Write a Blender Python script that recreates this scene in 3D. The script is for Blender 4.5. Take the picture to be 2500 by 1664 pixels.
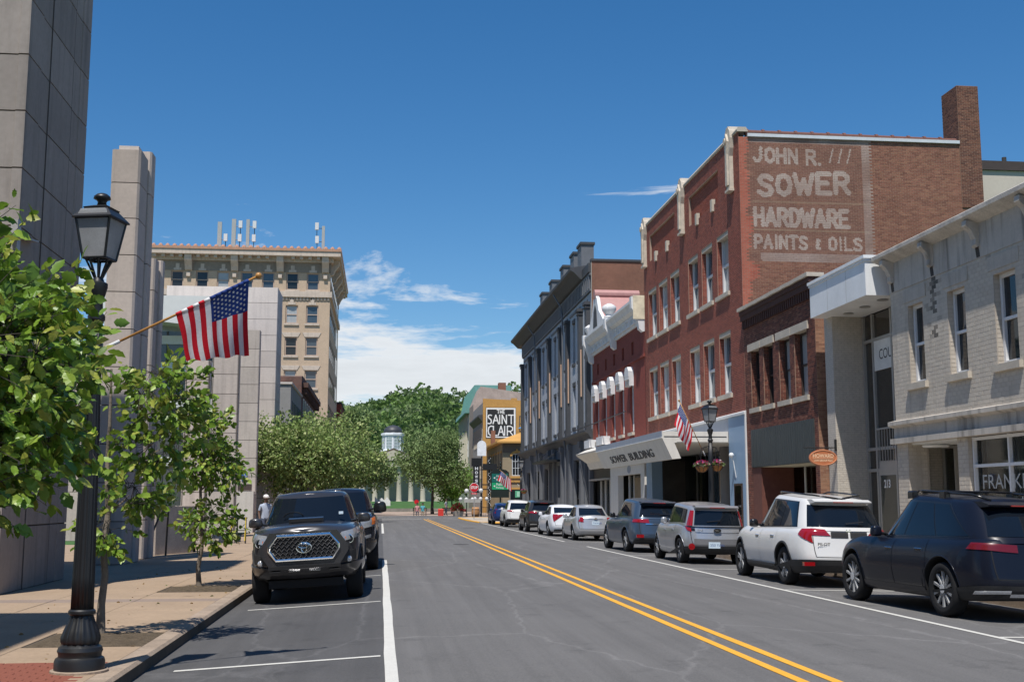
import bpy, bmesh, math, random
import numpy as np
from mathutils import Vector, Matrix
R = math.radians
random.seed(7); RNG = np.random.default_rng(7)
sc = bpy.context.scene
for o in list(bpy.data.objects): bpy.data.objects.remove(o)
COL = sc.collection

# ---------------------------------------------------------------- camera
cam_d = bpy.data.cameras.new('camera'); cam = bpy.data.objects.new('camera', cam_d); COL.objects.link(cam)
cam.location = (0, 0, 1.63); cam.rotation_euler = (R(97.816), 0, R(-6.367))
cam_d.sensor_fit = 'HORIZONTAL'; cam_d.sensor_width = 36; cam_d.lens = 40.91
cam_d.clip_start = .1; cam_d.clip_end = 6000
sc.camera = cam
# ---------------------------------------------------------------- sky and sun
SUN = Vector((-.17, -.44, 1)).normalized()
W = bpy.data.worlds.new('World'); sc.world = W; W.use_nodes = True
nt = W.node_tree; nt.nodes.clear()
def N(t, typ, **kw):
    n = t.nodes.new(typ)
    for k, v in kw.items():
        if k[0] == 'i' and k[1:].isdigit(): n.inputs[int(k[1:])].default_value = v
        else: setattr(n, k, v)
    return n
sky = N(nt, 'ShaderNodeTexSky', sky_type='NISHITA', sun_disc=False)
sky.sun_elevation = math.asin(SUN.z); sky.sun_rotation = math.atan2(SUN.x, SUN.y)
sky.altitude = 0; sky.air_density = 1.0; sky.dust_density = .15; sky.ozone_density = 4.0
tc = N(nt, 'ShaderNodeTexCoord'); sep = N(nt, 'ShaderNodeSeparateXYZ'); nt.links.new(tc.outputs['Generated'], sep.inputs[0])
def mth(t, op, a, b=None, c=None):
    n = N(t, 'ShaderNodeMath', operation=op)
    for i, x in enumerate((a, b, c)):
        if x is None: continue
        if isinstance(x, (int, float)): n.inputs[i].default_value = x
        else: t.links.new(x, n.inputs[i])
    return n.outputs[0]
# clouds: a low bank all round the horizon that thins out with height, the plan of the cloud layer taken from the view direction
zz = mth(nt, 'ADD', sep.outputs[2], .30)
cx = mth(nt, 'DIVIDE', sep.outputs[0], zz); cy = mth(nt, 'DIVIDE', sep.outputs[1], zz)
cmb = N(nt, 'ShaderNodeCombineXYZ'); nt.links.new(cx, cmb.inputs[0]); nt.links.new(cy, cmb.inputs[1])
nt.links.new(mth(nt, 'MULTIPLY', sep.outputs[2], 7.0), cmb.inputs[2])
CLOUD_OFF = (20.1, 7.7, 3.3)
mp = N(nt, 'ShaderNodeMapping'); mp.inputs['Location'].default_value = CLOUD_OFF; mp.inputs['Scale'].default_value = (1.7, 1.7, 1.7)
nt.links.new(cmb.outputs[0], mp.inputs['Vector'])
nz = N(nt, 'ShaderNodeTexNoise'); nz.inputs['Scale'].default_value = 1.0; nz.inputs['Detail'].default_value = 12; nz.inputs['Roughness'].default_value = .63
nz.inputs['Distortion'].default_value = .45
nt.links.new(mp.outputs[0], nz.inputs['Vector'])
thr = mth(nt, 'MULTIPLY_ADD', sep.outputs[2], 1.14, .336)
dens = mth(nt, 'SUBTRACT', nz.outputs[0], thr)
fac = N(nt, 'ShaderNodeMapRange', clamp=True); fac.inputs[1].default_value = -.005; fac.inputs[2].default_value = .085
nt.links.new(dens, fac.inputs[0])
shade = N(nt, 'ShaderNodeMapRange', clamp=True); shade.inputs[1].default_value = .02; shade.inputs[2].default_value = .26
shade.inputs[3].default_value = 1.0; shade.inputs[4].default_value = .80
nt.links.new(dens, shade.inputs[0])
ccol = N(nt, 'ShaderNodeMix', data_type='RGBA', blend_type='MULTIPLY'); ccol.inputs[0].default_value = 1
ccol.inputs[6].default_value = (7.6, 7.85, 8.1, 1); nt.links.new(shade.outputs[0], ccol.inputs[7])
skc = N(nt, 'ShaderNodeHueSaturation'); skc.inputs['Saturation'].default_value = 1.3; nt.links.new(sky.outputs[0], skc.inputs['Color'])
mix = N(nt, 'ShaderNodeMix', data_type='RGBA')
nt.links.new(mth(nt, 'MULTIPLY', fac.outputs[0], .93), mix.inputs[0]); nt.links.new(skc.outputs[0], mix.inputs[6]); nt.links.new(ccol.outputs[2], mix.inputs[7])
bg = N(nt, 'ShaderNodeBackground'); bg.inputs[1].default_value = .103; nt.links.new(mix.outputs[2], bg.inputs[0])
out = N(nt, 'ShaderNodeOutputWorld'); nt.links.new(bg.outputs[0], out.inputs[0])
sd = bpy.data.lights.new('sun', 'SUN'); sd.energy = 5.0; sd.angle = R(.53); sd.color = (1, .955, .89)
so = bpy.data.objects.new('sun', sd); COL.objects.link(so); so.rotation_euler = (-SUN).to_track_quat('-Z', 'Y').to_euler(); so.location = (-20, -40, 80)
sc.view_settings.view_transform = 'Standard'; sc.view_settings.look = 'None'; sc.view_settings.gamma = 1
sc.view_settings.exposure = .16

# ---------------------------------------------------------------- materials
MATS = {}
def M(name, col, rough=.7, metal=0., var=.14, scale=2.5, bump=0., bscale=30, spec=.4, coat=0., fine=.08, streak=0., tint=False, trans=0.):
    if name in MATS: return MATS[name]
    m = bpy.data.materials.new(name); m.use_nodes = True; t = m.node_tree; p = t.nodes['Principled BSDF']
    p.inputs['Roughness'].default_value = rough; p.inputs['Metallic'].default_value = metal
    p.inputs['Specular IOR Level'].default_value = spec
    if coat: p.inputs['Coat Weight'].default_value = coat; p.inputs['Coat Roughness'].default_value = .04
    tcn = N(t, 'ShaderNodeTexCoord')
    n1 = N(t, 'ShaderNodeTexNoise'); n1.inputs['Scale'].default_value = scale; n1.inputs['Detail'].default_value = 6; n1.inputs['Roughness'].default_value = .62
    n2 = N(t, 'ShaderNodeTexNoise'); n2.inputs['Scale'].default_value = scale*14; n2.inputs['Detail'].default_value = 3
    t.links.new(tcn.outputs['Object'], n1.inputs['Vector']); t.links.new(tcn.outputs['Object'], n2.inputs['Vector'])
    a = mth(t, 'MULTIPLY_ADD', n1.outputs[0], 4*var, 1-2*var)
    b = mth(t, 'MULTIPLY_ADD', n2.outputs[0], 4*fine, 1-2*fine)
    f = mth(t, 'MULTIPLY', a, b)
    if streak:                                   # dirt that has run down the face
        mpn = N(t, 'ShaderNodeMapping'); mpn.inputs['Scale'].default_value = (3.2, 3.2, .22); t.links.new(tcn.outputs['Object'], mpn.inputs['Vector'])
        n3 = N(t, 'ShaderNodeTexNoise'); n3.inputs['Scale'].default_value = 1.3; n3.inputs['Detail'].default_value = 5; t.links.new(mpn.outputs[0], n3.inputs['Vector'])
        mr = N(t, 'ShaderNodeMapRange', clamp=True); mr.inputs[1].default_value = .5; mr.inputs[2].default_value = .75; mr.inputs[3].default_value = 1; mr.inputs[4].default_value = 1-streak
        t.links.new(n3.outputs[0], mr.inputs[0]); f = mth(t, 'MULTIPLY', f, mr.outputs[0])
    mx = N(t, 'ShaderNodeMix', data_type='RGBA', blend_type='MULTIPLY'); mx.inputs[0].default_value = 1
    mx.inputs[6].default_value = (*col, 1)
    if tint:
        at = N(t, 'ShaderNodeAttribute', attribute_name='tint'); t.links.new(at.outputs['Color'], mx.inputs[6])
    t.links.new(f, mx.inputs[7]); t.links.new(mx.outputs[2], p.inputs['Base Color'])
    if bump:
        nb = N(t, 'ShaderNodeTexNoise'); nb.inputs['Scale'].default_value = bscale; nb.inputs['Detail'].default_value = 5; t.links.new(tcn.outputs['Object'], nb.inputs['Vector'])
        bn = N(t, 'ShaderNodeBump'); bn.inputs['Strength'].default_value = bump; bn.inputs['Distance'].default_value = .02
        t.links.new(nb.outputs[0], bn.inputs['Height']); t.links.new(bn.outputs[0], p.inputs['Normal'])
    if trans:
        tr = N(t, 'ShaderNodeBsdfTranslucent'); t.links.new(mx.outputs[2], tr.inputs[0])
        ms = N(t, 'ShaderNodeMixShader'); ms.inputs[0].default_value = trans
        t.links.new(p.outputs[0], ms.inputs[1]); t.links.new(tr.outputs[0], ms.inputs[2]); t.links.new(ms.outputs[0], t.nodes['Material Output'].inputs[0])
    MATS[name] = m; return m
def BR(name, c1, c2, mortar, bw=.205, bh=.0667, rough=.85, var=.16, squash=1.0):
    """brick wall too far away to show its bricks one by one"""
    if name in MATS: return MATS[name]
    m = M(name, (1, 1, 1), rough, var=var, scale=.7, fine=.1, spec=.25); t = m.node_tree
    tcn = [n for n in t.nodes if n.type == 'TEX_COORD'][0]; mx = [n for n in t.nodes if n.type == 'MIX'][0]; p = t.nodes['Principled BSDF']
    s = N(t, 'ShaderNodeSeparateXYZ'); t.links.new(tcn.outputs['Object'], s.inputs[0])
    c = N(t, 'ShaderNodeCombineXYZ'); t.links.new(mth(t, 'ADD', s.outputs[0], s.outputs[1]), c.inputs[0]); t.links.new(s.outputs[2], c.inputs[1])
    b = N(t, 'ShaderNodeTexBrick'); b.inputs['Scale'].default_value = 1; b.inputs['Brick Width'].default_value = bw; b.inputs['Row Height'].default_value = bh
    b.inputs['Mortar Size'].default_value = .009; b.inputs['Mortar Smooth'].default_value = .3; b.inputs['Bias'].default_value = -.1
    b.inputs['Color1'].default_value = (*c1, 1); b.inputs['Color2'].default_value = (*c2, 1); b.inputs['Mortar'].default_value = (*mortar, 1)
    t.links.new(c.outputs[0], b.inputs['Vector']); t.links.new(b.outputs['Color'], mx.inputs[6])
    bn = N(t, 'ShaderNodeBump'); bn.inputs['Strength'].default_value = .5; bn.inputs['Distance'].default_value = .01; bn.invert = True
    t.links.new(b.outputs['Fac'], bn.inputs['Height']); t.links.new(bn.outputs[0], p.inputs['Normal'])
    return m
def GL(name, col=(.012, .016, .02), rough=.04, spec=.8):
    return M(name, col, rough, var=.05, fine=.0, spec=spec)

# ---------------------------------------------------------------- objects
def link(o, parent=None):
    COL.objects.link(o)
    if parent is not None: o.parent = parent
    return o
def tag(o, label=None, cat=None, group=None, kind=None):
    if label: o['label'] = label
    if cat: o['category'] = cat
    if group: o['group'] = group
    if kind: o['kind'] = kind
    return o
def thing(name, label, cat, loc=(0, 0, 0), rz=0., group=None, rot=None):
    o = bpy.data.objects.new(name, None); o.empty_display_size = .3; o.location = loc; o.rotation_euler = rot or (0, 0, rz)
    link(o); return tag(o, label, cat, group)
def origin(o):
    v = Vector((0, 0, 0))
    while o is not None: v += Vector(o.location); o = o.parent
    return v
def copy_tree(o, parent=None, loc=None):
    c = o.copy(); COL.objects.link(c); c.parent = parent
    if loc is not None: c.location = loc
    for ch in list(o.children): copy_tree(ch, c)
    return c
def mesh(name, verts, faces, mats, parent=None, local=False, smooth=False, mi=None, sharp=None, tint=None):
    me = bpy.data.meshes.new(name)
    if parent is not None and not local:
        og = origin(parent); verts = [(v[0]-og.x, v[1]-og.y, v[2]-og.z) for v in verts]
    me.from_pydata(verts, [], faces)
    if not isinstance(mats, (list, tuple)): mats = [mats]
    for m in mats: me.materials.append(m)
    if mi is not None: me.polygons.foreach_set('material_index', mi)
    if smooth: me.polygons.foreach_set('use_smooth', [True]*len(me.polygons))
    if smooth and sharp: me.set_sharp_from_angle(angle=R(sharp))
    if tint is not None:
        a = me.attributes.new('tint', 'FLOAT_COLOR', 'FACE'); a.data.foreach_set('color', np.asarray(tint, 'f').ravel())
    me.update()
    return link(bpy.data.objects.new(name, me), parent)
class MB:
    """collects boxes, prisms, tubes and lathes for one mesh"""
    def __init__(s): s.v = []; s.f = []; s.m = []; s.k = 0
    def add(s, vs, fs):
        b = len(s.v); s.v += [tuple(v) for v in vs]; s.f += [tuple(b+i for i in f) for f in fs]; s.m += [s.k]*len(fs); return s
    def box(s, x0, x1, y0, y1, z0, z1):
        return s.add([(x0, y0, z0), (x1, y0, z0), (x1, y1, z0), (x0, y1, z0), (x0, y0, z1), (x1, y0, z1), (x1, y1, z1), (x0, y1, z1)],
                     [(0, 3, 2, 1), (4, 5, 6, 7), (0, 1, 5, 4), (1, 2, 6, 5), (2, 3, 7, 6), (3, 0, 4, 7)])
    def cham(s, x0, x1, y0, y1, z0, z1, c):
        """box with its vertical edges and top edges chamfered"""
        def ring(i, z): return [(x0+c, y0+i, z), (x1-c, y0+i, z), (x1-i, y0+c, z), (x1-i, y1-c, z), (x1-c, y1-i, z), (x0+c, y1-i, z), (x0+i, y1-c, z), (x0+i, y0+c, z)]
        a = ring(0, z0); b = ring(0, z1-c); t = [(x0+c, y0+c, z1), (x1-c, y0+c, z1), (x1-c, y0+c, z1), (x1-c, y1-c, z1), (x1-c, y1-c, z1), (x0+c, y1-c, z1), (x0+c, y1-c, z1), (x0+c, y0+c, z1)]
        t = [(x0+c, y0+c*.9, z1), (x1-c, y0+c*.9, z1), (x1-c*.9, y0+c, z1), (x1-c*.9, y1-c, z1), (x1-c, y1-c*.9, z1), (x0+c, y1-c*.9, z1), (x0+c*.9, y1-c, z1), (x0+c*.9, y0+c, z1)]
        fs = [tuple(range(7, -1, -1))]
        for k in (0, 8): fs += [(k+i, k+(i+1) % 8, k+8+(i+1) % 8, k+8+i) for i in range(8)]
        fs.append(tuple(range(16, 24))); return s.add(a+b+t, fs)
    def prism(s, poly, axis, a, b):
        """polygon in the two other axes, pushed from a to b along axis"""
        def p(q, t): return (t, q[0], q[1]) if axis == 0 else (q[0], t, q[1]) if axis == 1 else (q[0], q[1], t)
        n = len(poly); vs = [p(q, a) for q in poly]+[p(q, b) for q in poly]
        return s.add(vs, [tuple(range(n-1, -1, -1)), tuple(range(n, 2*n))]+[(i, (i+1) % n, n+(i+1) % n, n+i) for i in range(n)])
    def quad(s, a, b, c, d): return s.add([a, b, c, d], [(0, 1, 2, 3)])
    def lathe(s, prof, c=(0, 0, 0), n=24, flute=None, axis=2, cap=True):
        vs = []; fs = []
        for r, z in prof:
            for i in range(n):
                t = 2*math.pi*i/n; rr = r
                if flute and flute[0] <= z <= flute[1]: rr = r*(1-flute[3]*abs(math.cos(flute[2]*t/2)))
                q = (rr*math.cos(t), rr*math.sin(t), z)
                if axis == 0: q = (q[2], q[0], q[1])
                if axis == 1: q = (q[0], q[2], q[1])
                vs.append((q[0]+c[0], q[1]+c[1], q[2]+c[2]))
        for k in range(len(prof)-1):
            for i in range(n):
                q = (k*n+i, k*n+(i+1) % n, (k+1)*n+(i+1) % n, (k+1)*n+i); fs.append(q if axis != 1 else q[::-1])
        if cap:
            q = tuple(range(n-1, -1, -1)); fs.append(q if axis != 1 else q[::-1]); q = tuple(range((len(prof)-1)*n, len(prof)*n)); fs.append(q if axis != 1 else q[::-1])
        return s.add(vs, fs)
    def tube(s, pts, r, n=8, cap=True):
        P = [Vector(p) for p in pts]; rs = r if isinstance(r, (list, tuple)) else [r]*len(P); vs = []; fs = []; u = None
        for i, p in enumerate(P):
            d = (P[min(i+1, len(P)-1)]-P[max(i-1, 0)]).normalized()
            if u is None: u = d.orthogonal().normalized()
            u = (u-d*u.dot(d)).normalized(); w = d.cross(u)
            vs += [p+(u*math.cos(2*math.pi*k/n)+w*math.sin(2*math.pi*k/n))*rs[i] for k in range(n)]
        for i in range(len(P)-1):
            fs += [(i*n+k, i*n+(k+1) % n, (i+1)*n+(k+1) % n, (i+1)*n+k) for k in range(n)]
        if cap: fs += [tuple(range(n-1, -1, -1)), tuple(range((len(P)-1)*n, len(P)*n))]
        return s.add(vs, fs)
    def ball(s, c, r, n=12, m=8, sq=(1, 1, 1)):
        vs = []; fs = []
        for j in range(m+1):
            a = math.pi*j/m
            for i in range(n):
                b = 2*math.pi*i/n; vs.append((c[0]+r*sq[0]*math.sin(a)*math.cos(b), c[1]+r*sq[1]*math.sin(a)*math.sin(b), c[2]-r*sq[2]*math.cos(a)))
        for j in range(m): fs += [(j*n+i, j*n+(i+1) % n, (j+1)*n+(i+1) % n, (j+1)*n+i) for i in range(n)]
        return s.add(vs, fs)
    def build(s, name, mats, parent=None, local=False, smooth=False, sharp=None):
        return mesh(name, s.v, s.f, mats, parent, local, smooth, s.m if isinstance(mats, (list, tuple)) else None, sharp)
def B(name, mat, parent, *box, **kw): return MB().box(*box).build(name, mat, parent, **kw)
# local frame of a flat front: 'x' looks down -X (reads from +Y to -Y), 'y' looks down -Y (reads along +X)
def FR(kind, at):
    if kind == 'x': return Matrix(((0, 0, -1, at[0]), (-1, 0, 0, at[1]), (0, 1, 0, at[2]), (0, 0, 0, 1)))
    return Matrix(((1, 0, 0, at[0]), (0, 0, -1, at[1]), (0, 1, 0, at[2]), (0, 0, 0, 1)))
def text_mesh(s, size=1., bold=0., sx=1., depth=.0, spacing=1., align='LEFT'):
    cu = bpy.data.curves.new('lettering', 'FONT'); cu.body = s; cu.size = size; cu.offset = bold; cu.extrude = depth; cu.space_character = spacing; cu.align_x = align; cu.resolution_u = 3
    o = bpy.data.objects.new('lettering', cu); COL.objects.link(o)
    dg = bpy.context.evaluated_depsgraph_get(); me = bpy.data.meshes.new_from_object(o.evaluated_get(dg))
    bpy.data.objects.remove(o); bpy.data.curves.remove(cu)
    if sx != 1: me.transform(Matrix.Diagonal((sx, 1, 1, 1)))
    return me
def lettering(s, mat, parent, frame, name='lettering', fit=None, **kw):
    """flat letters on a surface; fit = (width, height) stretches the word to that box"""
    me = text_mesh(s, **kw)
    if fit:
        xs = [v.co.x for v in me.vertices]; ys = [v.co.y for v in me.vertices]
        a = fit[0]/(max(xs)-min(xs)); b = fit[1]/(max(ys)-min(ys))
        me.transform(Matrix.Diagonal((a, b, 1, 1)) @ Matrix.Translation((-min(xs), -min(ys), 0)))
    og = origin(parent) if parent else Vector(); me.transform(Matrix.Translation(-og) @ frame)
    me.materials.clear(); me.materials.append(mat); me.name = name
    return link(bpy.data.objects.new(name, me), parent)
def wall_holes(mb, ax, at, a0, a1, z0, z1, holes, back=None):
    """front skin at plane ax=at with rectangular openings (a0,a1,z0,z1)"""
    A = sorted({a0, a1, *[h[0] for h in holes], *[h[1] for h in holes]}); Z = sorted({z0, z1, *[h[2] for h in holes], *[h[3] for h in holes]})
    A = [a for a in A if a0 <= a <= a1]; Z = [z for z in Z if z0 <= z <= z1]
    for i in range(len(A)-1):
        for j in range(len(Z)-1):
            ca, cz = (A[i]+A[i+1])/2, (Z[j]+Z[j+1])/2
            if any(h[0] < ca < h[1] and h[2] < cz < h[3] for h in holes): continue
            if ax == 0: mb.quad((at, A[i+1], Z[j]), (at, A[i], Z[j]), (at, A[i], Z[j+1]), (at, A[i+1], Z[j+1]))
            else: mb.quad((A[i], at, Z[j]), (A[i+1], at, Z[j]), (A[i+1], at, Z[j+1]), (A[i], at, Z[j+1]))
    return mb
def reveals(mb, ax, at, depth, holes):
    for a0, a1, z0, z1 in holes:
        e = at+depth
        def p(a, d, z): return (d, a, z) if ax == 0 else (a, d, z)
        for q in ([(a0, z0), (a0, z1)], [(a0, z1), (a1, z1)], [(a1, z1), (a1, z0)], [(a1, z0), (a0, z0)]):
            (u, v), (w, x) = q; mb.quad(p(u, at, v), p(w, at, x), p(w, e, x), p(u, e, v))
    return mb
def bricks(parent, ax, at, a0, a1, z0, z1, holes, mat, tintfn, proud=.0035, bw=.205, bh=.0667, j=.012, near=None, nparts=0, name='brick', sub=None, zoff=0):
    """real bricks on a wall plane: joints recessed, each brick its own box; `near` picks the ones that become single objects"""
    V = []; F = []; T = []; singles = []; og = origin(parent)
    nr = int(round((z1-z0)/bh)); b2 = (z1-z0)/nr
    for r in range(nr):
        zb = z0+r*b2; zt = zb+b2-j; zc = (zb+zt)/2; sp = [(a0, a1)]
        for h in holes:
            if h[2] < zc < h[3]:
                q = []
                for s, e in sp:
                    if h[1] <= s or h[0] >= e: q.append((s, e)); continue
                    if h[0] > s: q.append((s, h[0]))
                    if h[1] < e: q.append((h[1], e))
                sp = q
        for s, e in sp:
            k = math.floor((s-a0)/bw)-1; off = (bw/2 if (r+zoff) % 2 else 0)
            while True:
                u = a0+k*bw+off; k += 1
                if u >= e: break
                ua, ub = max(u, s)+j/2, min(u+bw, e)-j/2
                if ub-ua < .02: continue
                singles.append((ua, ub, zb, zt, ub-ua > bw-j-1e-4))
    keep = set()
    if nparts:
        idx = [i for i, q in enumerate(singles) if q[4]]; idx.sort(key=lambda i: near(singles[i])); keep = set(idx[:nparts])
    protos = []
    for i, (ua, ub, zb, zt, full) in enumerate(singles):
        d = proud*RNG.uniform(.55, 1.25)
        if i in keep:
            if len(protos) < 8:
                c0 = tintfn((ua+ub)/2, (zb+zt)/2)
                v, f = brick_box(ax, 0, 0, ub-ua, 0, zt-zb, d)
                o = mesh(name, v, f, mat, parent, local=True, tint=[c0]*5); protos.append(o); o.location = Vector((at, ua, zb) if ax == 0 else (ua, at, zb))-og
            else:
                o = bpy.data.objects.new(name, random.choice(protos).data); link(o, parent); o.location = Vector((at, ua, zb) if ax == 0 else (ua, at, zb))-og
            continue
        if sub and sub(ua, ub, zb, zt):
            bc = tintfn.base((ua+ub)/2, (zb+zt)/2)
            for (p, q) in [(k/6, (k+1)/6) for k in range(6)]:
                for (g, h) in ((0, .5), (.5, 1)):
                    x0, x1 = ua+(ub-ua)*p, ua+(ub-ua)*q; y0, y1 = zb+(zt-zb)*g, zb+(zt-zb)*h
                    b = len(V); V += brick_front(ax, at, x0, x1, y0, y1, d); F.append((b, b+1, b+2, b+3)); T.append(tintfn.over((x0+x1)/2, (y0+y1)/2, bc))
            v, f = brick_box(ax, at, ua, ub, zb, zt, d); b = len(V); V += v; F += [tuple(b+k for k in q) for q in f[1:]]; T += [(*bc, 1)]*4
        else:
            v, f = brick_box(ax, at, ua, ub, zb, zt, d); b = len(V); V += v; F += [tuple(b+k for k in q) for q in f]; T += [tintfn((ua+ub)/2, (zb+zt)/2)]*5
    if V:
        o = mesh('brickwork', V, F, mat, parent, tint=T); o['kind'] = 'stuff'
def brick_front(ax, at, a0, a1, z0, z1, d):
    if ax == 0: return [(at-d, a1, z0), (at-d, a0, z0), (at-d, a0, z1), (at-d, a1, z1)]
    return [(a0, at-d, z0), (a1, at-d, z0), (a1, at-d, z1), (a0, at-d, z1)]
def brick_box(ax, at, a0, a1, z0, z1, d):
    v = brick_front(ax, at, a0, a1, z0, z1, d)+brick_front(ax, at, a0, a1, z0, z1, -.004)
    return v, [(0, 1, 2, 3), (1, 0, 4, 5), (2, 1, 5, 6), (3, 2, 6, 7), (0, 3, 7, 4)]
# ================================================================ the setting
def st(o): o['kind'] = 'structure'; return o
def zr(x):                                   # cross fall of the street
    return float(np.interp(x, [-80, -8, -2.45, .1, 4, 7.4, 10.05, 14, 80], [-.02, -.05, -.15, 0, .03, 0, -.05, -.02, -.02]))
def asphalt(name, base, var, crack):
    m = M(name, base, .82, var=var, scale=.35, fine=.22, bump=.25, bscale=160, spec=.35); t = m.node_tree
    tcn = [n for n in t.nodes if n.type == 'TEX_COORD'][0]; mx = [n for n in t.nodes if n.type == 'MIX'][0]; old = mx.inputs[7].links[0].from_socket
    [n for n in t.nodes if n.type == 'TEX_NOISE'][1].inputs['Scale'].default_value = 55
    mpn = N(t, 'ShaderNodeMapping'); mpn.inputs['Scale'].default_value = (2.2, .05, 1); t.links.new(tcn.outputs['Object'], mpn.inputs['Vector'])
    ns = N(t, 'ShaderNodeTexNoise'); ns.inputs['Scale'].default_value = 1.2; ns.inputs['Detail'].default_value = 7; ns.inputs['Roughness'].default_value = .7; t.links.new(mpn.outputs[0], ns.inputs['Vector'])
    s1 = mth(t, 'MULTIPLY_ADD', ns.outputs[0], .8, .6)
    # hairline cracks and tar seams that wander along the lane
    mp2 = N(t, 'ShaderNodeMapping'); mp2.inputs['Scale'].default_value = (.42, .13, 1); t.links.new(tcn.outputs['Object'], mp2.inputs['Vector'])
    nd = N(t, 'ShaderNodeTexNoise'); nd.inputs['Scale'].default_value = 2.2; nd.inputs['Detail'].default_value = 6; t.links.new(tcn.outputs['Object'], nd.inputs['Vector'])
    vm = N(t, 'ShaderNodeMix', data_type='VECTOR'); vm.inputs[0].default_value = .10; t.links.new(mp2.outputs[0], vm.inputs[4]); t.links.new(nd.outputs['Color'], vm.inputs[5])
    vo = N(t, 'ShaderNodeTexVoronoi', feature='DISTANCE_TO_EDGE'); vo.inputs['Scale'].default_value = 1.0; t.links.new(vm.outputs[1], vo.inputs['Vector'])
    mr = N(t, 'ShaderNodeMapRange', clamp=True); mr.inputs[1].default_value = .0; mr.inputs[2].default_value = .012; mr.inputs[3].default_value = crack; mr.inputs[4].default_value = 1
    t.links.new(vo.outputs['Distance'], mr.inputs[0])
    # dark drips and pale scuffs
    vs = N(t, 'ShaderNodeTexNoise'); vs.inputs['Scale'].default_value = 1.1; vs.inputs['Detail'].default_value = 8; vs.inputs['Roughness'].default_value = .75; t.links.new(tcn.outputs['Object'], vs.inputs['Vector'])
    m2 = N(t, 'ShaderNodeMapRange', clamp=True); m2.inputs[1].default_value = .56; m2.inputs[2].default_value = .74; m2.inputs[3].default_value = 1; m2.inputs[4].default_value = .64
    t.links.new(vs.outputs[0], m2.inputs[0])
    f = mth(t, 'MULTIPLY', mth(t, 'MULTIPLY', mth(t, 'MULTIPLY', old, s1), mr.outputs[0]), m2.outputs[0]); t.links.new(f, mx.inputs[7])
    return m
m_lane = asphalt('worn asphalt', (.122, .118, .115), .09, 1.3)
m_park = asphalt('dark asphalt', (.076, .074, .074), .14, 1.3)
m_grass = M('grass', (.045, .11, .02), .9, var=.3, scale=.8, fine=.25)
m_conc = M('sidewalk concrete', (.315, .232, .16), .88, var=.13, scale=1.1, fine=.1, bump=.15, bscale=120, spec=.25)
m_conc2 = M('dark sidewalk band', (.24, .185, .15), .88, var=.13, scale=1.1, fine=.1, bump=.15, bscale=120, spec=.25)
m_kerb = M('kerb concrete', (.30, .235, .18), .9, var=.25, scale=2.5, fine=.15, bump=.3, bscale=60, spec=.2)
m_joint = M('joint dirt', (.11, .09, .07), .95, var=.2, spec=.1)
m_white = M('road paint white', (.56, .545, .50), .6, var=.06, scale=5, fine=.12, bump=.2, bscale=90)
m_yel = M('road paint yellow', (.72, .36, .035), .6, var=.09, scale=5, fine=.14, bump=.2, bscale=90)
def spots(m, scale, size, dark):
    """gum, drips and stains: small dark dots with soft edges"""
    t = m.node_tree; tcn = [n for n in t.nodes if n.type == 'TEX_COORD'][0]; mx = [n for n in t.nodes if n.type == 'MIX' and n.data_type == 'RGBA'][0]; old = mx.inputs[7].links[0].from_socket
    for sc_, sz in ((scale, size), (scale*.23, size*1.1)):
        v = N(t, 'ShaderNodeTexVoronoi'); v.inputs['Scale'].default_value = sc_; t.links.new(tcn.outputs['Object'], v.inputs['Vector'])
        nn = N(t, 'ShaderNodeTexNoise'); nn.inputs['Scale'].default_value = sc_*3; t.links.new(tcn.outputs['Object'], nn.inputs['Vector'])
        r = N(t, 'ShaderNodeMapRange', clamp=True); r.inputs[1].default_value = sz*.5; r.inputs[2].default_value = sz; r.inputs[3].default_value = dark; r.inputs[4].default_value = 1; t.links.new(mth(t, 'MULTIPLY_ADD', nn.outputs[0], .12, v.outputs['Distance']), r.inputs[0]); old = mth(t, 'MULTIPLY', old, r.outputs[0])
    t.links.new(old, mx.inputs[7])
spots(m_conc, 2.6, .13, .62); spots(m_lane, 1.5, .12, .7); spots(m_park, 1.2, .14, .6)
def sheet(name, xs, ys, zf, mat, dz=0.):
    V = [(x, y, zf(x)+dz) for y in ys for x in xs]; n = len(xs)
    F = [(j*n+i, j*n+i+1, (j+1)*n+i+1, (j+1)*n+i) for j in range(len(ys)-1) for i in range(n-1)]
    return mesh(name, V, F, mat)
st(MB().quad((-3000, -500, -.45), (3000, -500, -.45), (3000, 5000, -.45), (-3000, 5000, -.45)).build('ground', m_grass))
ys = list(np.arange(-14, 112.1, 6))+[112]
st(sheet('road', [.1, 2, 4, 5.7, 7.4, 8.7, 10.05], ys, zr, m_lane))
st(sheet('parking_lane', [-2.47, -1.2, .1], ys, zr, m_park))
st(sheet('cross_street', [-80, -8, -2.45, .1, 4, 7.4, 10.05, 14, 80], [112, 121, 129], zr, m_lane))
m_plaza = M('plaza paving', (.34, .26, .21), .85, var=.15, scale=.6, fine=.12)
st(MB().box(-80, 80, 129, 172, -.4, .06).build('plaza', m_plaza))
lawn = MB()
ly = np.linspace(172, 330, 24); lx = np.linspace(-60, 60, 9)
lawn.add([(x, y, .04+1.5*min(1, (y-172)/60)) for y in ly for x in lx], [(j*9+i, j*9+i+1, (j+1)*9+i+1, (j+1)*9+i) for j in range(23) for i in range(8)])
st(lawn.build('lawn', m_grass))
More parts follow.
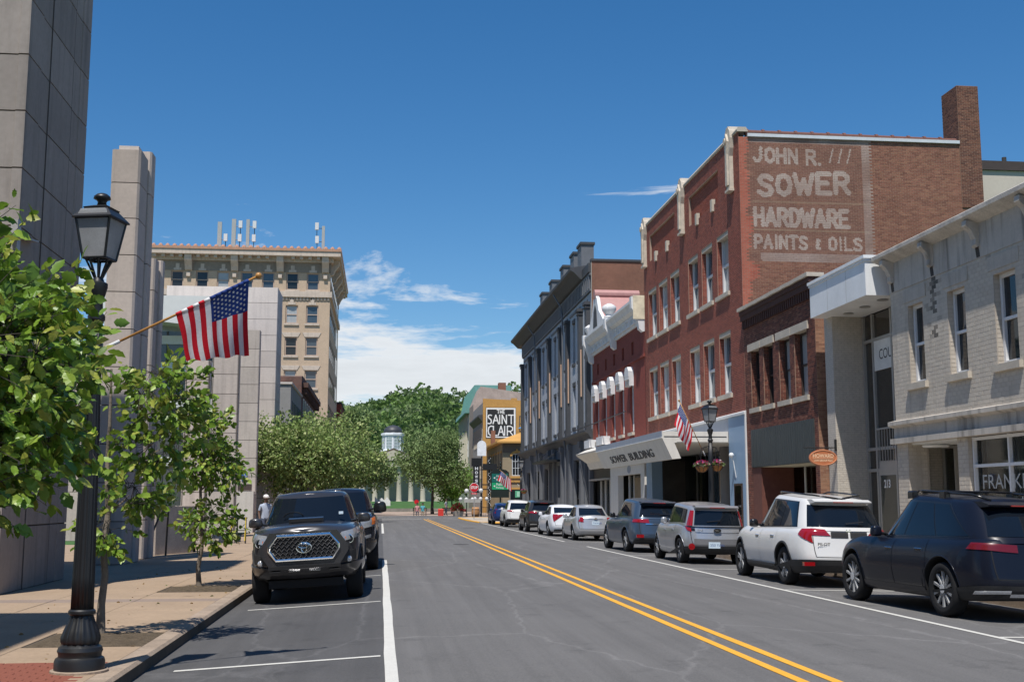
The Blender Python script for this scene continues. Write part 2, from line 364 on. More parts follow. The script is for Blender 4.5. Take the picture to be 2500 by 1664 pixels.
# --- painted lines (4 mm above the asphalt, following its fall)
def line(x0, x1, y0, y1, mat, name, seg=6., wob=.0):
    n = max(1, int((y1-y0)/seg)); xs = sorted({x0, x1, *[x for x in (.1, 4, 7.4) if x0 < x < x1]}); k = len(xs); V = []
    for j in range(n+1):
        for x in xs: V.append((x+random.uniform(-wob, wob), y0+(y1-y0)*j/n, zr(x)+.005))
    return st(mesh(name, V, [(j*k+i, j*k+i+1, (j+1)*k+i+1, (j+1)*k+i) for j in range(n) for i in range(k-1)], mat))
line(.06, .185, 2, 33, m_white, 'lane_line', 1., .006); line(.06, .185, 60, 86, m_white, 'lane_line')
line(3.72, 3.83, 1, 104, m_yel, 'centre_line', 2, .006); line(4.02, 4.13, 1, 104, m_yel, 'centre_line', 2, .006)
line(7.36, 7.46, 2, 42, m_white, 'lane_line', 2, .004); line(7.34, 7.44, 47, 86, m_white, 'lane_line')
for y in (5.9, 12.75, 19.6, 26.4, 32.9): line(-2.12, .02, y, y+.1, m_white, 'stall_line')
for y in (13.6, 21.2, 28.0, 35.0, 47.0, 53.5, 60.4, 67, 73): line(7.45, 9.7, y, y+.1, m_white, 'stall_line')
line(.1, 3.6, 104.2, 104.7, m_white, 'stop_line'); line(.1, 7, 107.2, 107.4, m_white, 'crossing_line'); line(.1, 7, 110, 110.2, m_white, 'crossing_line')
# manhole and patch in the lane
st(MB().lathe([(.34, .0), (.34, .006)], (5.3, 71, zr(5.3)+.001), 24).build('manhole_cover', M('iron cover', (.05, .045, .04), .7, var=.2)))
st(MB().lathe([(.3, .0), (.3, .006)], (3.0, 44, zr(3.0)+.001), 24).build('manhole_cover', MATS['iron cover']))
# --- left sidewalk: slabs with joints, tree pits, brick paving, kerb stones
lsw = st(MB().box(-6.7, -2.66, -6, 112, -.4, -.014).build('sidewalk_left', m_joint))
def slab(p, x0, x1, y0, y1, z, mat=m_conc, name='slab'):
    g = .006; h = z+random.uniform(-.003, .003); o = MB().cham(x0+g, x1-g, y0+g, y1-g, z-.08, h, .006).build(name, mat, p); return o
yb = [12.62, 13.9, 15.4, 16.9, 18.4, 19.95, 20.55, 21.9, 23.55, 25.0, 26.5, 28, 29.5, 31, 32.5, 34, 35.5, 37, 38.5, 40, 41.5, 43, 44.5]
xb = [-6.7, -5.35, -4.0, -2.66]
pits = [(13.9, 15.4), (21.9, 23.55)]
for i in range(len(yb)-1):
    for k in range(3):
        if k == 2 and any(a <= yb[i] < b for a, b in pits): continue
        slab(lsw, xb[k], xb[k+1], yb[i], yb[i+1], 0., m_conc2 if yb[i] == 19.95 else m_conc)
for k in range(3): slab(lsw, xb[k], xb[k+1], 44.5, 112, 0)
slab(lsw, -6.7, -4.9, -6, 12.62, 0)
m_mulch = M('mulch', (.10, .078, .055), .95, var=.35, scale=9, fine=.3, bump=1.0, bscale=55, spec=.1)
for a, b in pits:
    gx = np.linspace(-3.98, -2.68, 22); gy = np.linspace(a+.01, b-.01, 22); V = []
    for y in gy:
        for x in gx:
            e = min(x-gx[0], gx[-1]-x, y-gy[0], gy[-1]-y); V.append((x, y, -.012+min(.03, e*.12)+(random.uniform(-.012, .012) if e > .01 else 0)))
    o = st(mesh('mulch_bed', V, [(j*22+i, j*22+i+1, (j+1)*22+i+1, (j+1)*22+i) for j in range(21) for i in range(21)], m_mulch))
m_paver = M('brick paver', (.22, .075, .05), .85, var=.22, scale=6, fine=.15, bump=.3, bscale=80, spec=.25)
prot = []
for r, y in enumerate(np.arange(10.6, 12.56, .102)):
    x = -4.88+(.1 if r % 2 else 0)
    while x < -2.86:
        if len(prot) < 6:
            o = MB().cham(.003, .2, .003, .1, -.06, random.uniform(-.004, .002), .004).build('brick', m_paver, lsw, local=True); prot.append(o)
        else: o = link(bpy.data.objects.new('brick', random.choice(prot).data), lsw)
        o.location = (x, y, 0); x += .204
slab(lsw, -2.86, -2.66, -6, 12.62, 0.); slab(lsw, -4.9, -2.86, -6, 10.58, 0., m_paver, 'paving')
kerb = st(MB().box(-2.66, -2.44, -6, 112, -.5, -.03).build('kerb_left', m_joint))
y = -6.
while y < 80:
    L = random.uniform(1.7, 2.3) if y < 50 else 30
    o = MB(); o.prism([(-2.665, -.35), (-2.435, -.35), (-2.445, -.03), (-2.475, random.uniform(-.006, .002)), (-2.665, random.uniform(-.003, .004))], 1, y+.005, y+L-.005)
    o.build('kerb_stone', m_kerb, kerb); y += L
# --- right sidewalk with a bulb-out at the corner
m_conc3 = M('right sidewalk concrete', (.40, .35, .29), .88, var=.13, scale=.9, fine=.1, spec=.25)
rsw = MB(); rsw.box(10.2, 13.6, -6, 86, -.4, .09).box(7.3, 13.6, 86.2, 111.5, -.4, .085)
st(rsw.build('sidewalk_right', m_conc3))
rk = MB(); rk.prism([(10.04, -.3), (10.06, .075), (10.09, .095), (10.2, .095), (10.2, -.3)], 1, -6, 86.0)
st(rk.build('kerb_right', m_kerb))
yk = MB(); yk.tube([(10.0, 85.9, .02), (8.0, 86.1, .02), (7.35, 87.5, .02), (7.1, 97, .02), (7.2, 109, .02), (8.2, 111.6, .02), (13.6, 111.7, .02)], .085, 8)
st(yk.build('kerb_yellow', m_yel))
# ================================================================ right side of the street
FX = 13.5
def bx(mb, ax, d0, d1, a0, a1, z0, z1):
    return mb.box(d0, d1, a0, a1, z0, z1) if ax == 0 else mb.box(a0, a1, d0, d1, z0, z1)
def window(p, ax, at, a0, a1, z0, z1, mf, mg, fw=.07, rows=2, cols=1, dep=.1, name='window', bar=None):
    """frame with its rails, each pane a piece of its own"""
    b = MB(); bar = bar or fw*.8
    bx(b, ax, at, at+dep, a0, a0+fw, z0, z1); bx(b, ax, at, at+dep, a1-fw, a1, z0, z1)
    bx(b, ax, at+.002, at+dep, a0+fw, a1-fw, z0, z0+fw); bx(b, ax, at+.002, at+dep, a0+fw, a1-fw, z1-fw, z1)
    zs = np.linspace(z0+fw, z1-fw, rows+1); as_ = np.linspace(a0+fw, a1-fw, cols+1)
    for z in zs[1:-1]: bx(b, ax, at+.012, at+dep, a0+fw, a1-fw, z-bar/2, z+bar/2)
    for a in as_[1:-1]: bx(b, ax, at+.008, at+dep, a-bar/2, a+bar/2, z0+fw, z1-fw)
    w = b.build(name, mf, p)
    for j in range(rows):
        for i in range(cols):
            q = MB(); d = at+dep*(.55 if j else .72); e = .0 if rows == 1 else bar/2
            bx(q, ax, d, d+.012, as_[i]+(bar/2 if i else 0)-.003, as_[i+1]-(bar/2 if i < cols-1 else 0)+.003, zs[j]+(e if j else 0)-.003, zs[j+1]-(e if j < rows-1 else 0)+.003)
            q.build('pane', mg, w)
    return w
def sill(p, ax, at, a0, a1, z, h=.14, out=.1, mat=None, name='sill'):
    b = MB(); bx(b, ax, at-out, at+.08, a0, a1, z-h, z); return b.build(name, mat, p)
m_glass = GL('dark window glass', (.018, .022, .026), .04, .5); m_glass2 = GL('shop glass', (.012, .013, .012), .05, .22)
def pane_mat(name, tint, refl):
    m = bpy.data.materials.new(name); m.use_nodes = True; t = m.node_tree; t.nodes.clear(); o = N(t, 'ShaderNodeOutputMaterial'); a = N(t, 'ShaderNodeBsdfTransparent'); a.inputs[0].default_value = (*tint, 1); g = N(t, 'ShaderNodeBsdfGlossy'); g.inputs['Roughness'].default_value = .03
    f = N(t, 'ShaderNodeFresnel'); f.inputs[0].default_value = 1.5; x = N(t, 'ShaderNodeMixShader'); t.links.new(mth(t, 'MULTIPLY', f.outputs[0], refl), x.inputs[0]); t.links.new(a.outputs[0], x.inputs[1]); t.links.new(g.outputs[0], x.inputs[2]); t.links.new(x.outputs[0], o.inputs[0]); MATS[name] = m; return m
m_glass2 = pane_mat('clear shop glass', (.55, .57, .55), .8)
m_room = M('dim shop interior', (.16, .14, .12), .9, var=.3, scale=.8); m_roomf = M('shop floor', (.14, .11, .085), .7, var=.2)
def room(p, x0, x1, y0, y1, z1, seed):
    rr = random.Random(seed); q = MB().box(x1, x1+.1, y0, y1, 0, z1).box(x0, x1, y0-.05, y0, 0, z1).box(x0, x1, y1, y1+.05, 0, z1).box(x0, x1, y0, y1, z1, z1+.05).build('shop_room', m_room, p); B('floor', m_roomf, q, x0, x1, y0, y1, -.05, .1)
    for k in range(int((y1-y0)/1.2)):
        y = y0+.5+k*1.2+rr.uniform(-.2, .2); x = rr.uniform(x0+.5, x1-.6); h_ = rr.uniform(.7, 1.7); B('display_case', M('display %d' % rr.randrange(4), [(.20, .13, .08), (.32, .30, .27), (.12, .13, .15), (.25, .08, .06)][rr.randrange(4)], .7), q, x, x+.5, y-.35, y+.35, .1, .1+h_)
m_blind = M('glass over pale blind', (.36, .37, .37), .12, var=.1, fine=.02, spec=.8)
m_glassb = GL('glass with sky', (.05, .07, .09), .05)
m_wframe = M('white window paint', (.62, .63, .63), .5, var=.06, fine=.03)
m_stone = M('limestone trim', (.46, .41, .34), .85, var=.14, scale=3, fine=.1, bump=.15, bscale=60)
m_terr = M('terracotta ornament', (.50, .44, .36), .75, var=.22, scale=4, fine=.12, bump=.2, bscale=40)
m_roof = M('flat roof tar', (.05, .05, .05), .9)
def tinter(cols, var=.14):
    cols = [np.array(c) for c in cols]
    def f(a, z):
        c = cols[int(RNG.integers(len(cols)))]*RNG.uniform(1-var, 1+var); return (*c, 1)
    return f
m_brick = M('brick', (1, 1, 1), .85, var=.16, scale=.9, fine=.12, bump=.35, bscale=90, spec=.22, tint=True)
m_mort = M('mortar', (.34, .25, .195), .95, var=.15, spec=.1)
m_mortd = M('old mortar', (.29, .21, .155), .95, var=.2, spec=.1)

# ---------------------------------------------------------------- three-storey brick building with the painted wall sign
SW = thing('brick_commercial_building', 'tall red brick building with a faded hardware advertisement painted on its side wall', 'building', (FX, 50, 0))
wY = [(43.86, 45.42), (46.12, 47.74), (48.33, 49.93), (51.52, 53.2), (53.78, 55.52), (56.04, 57.78)]
holes = [(a, b, z0, z1) for a, b in wY for z0, z1 in ((5.78, 8.27), (9.80, 12.26))]
rec = [(45.05, 49.6, 13.75, 15.05), (52.2, 57.3, 13.75, 15.05)]
b = MB(); wall_holes(b, 0, FX, 42.2, 58.7, 4.97, 15.75, holes+rec); reveals(b, 0, FX, .3, holes)
b.build('wall', m_mort, SW)
b = MB(); b.box(FX+.35, 23.25, 42.35, 58.6, 4.9, 15.3).box(19, 23.25, 42.3, 58.6, 0, 4.9); b.build('wall_core', m_roof, SW)
for r in rec:
    b = MB(); wall_holes(b, 0, FX+.11, r[0], r[1], r[2], r[3], []); reveals(b, 0, FX, .11, [r]); b.build('recessed_panel', m_mort, SW)
    bricks(SW, 0, FX+.108, r[0], r[1], r[2], r[3], [], m_brick, tinter([(.27, .075, .05), (.25, .068, .045)]), zoff=1)
tf = tinter([(.26, .080, .056), (.235, .072, .05), (.28, .088, .06), (.205, .064, .048)], .1)
bricks(SW, 0, FX, 42.2, 58.7, 4.97, 15.75, holes+rec, m_brick, tf, near=lambda q: q[0]+abs(q[2]-11)*.02, nparts=150)
for a, z0, z1 in [(a[1], h[0], h[1]) for a in wY for h in ((5.78, 8.27), (9.80, 12.26))]:      # brick jamb that faces the camera
    bricks(SW, 1, a, FX+.012, FX+.26, z0, z1, [], m_brick, tf, proud=.006)
for a, c in wY:
    for z0, z1 in ((5.78, 8.27), (9.80, 12.26)):
        w = window(SW, 0, FX+.2, a+.01, c-.01, z0, z1-.01, m_wframe, m_blind if random.random() < .35 else m_glassb, fw=.13, dep=.14)
        sill(w, 0, FX, a-.12, c+.12, z0, .17, .1, m_stone)
        B('lintel', m_stone, w, FX+.02, FX+.32, a+.004, c-.004, z1-.16, z1-.012)
for y in (45.8, 48.17, 53.55, 55.87):
    MB().prism([(y-.13, 13.48), (y+.13, 13.48), (y+.13, 13.98), (y-.13, 13.98)], 0, FX-.1, FX+.05).build('stone_block', m_stone, SW)
b = MB()
b.prism([(FX-.06, 15.75), (FX-.08, 15.82), (FX-.02, 15.93), (FX+.3, 15.93), (FX+.38, 15.75)], 1, 42.15, 58.75); b.build('coping', m_stone, SW)
for y in (43.15, 50.6, 58.2):                 # tall scrolled terracotta ornaments on the parapet
    b = MB()
    b.prism([(y-.22, 13.7), (y+.22, 13.7), (y+.2, 15.0), (y+.3, 15.3), (y+.36, 15.7), (y+.3, 16.0), (y+.12, 16.2), (y-.12, 16.2), (y-.3, 16.0), (y-.36, 15.7), (y-.3, 15.3), (y-.2, 15.0)], 0, FX-.16, FX+.1)
    b.prism([(y-.12, 13.85), (y+.12, 13.85), (y+.1, 15.1), (y+.2, 15.6), (y, 15.95), (y-.2, 15.6), (y-.1, 15.1)], 0, FX-.24, FX-.158)
    b.box(FX-.22, FX+.02, y-.27, y+.27, 13.6, 13.7)
    o = b.build('parapet_ornament', m_terr, SW)
    MB().lathe([(.13, 0), (.14, .03), (.05, .05)], (FX-.3, y, 15.62), 14, axis=0).build('rosette', m_terr, o)
    MB().prism([(y+.02-.3, 16.0), (y-.02+.3, 16.0), (y+.18, 16.2), (y, 16.26), (y-.18, 16.2)], 0, FX-.12, FX+.55).build('crest', m_stone, o)
# side wall with the painted advertisement
GLY = {'J': [[(.75, 1), (.75, .25), (.5, .03), (.2, .05), (.05, .25)]], 'O': [[(.5, 1), (.15, .85), (.05, .5), (.15, .15), (.5, 0), (.85, .15), (.95, .5), (.85, .85), (.5, 1)]], 'H': [[(.08, 0), (.08, 1)], [(.92, 0), (.92, 1)], [(.08, .5), (.92, .5)]], 'N': [[(.08, 0), (.08, 1), (.92, 0), (.92, 1)]],
    'R': [[(.08, 0), (.08, 1), (.65, 1), (.92, .85), (.92, .63), (.65, .48), (.08, .48)], [(.5, .48), (.98, 0)]], 'P': [[(.08, 0), (.08, 1), (.65, 1), (.92, .85), (.92, .6), (.65, .45), (.08, .45)]], 'S': [[(.92, .85), (.6, 1), (.25, .97), (.08, .78), (.25, .58), (.75, .45), (.94, .24), (.75, .03), (.35, 0), (.05, .15)]],
    'W': [[(0, 1), (.26, 0), (.5, .75), (.74, 0), (1, 1)]], 'E': [[(.92, 1), (.1, 1), (.1, 0), (.95, 0)], [(.1, .52), (.75, .52)]], 'A': [[(.02, 0), (.5, 1), (.98, 0)], [(.2, .33), (.8, .33)]], 'D': [[(.1, 0), (.1, 1), (.55, 1), (.9, .8), (.95, .5), (.9, .2), (.55, 0), (.1, 0)]], 'I': [[(.5, 0), (.5, 1)]], 'T': [[(0, 1), (1, 1)], [(.5, 1), (.5, 0)]],
    'L': [[(.15, 1), (.15, 0), (.95, 0)]], '&': [[(.7, .75), (.4, .8), (.35, .6), (.6, .45), (.3, .35), (.35, .1), (.7, .08)]], '/': [[(.2, 0), (.8, 1)]], '.': [[(.4, .0), (.5, .02)]]}
WID = {'I': .45, '/': .55, '.': .4, ' ': .45, 'W': 1.25, '&': .8}
def rast(words, x0, x1, z0, z1, step=.02):
    nx, nz_ = int((x1-x0)/step), int((z1-z0)/step); mk = np.zeros((nz_, nx), bool)
    PX, PZ = np.meshgrid(x0+(np.arange(nx)+.5)*step, z0+(np.arange(nz_)+.5)*step)
    for word, wx0, wx1, wz0, wz1, rise, sw in words:
        tot = sum(WID.get(c, 1)+.28 for c in word)-.28; u = (wx1-wx0-sw)/tot; x = wx0+sw/2
        for c in word:
            w = WID.get(c, 1)*u; zb = wz0+sw/2+rise*(x-wx0)/(wx1-wx0); hh = wz1-wz0-sw
            for pl in GLY.get(c, []):
                for (ax_, az_), (bx_, bz_) in zip(pl[:-1], pl[1:]):
                    A = np.array((x+ax_*w, zb+az_*hh)); Bq = np.array((x+bx_*w, zb+bz_*hh)); d = Bq-A; t = np.clip(((PX-A[0])*d[0]+(PZ-A[1])*d[1])/(d@d+1e-9), 0, 1); mk |= np.hypot(PX-A[0]-t*d[0], PZ-A[1]-t*d[1]) < sw/2
            x += w+.28*u
    return mk
SX0, SZ0 = 13.6, 10.6
mask = rast([('JOHN R.', 14.03, 16.86, 14.52, 15.2, -.05, .135), ('///', 17.05, 18.05, 14.6, 15.2, 0, .06), ('SOWER', 14.14, 17.95, 13.17, 14.12, .22, .20), ('HARDWARE', 13.96, 17.88, 12.02, 12.82, -.03, .165), ('PAINTS & OILS', 13.96, 18.34, 11.14, 11.72, -.03, .115)], SX0, 19.0, SZ0, 15.6)
q_edge = {}
def quoin(z):                                 # toothed edge of the newer corner brickwork
    k = int(z/.62); q_edge.setdefault(k, random.choice((.30, .41, .41, .51))); return FX+q_edge[k]+(.12 if z < 10.7 and z > 10 else 0)
wear = RNG.random((60, 60))
def vnoise(x, z):                              # smooth wear of the old paint
    i, jj = int(z*2.2), int(x*1.6); u, v = z*2.2-i, x*1.6-jj; W_ = lambda p, q: wear[p % 60, q % 60]
    return (W_(i, jj)*(1-u)+W_(i+1, jj)*u)*(1-v)+(W_(i, jj+1)*(1-u)+W_(i+1, jj+1)*u)*v
def side_base(x, z):
    if x < quoin(z): return np.array(random.choice(((.40, .12, .078), (.37, .105, .07), (.42, .135, .09))))*RNG.uniform(.9, 1.08)
    return np.array(random.choice(((.235, .105, .072), (.215, .095, .064), (.25, .112, .074), (.195, .086, .060), (.265, .128, .082))))*RNG.uniform(.9, 1.08)
def side_over(x, z, base):
    if x < quoin(z): return (*base, 1)
    w = vnoise(x, z); i, jj = int((z-SZ0)/.02), int((x-SX0)/.02); on = 0 <= i < mask.shape[0] and 0 <= jj < mask.shape[1] and mask[i, jj]
    band = (x > 18.42 and z > 10.9) or z > 15.36 or (z < 11.02 and x > 14.25)
    c = base*.5+np.array((.21, .112, .088))*(1.08-.42*w)*.5
    if abs(z-13.0) < .035 or abs(z-11.9) < .03: c = c*.6+np.array((.35, .26, .17))*.4
    br = .5+.5*(base.sum()/.42-.9)*2
    if on: k = np.clip(.86-.38*w+.1*br, .35, .95); c = c*(1-k)+np.array((.46, .385, .335))*k
    elif band: k = np.clip(.62-.5*w+.1*br, .1, .8); c = c*(1-k)+np.array((.42, .35, .31))*k
    return (*c, 1)
def side_tint(x, z): return side_over(x, z, side_base(x, z)) if 13.85 < x < 18.72 and 10.7 < z < 15.55 else (*side_base(x, z), 1)
side_tint.base = side_base; side_tint.over = side_over
b = MB(); wall_holes(b, 1, 42.2, FX, 23.28, 4, 15.55, []); b.build('side_wall', m_mortd, SW)
bricks(SW, 1, 42.2, FX, 23.28, 4, 15.55, [], m_brick, side_tint, near=lambda q: (q[0]-FX)+abs(q[2]-13)*.02, nparts=150,
       sub=lambda a, c, z, t: 13.85 < a < 18.72 and 10.7 < z < 15.55)
b = MB(); b.box(13.85, 22.45, 42.12, 42.6, 15.555, 15.68); b.build('flashing', M('galvanised flashing', (.55, .58, .6), .45, var=.1), SW)
m_tile = M('glazed clay coping', (.16, .07, .05), .5, var=.2, scale=5)
for k in range(13):                           # clay coping tiles, each with its collar
    x = 13.85+k*.655
    o = MB().tube([(x, 42.3, 15.76-.004*k), (x+.66, 42.3, 15.755-.004*k)], .1, 10).build('coping_tile', m_tile, SW)
    MB().tube([(x-.05, 42.3, 15.765-.004*k), (x+.05, 42.3, 15.765-.004*k)], .135, 10).build('collar', m_tile, o)
ch = MB().box(22.45, 23.34, 42.16, 43.42, 13, 17.95).build('chimney', m_mortd, SW)
ct = tinter([(.155, .07, .048), (.13, .06, .042), (.18, .082, .054), (.11, .05, .038)])
bricks(ch, 1, 42.16, 22.45, 23.34, 13, 17.95, [], m_brick, ct); bricks(ch, 0, 22.45, 42.16, 43.42, 15.6, 17.95, [], m_brick, ct)
# ground floor: mosaic piers, recessed shop window, folded white canopy with raised letters
m_mos = M('blue mosaic tile', (.24, .36, .50), .45, var=.10, scale=30, fine=.2)
m_gband = M('grey painted board', (.30, .33, .38), .6, var=.08)
m_can = M('canopy off white', (.66, .63, .57), .55, var=.06, scale=1.5, fine=.04, streak=.12)
B('mosaic_pier', m_mos, SW, FX-.03, FX+.5, 42.2, 44.35, 0, 4.85); B('mosaic_pier', m_mos, SW, FX-.03, FX+.5, 57.5, 58.72, 0, 4.3)
B('sign_board', m_gband, SW, FX-.02, FX+.3, 44.36, 58.7, 4.30, 4.85)
b = MB(); b.prism([(FX-.1, 4.84), (FX-.1, 4.93), (FX+.0, 4.98), (FX+.1, 4.98), (FX+.1, 4.84)], 1, 42.14, 58.74); b.build('flashing', m_wframe, SW)
B('white_strip', m_wframe, SW, FX-.06, FX, 42.14, 42.24, 0, 4.84)
can = MB().prism([(10.82, 4.31), (FX-.03, 4.31), (FX-.03, 3.87), (11.31, 3.87), (11.56, 3.27), (11.21, 3.24), (10.82, 4.07)], 1, 44.4, 58.4).build('canopy', m_can, SW)
can['label'] = 'off white folded canopy over the shop front with raised dark letters'
B('fascia_trim', m_gband, can, 10.80, 10.818, 44.38, 58.42, 4.09, 4.33)
B('lip', M('bright trim', (.8, .8, .78), .4), can, 10.79, 10.83, 44.38, 58.42, 4.055, 4.085)
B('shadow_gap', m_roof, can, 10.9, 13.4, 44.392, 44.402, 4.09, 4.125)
upv = Vector((-.425, 0, .905)); rv = Vector((0, -1, 0)); nv = rv.cross(upv); o0 = Vector((11.125, 55.75, 3.42))+nv*.012
fr = Matrix((rv, upv, nv)).transposed().to_4x4(); fr.translation = o0
lettering('SOWER  BUILDING', M('dark letters', (.03, .03, .032), .5), can, fr, fit=(8.9, .36), bold=.012, depth=.01)
shop = MB().box(15.2, 15.3, 44.3, 57.6, 0, 3.9).build('shop_window', m_glass2, SW)
room(SW, 15.32, 18.9, 44.3, 57.6, 3.9, 1)
for y in (46.6, 49.3, 52.8, 55.2): B('mullion', M('bronze frame', (.07, .065, .06), .4), shop, 15.14, 15.22, y, y+.07, .1, 3.87)
B('bulkhead', m_gband, shop, 15.1, 15.25, 44.4, 57.5, 0, .45)
MB().lathe([(.34, .09), (.34, 3.87)], (14.4, 47.6, 0), 24).build('column', M('grey column', (.16, .16, .165), .6), SW, smooth=True, sharp=40)
B('ceiling', m_can, SW, 11.4, 15.25, 44.4, 58.4, 3.875, 3.9); B('entry_floor', m_conc3, SW, FX, 15.2, 42.3, 58.6, -.2, .1)
pc = MB().box(FX-.07, FX-.02, 42.72, 43.7, .5, 2.28).build('poster_case', M('dark wood', (.05, .03, .022), .4, var=.2), SW)
B('pane', m_glass2, pc, FX-.078, FX-.068, 42.82, 43.6, .6, 2.2)
wl = MB().tube([(FX-.03, 43.5, 2.5), (FX-.12, 43.5, 3.1), (FX-.2, 43.5, 3.3)], .02).build('wall_lamp', m_wframe, SW)
MB().ball((FX-.2, 43.5, 3.36), .1).build('globe', m_wframe, wl, smooth=True)
# beige building behind
BB = thing('stucco_building', 'plain beige stucco building rising behind the brick chimney', 'building', (28, 52, 0))
B('wall', M('beige stucco', (.52, .47, .40), .9, var=.06, scale=.5, fine=.04), BB, 23.6, 36, 46, 60, 0, 15.7)
B('roof_trim', M('brown trim', (.06, .045, .04), .6), BB, 23.5, 36.1, 45.9, 60.1, 15.7, 16.1)
MB().tube([(26.6, 46.2, 16.05), (26.6, 46.2, 16.35)], .1).build('roof_vent', m_roof, BB)

# ---------------------------------------------------------------- two-storey dark brick office
HW = thing('brick_law_office', 'narrow two-storey dark red brick office with four windows and a green panel', 'building', (FX, 38.5, 0))
hY = [(40.47, 41.45), (39.0, 40.02), (37.3, 38.36), (35.7, 36.86)]
hh = [(a, c, 4.98, 7.1) for a, c in hY]
b = MB(); wall_holes(b, 0, FX, 34.95, 42.17, 4.2, 8.45, hh); reveals(b, 0, FX, .3, hh)
for y0, y1 in ((34.95, 35.3), (41.55, 42.17)): wall_holes(b, 0, FX, y0, y1, 0, 4.2, [])
wall_holes(b, 1, 34.95, FX, 17, 0, 8.45, []); b.build('wall', m_mortd, HW)
ht = tinter([(.16, .058, .042), (.13, .048, .037), (.185, .066, .046), (.105, .042, .035), (.21, .09, .062)], .16)
bricks(HW, 0, FX, 34.95, 42.17, 4.2, 8.3, hh, m_brick, ht, proud=.006, near=lambda q: q[0]+abs(q[2]-5.5)*.1, nparts=200)
bricks(HW, 0, FX, 34.95, 35.3, .1, 4.2, [], m_brick, ht); bricks(HW, 0, FX, 41.55, 42.17, .1, 4.2, [], m_brick, ht)
bricks(HW, 1, 34.95, FX, 15.6, 1, 8.4, [], m_brick, tinter([(.30, .16, .10), (.26, .13, .085), (.33, .18, .115)]), near=lambda q: q[0]+abs(q[2]-6)*.1, nparts=60)
for a, c, z0, z1 in hh: bricks(HW, 1, c, FX+.012, FX+.26, z0, z1, [], m_brick, ht, proud=.006)
MB().box(FX+.32, 20, 35.1, 42.15, 2.9, 8.3).box(18, 20, 35.1, 42.15, 0, 2.9).build('wall_core', m_roof, HW)
m_brown = M('brown window frame', (.05, .034, .028), .5, var=.1)
for a, c, z0, z1 in hh:
    w = window(HW, 0, FX+.2, a+.01, c-.01, z0, z1-.01, m_brown, m_blind if a in (35.7, 37.3) else m_glass, fw=.07)
    sill(w, 0, FX, a-.1, c+.1, z0, .17, .08, m_stone); B('lintel', m_stone, w, FX-.06, FX+.3, a-.2, c+.2, z1-.01, z1+.25)
b = MB()
y = 35.0
while y < 42.05: b.box(FX-.1, FX+.02, y, y+.1, 8.0, 8.3); y += .205
b.box(FX-.14, FX+.05, 34.93, 42.16, 8.3, 8.5).box(FX-.18, FX+.05, 34.91, 42.17, 8.5, 8.66); b.build('cornice', M('dark corbel brick', (.075, .035, .028), .9, var=.2, scale=5), HW)
b = MB()
for k in range(12):
    y0 = 34.86+k*.61; b.box(FX-.26, FX+.32, y0, y0+.6, 8.66+.01*(k % 2), 8.78+.012*random.random())
b.build('coping', m_stone, HW)
m_pan = M('green black panel', (.05, .06, .062), .5, var=.12, streak=.25)
pan = MB().box(FX-.04, FX+.06, 35.28, 41.56, 2.84, 4.2).build('fascia_panel', m_pan, HW)
for k in range(30): B('rib', m_pan, pan, FX-.052, FX-.038, 35.3+k*.208, 35.37+k*.208, 2.86, 4.18)
B('soffit', M('soffit cream', (.55, .52, .42), .7), HW, FX+.06, 14.7, 35.3, 41.55, 2.82, 2.86)
hs = MB().box(14.7, 14.8, 35.3, 41.5, .1, 2.84).build('shop_window', m_glass2, HW)
room(HW, 14.82, 17.9, 35.3, 41.5, 2.84, 2)
for y in (36.6, 38.1, 39.4): B('mullion', m_wframe, hs, 14.66, 14.72, y, y+.06, .1, 2.82)
B('brick_pier', M('pier brick', (.13, .05, .038), .9, var=.2, scale=6), HW, FX, 14.7, 40.6, 41.56, .1, 2.82)
for k in range(3): MB().tube([(14.6, 36.35-k*.12, 1.3), (14.64, 36.0-k*.12, 2.4)], .015, 6).build('blind_cord', m_wframe, hs)
# oval hanging sign
OS = thing('hanging_sign', 'orange oval law office sign hanging from a twisted iron bracket', 'sign', (13.5, 33.56, 2.9))
m_iron = M('black iron', (.015, .015, .016), .45, var=.1, spec=.5)
n = 36; el = [(13.06+.435*math.cos(2*math.pi*k/n), 2.9+.245*math.sin(2*math.pi*k/n)) for k in range(n)]
brd = MB().prism(el, 1, 33.53, 33.57).build('board', M('orange wood', (.50, .17, .075), .5, var=.14, scale=4, fine=.05), OS)
el2 = [(13.06+.405*math.cos(2*math.pi*k/n), 33.524, 2.9+.215*math.sin(2*math.pi*k/n)) for k in range(n+1)]
MB().tube(el2, .009, 6).build('rim', M('pale orange', (.62, .30, .17), .5), brd)
m_cream = M('cream letters', (.80, .58, .38), .5)
lettering('HOWARD', m_cream, brd, FR('y', (12.74, 33.526, 2.90)), fit=(.64, .115), bold=.02); lettering('LAW GROUP PLLC', m_cream, brd, FR('y', (12.77, 33.526, 2.79)), fit=(.58, .055), bold=.03)
B('underline', m_cream, brd, 12.73, 13.39, 33.522, 33.531, 2.868, 2.880)
b = MB(); b.tube([(12.46, 33.56, 3.2), (13.42, 33.56, 3.2)], .014).box(13.44, 13.49, 33.52, 33.6, 3.1, 3.45).tube([(13.4, 33.56, 3.2), (13.47, 33.56, 3.2)], .014)
for k in range(18): b.tube([(12.5+k*.05, 33.545, 3.185), (12.535+k*.05, 33.575, 3.215)], .013, 5)
for x in (12.78, 13.32): b.tube([(x, 33.56, 3.2), (x, 33.55, 3.09)], .008, 5)
b.build('bracket', m_iron, OS)

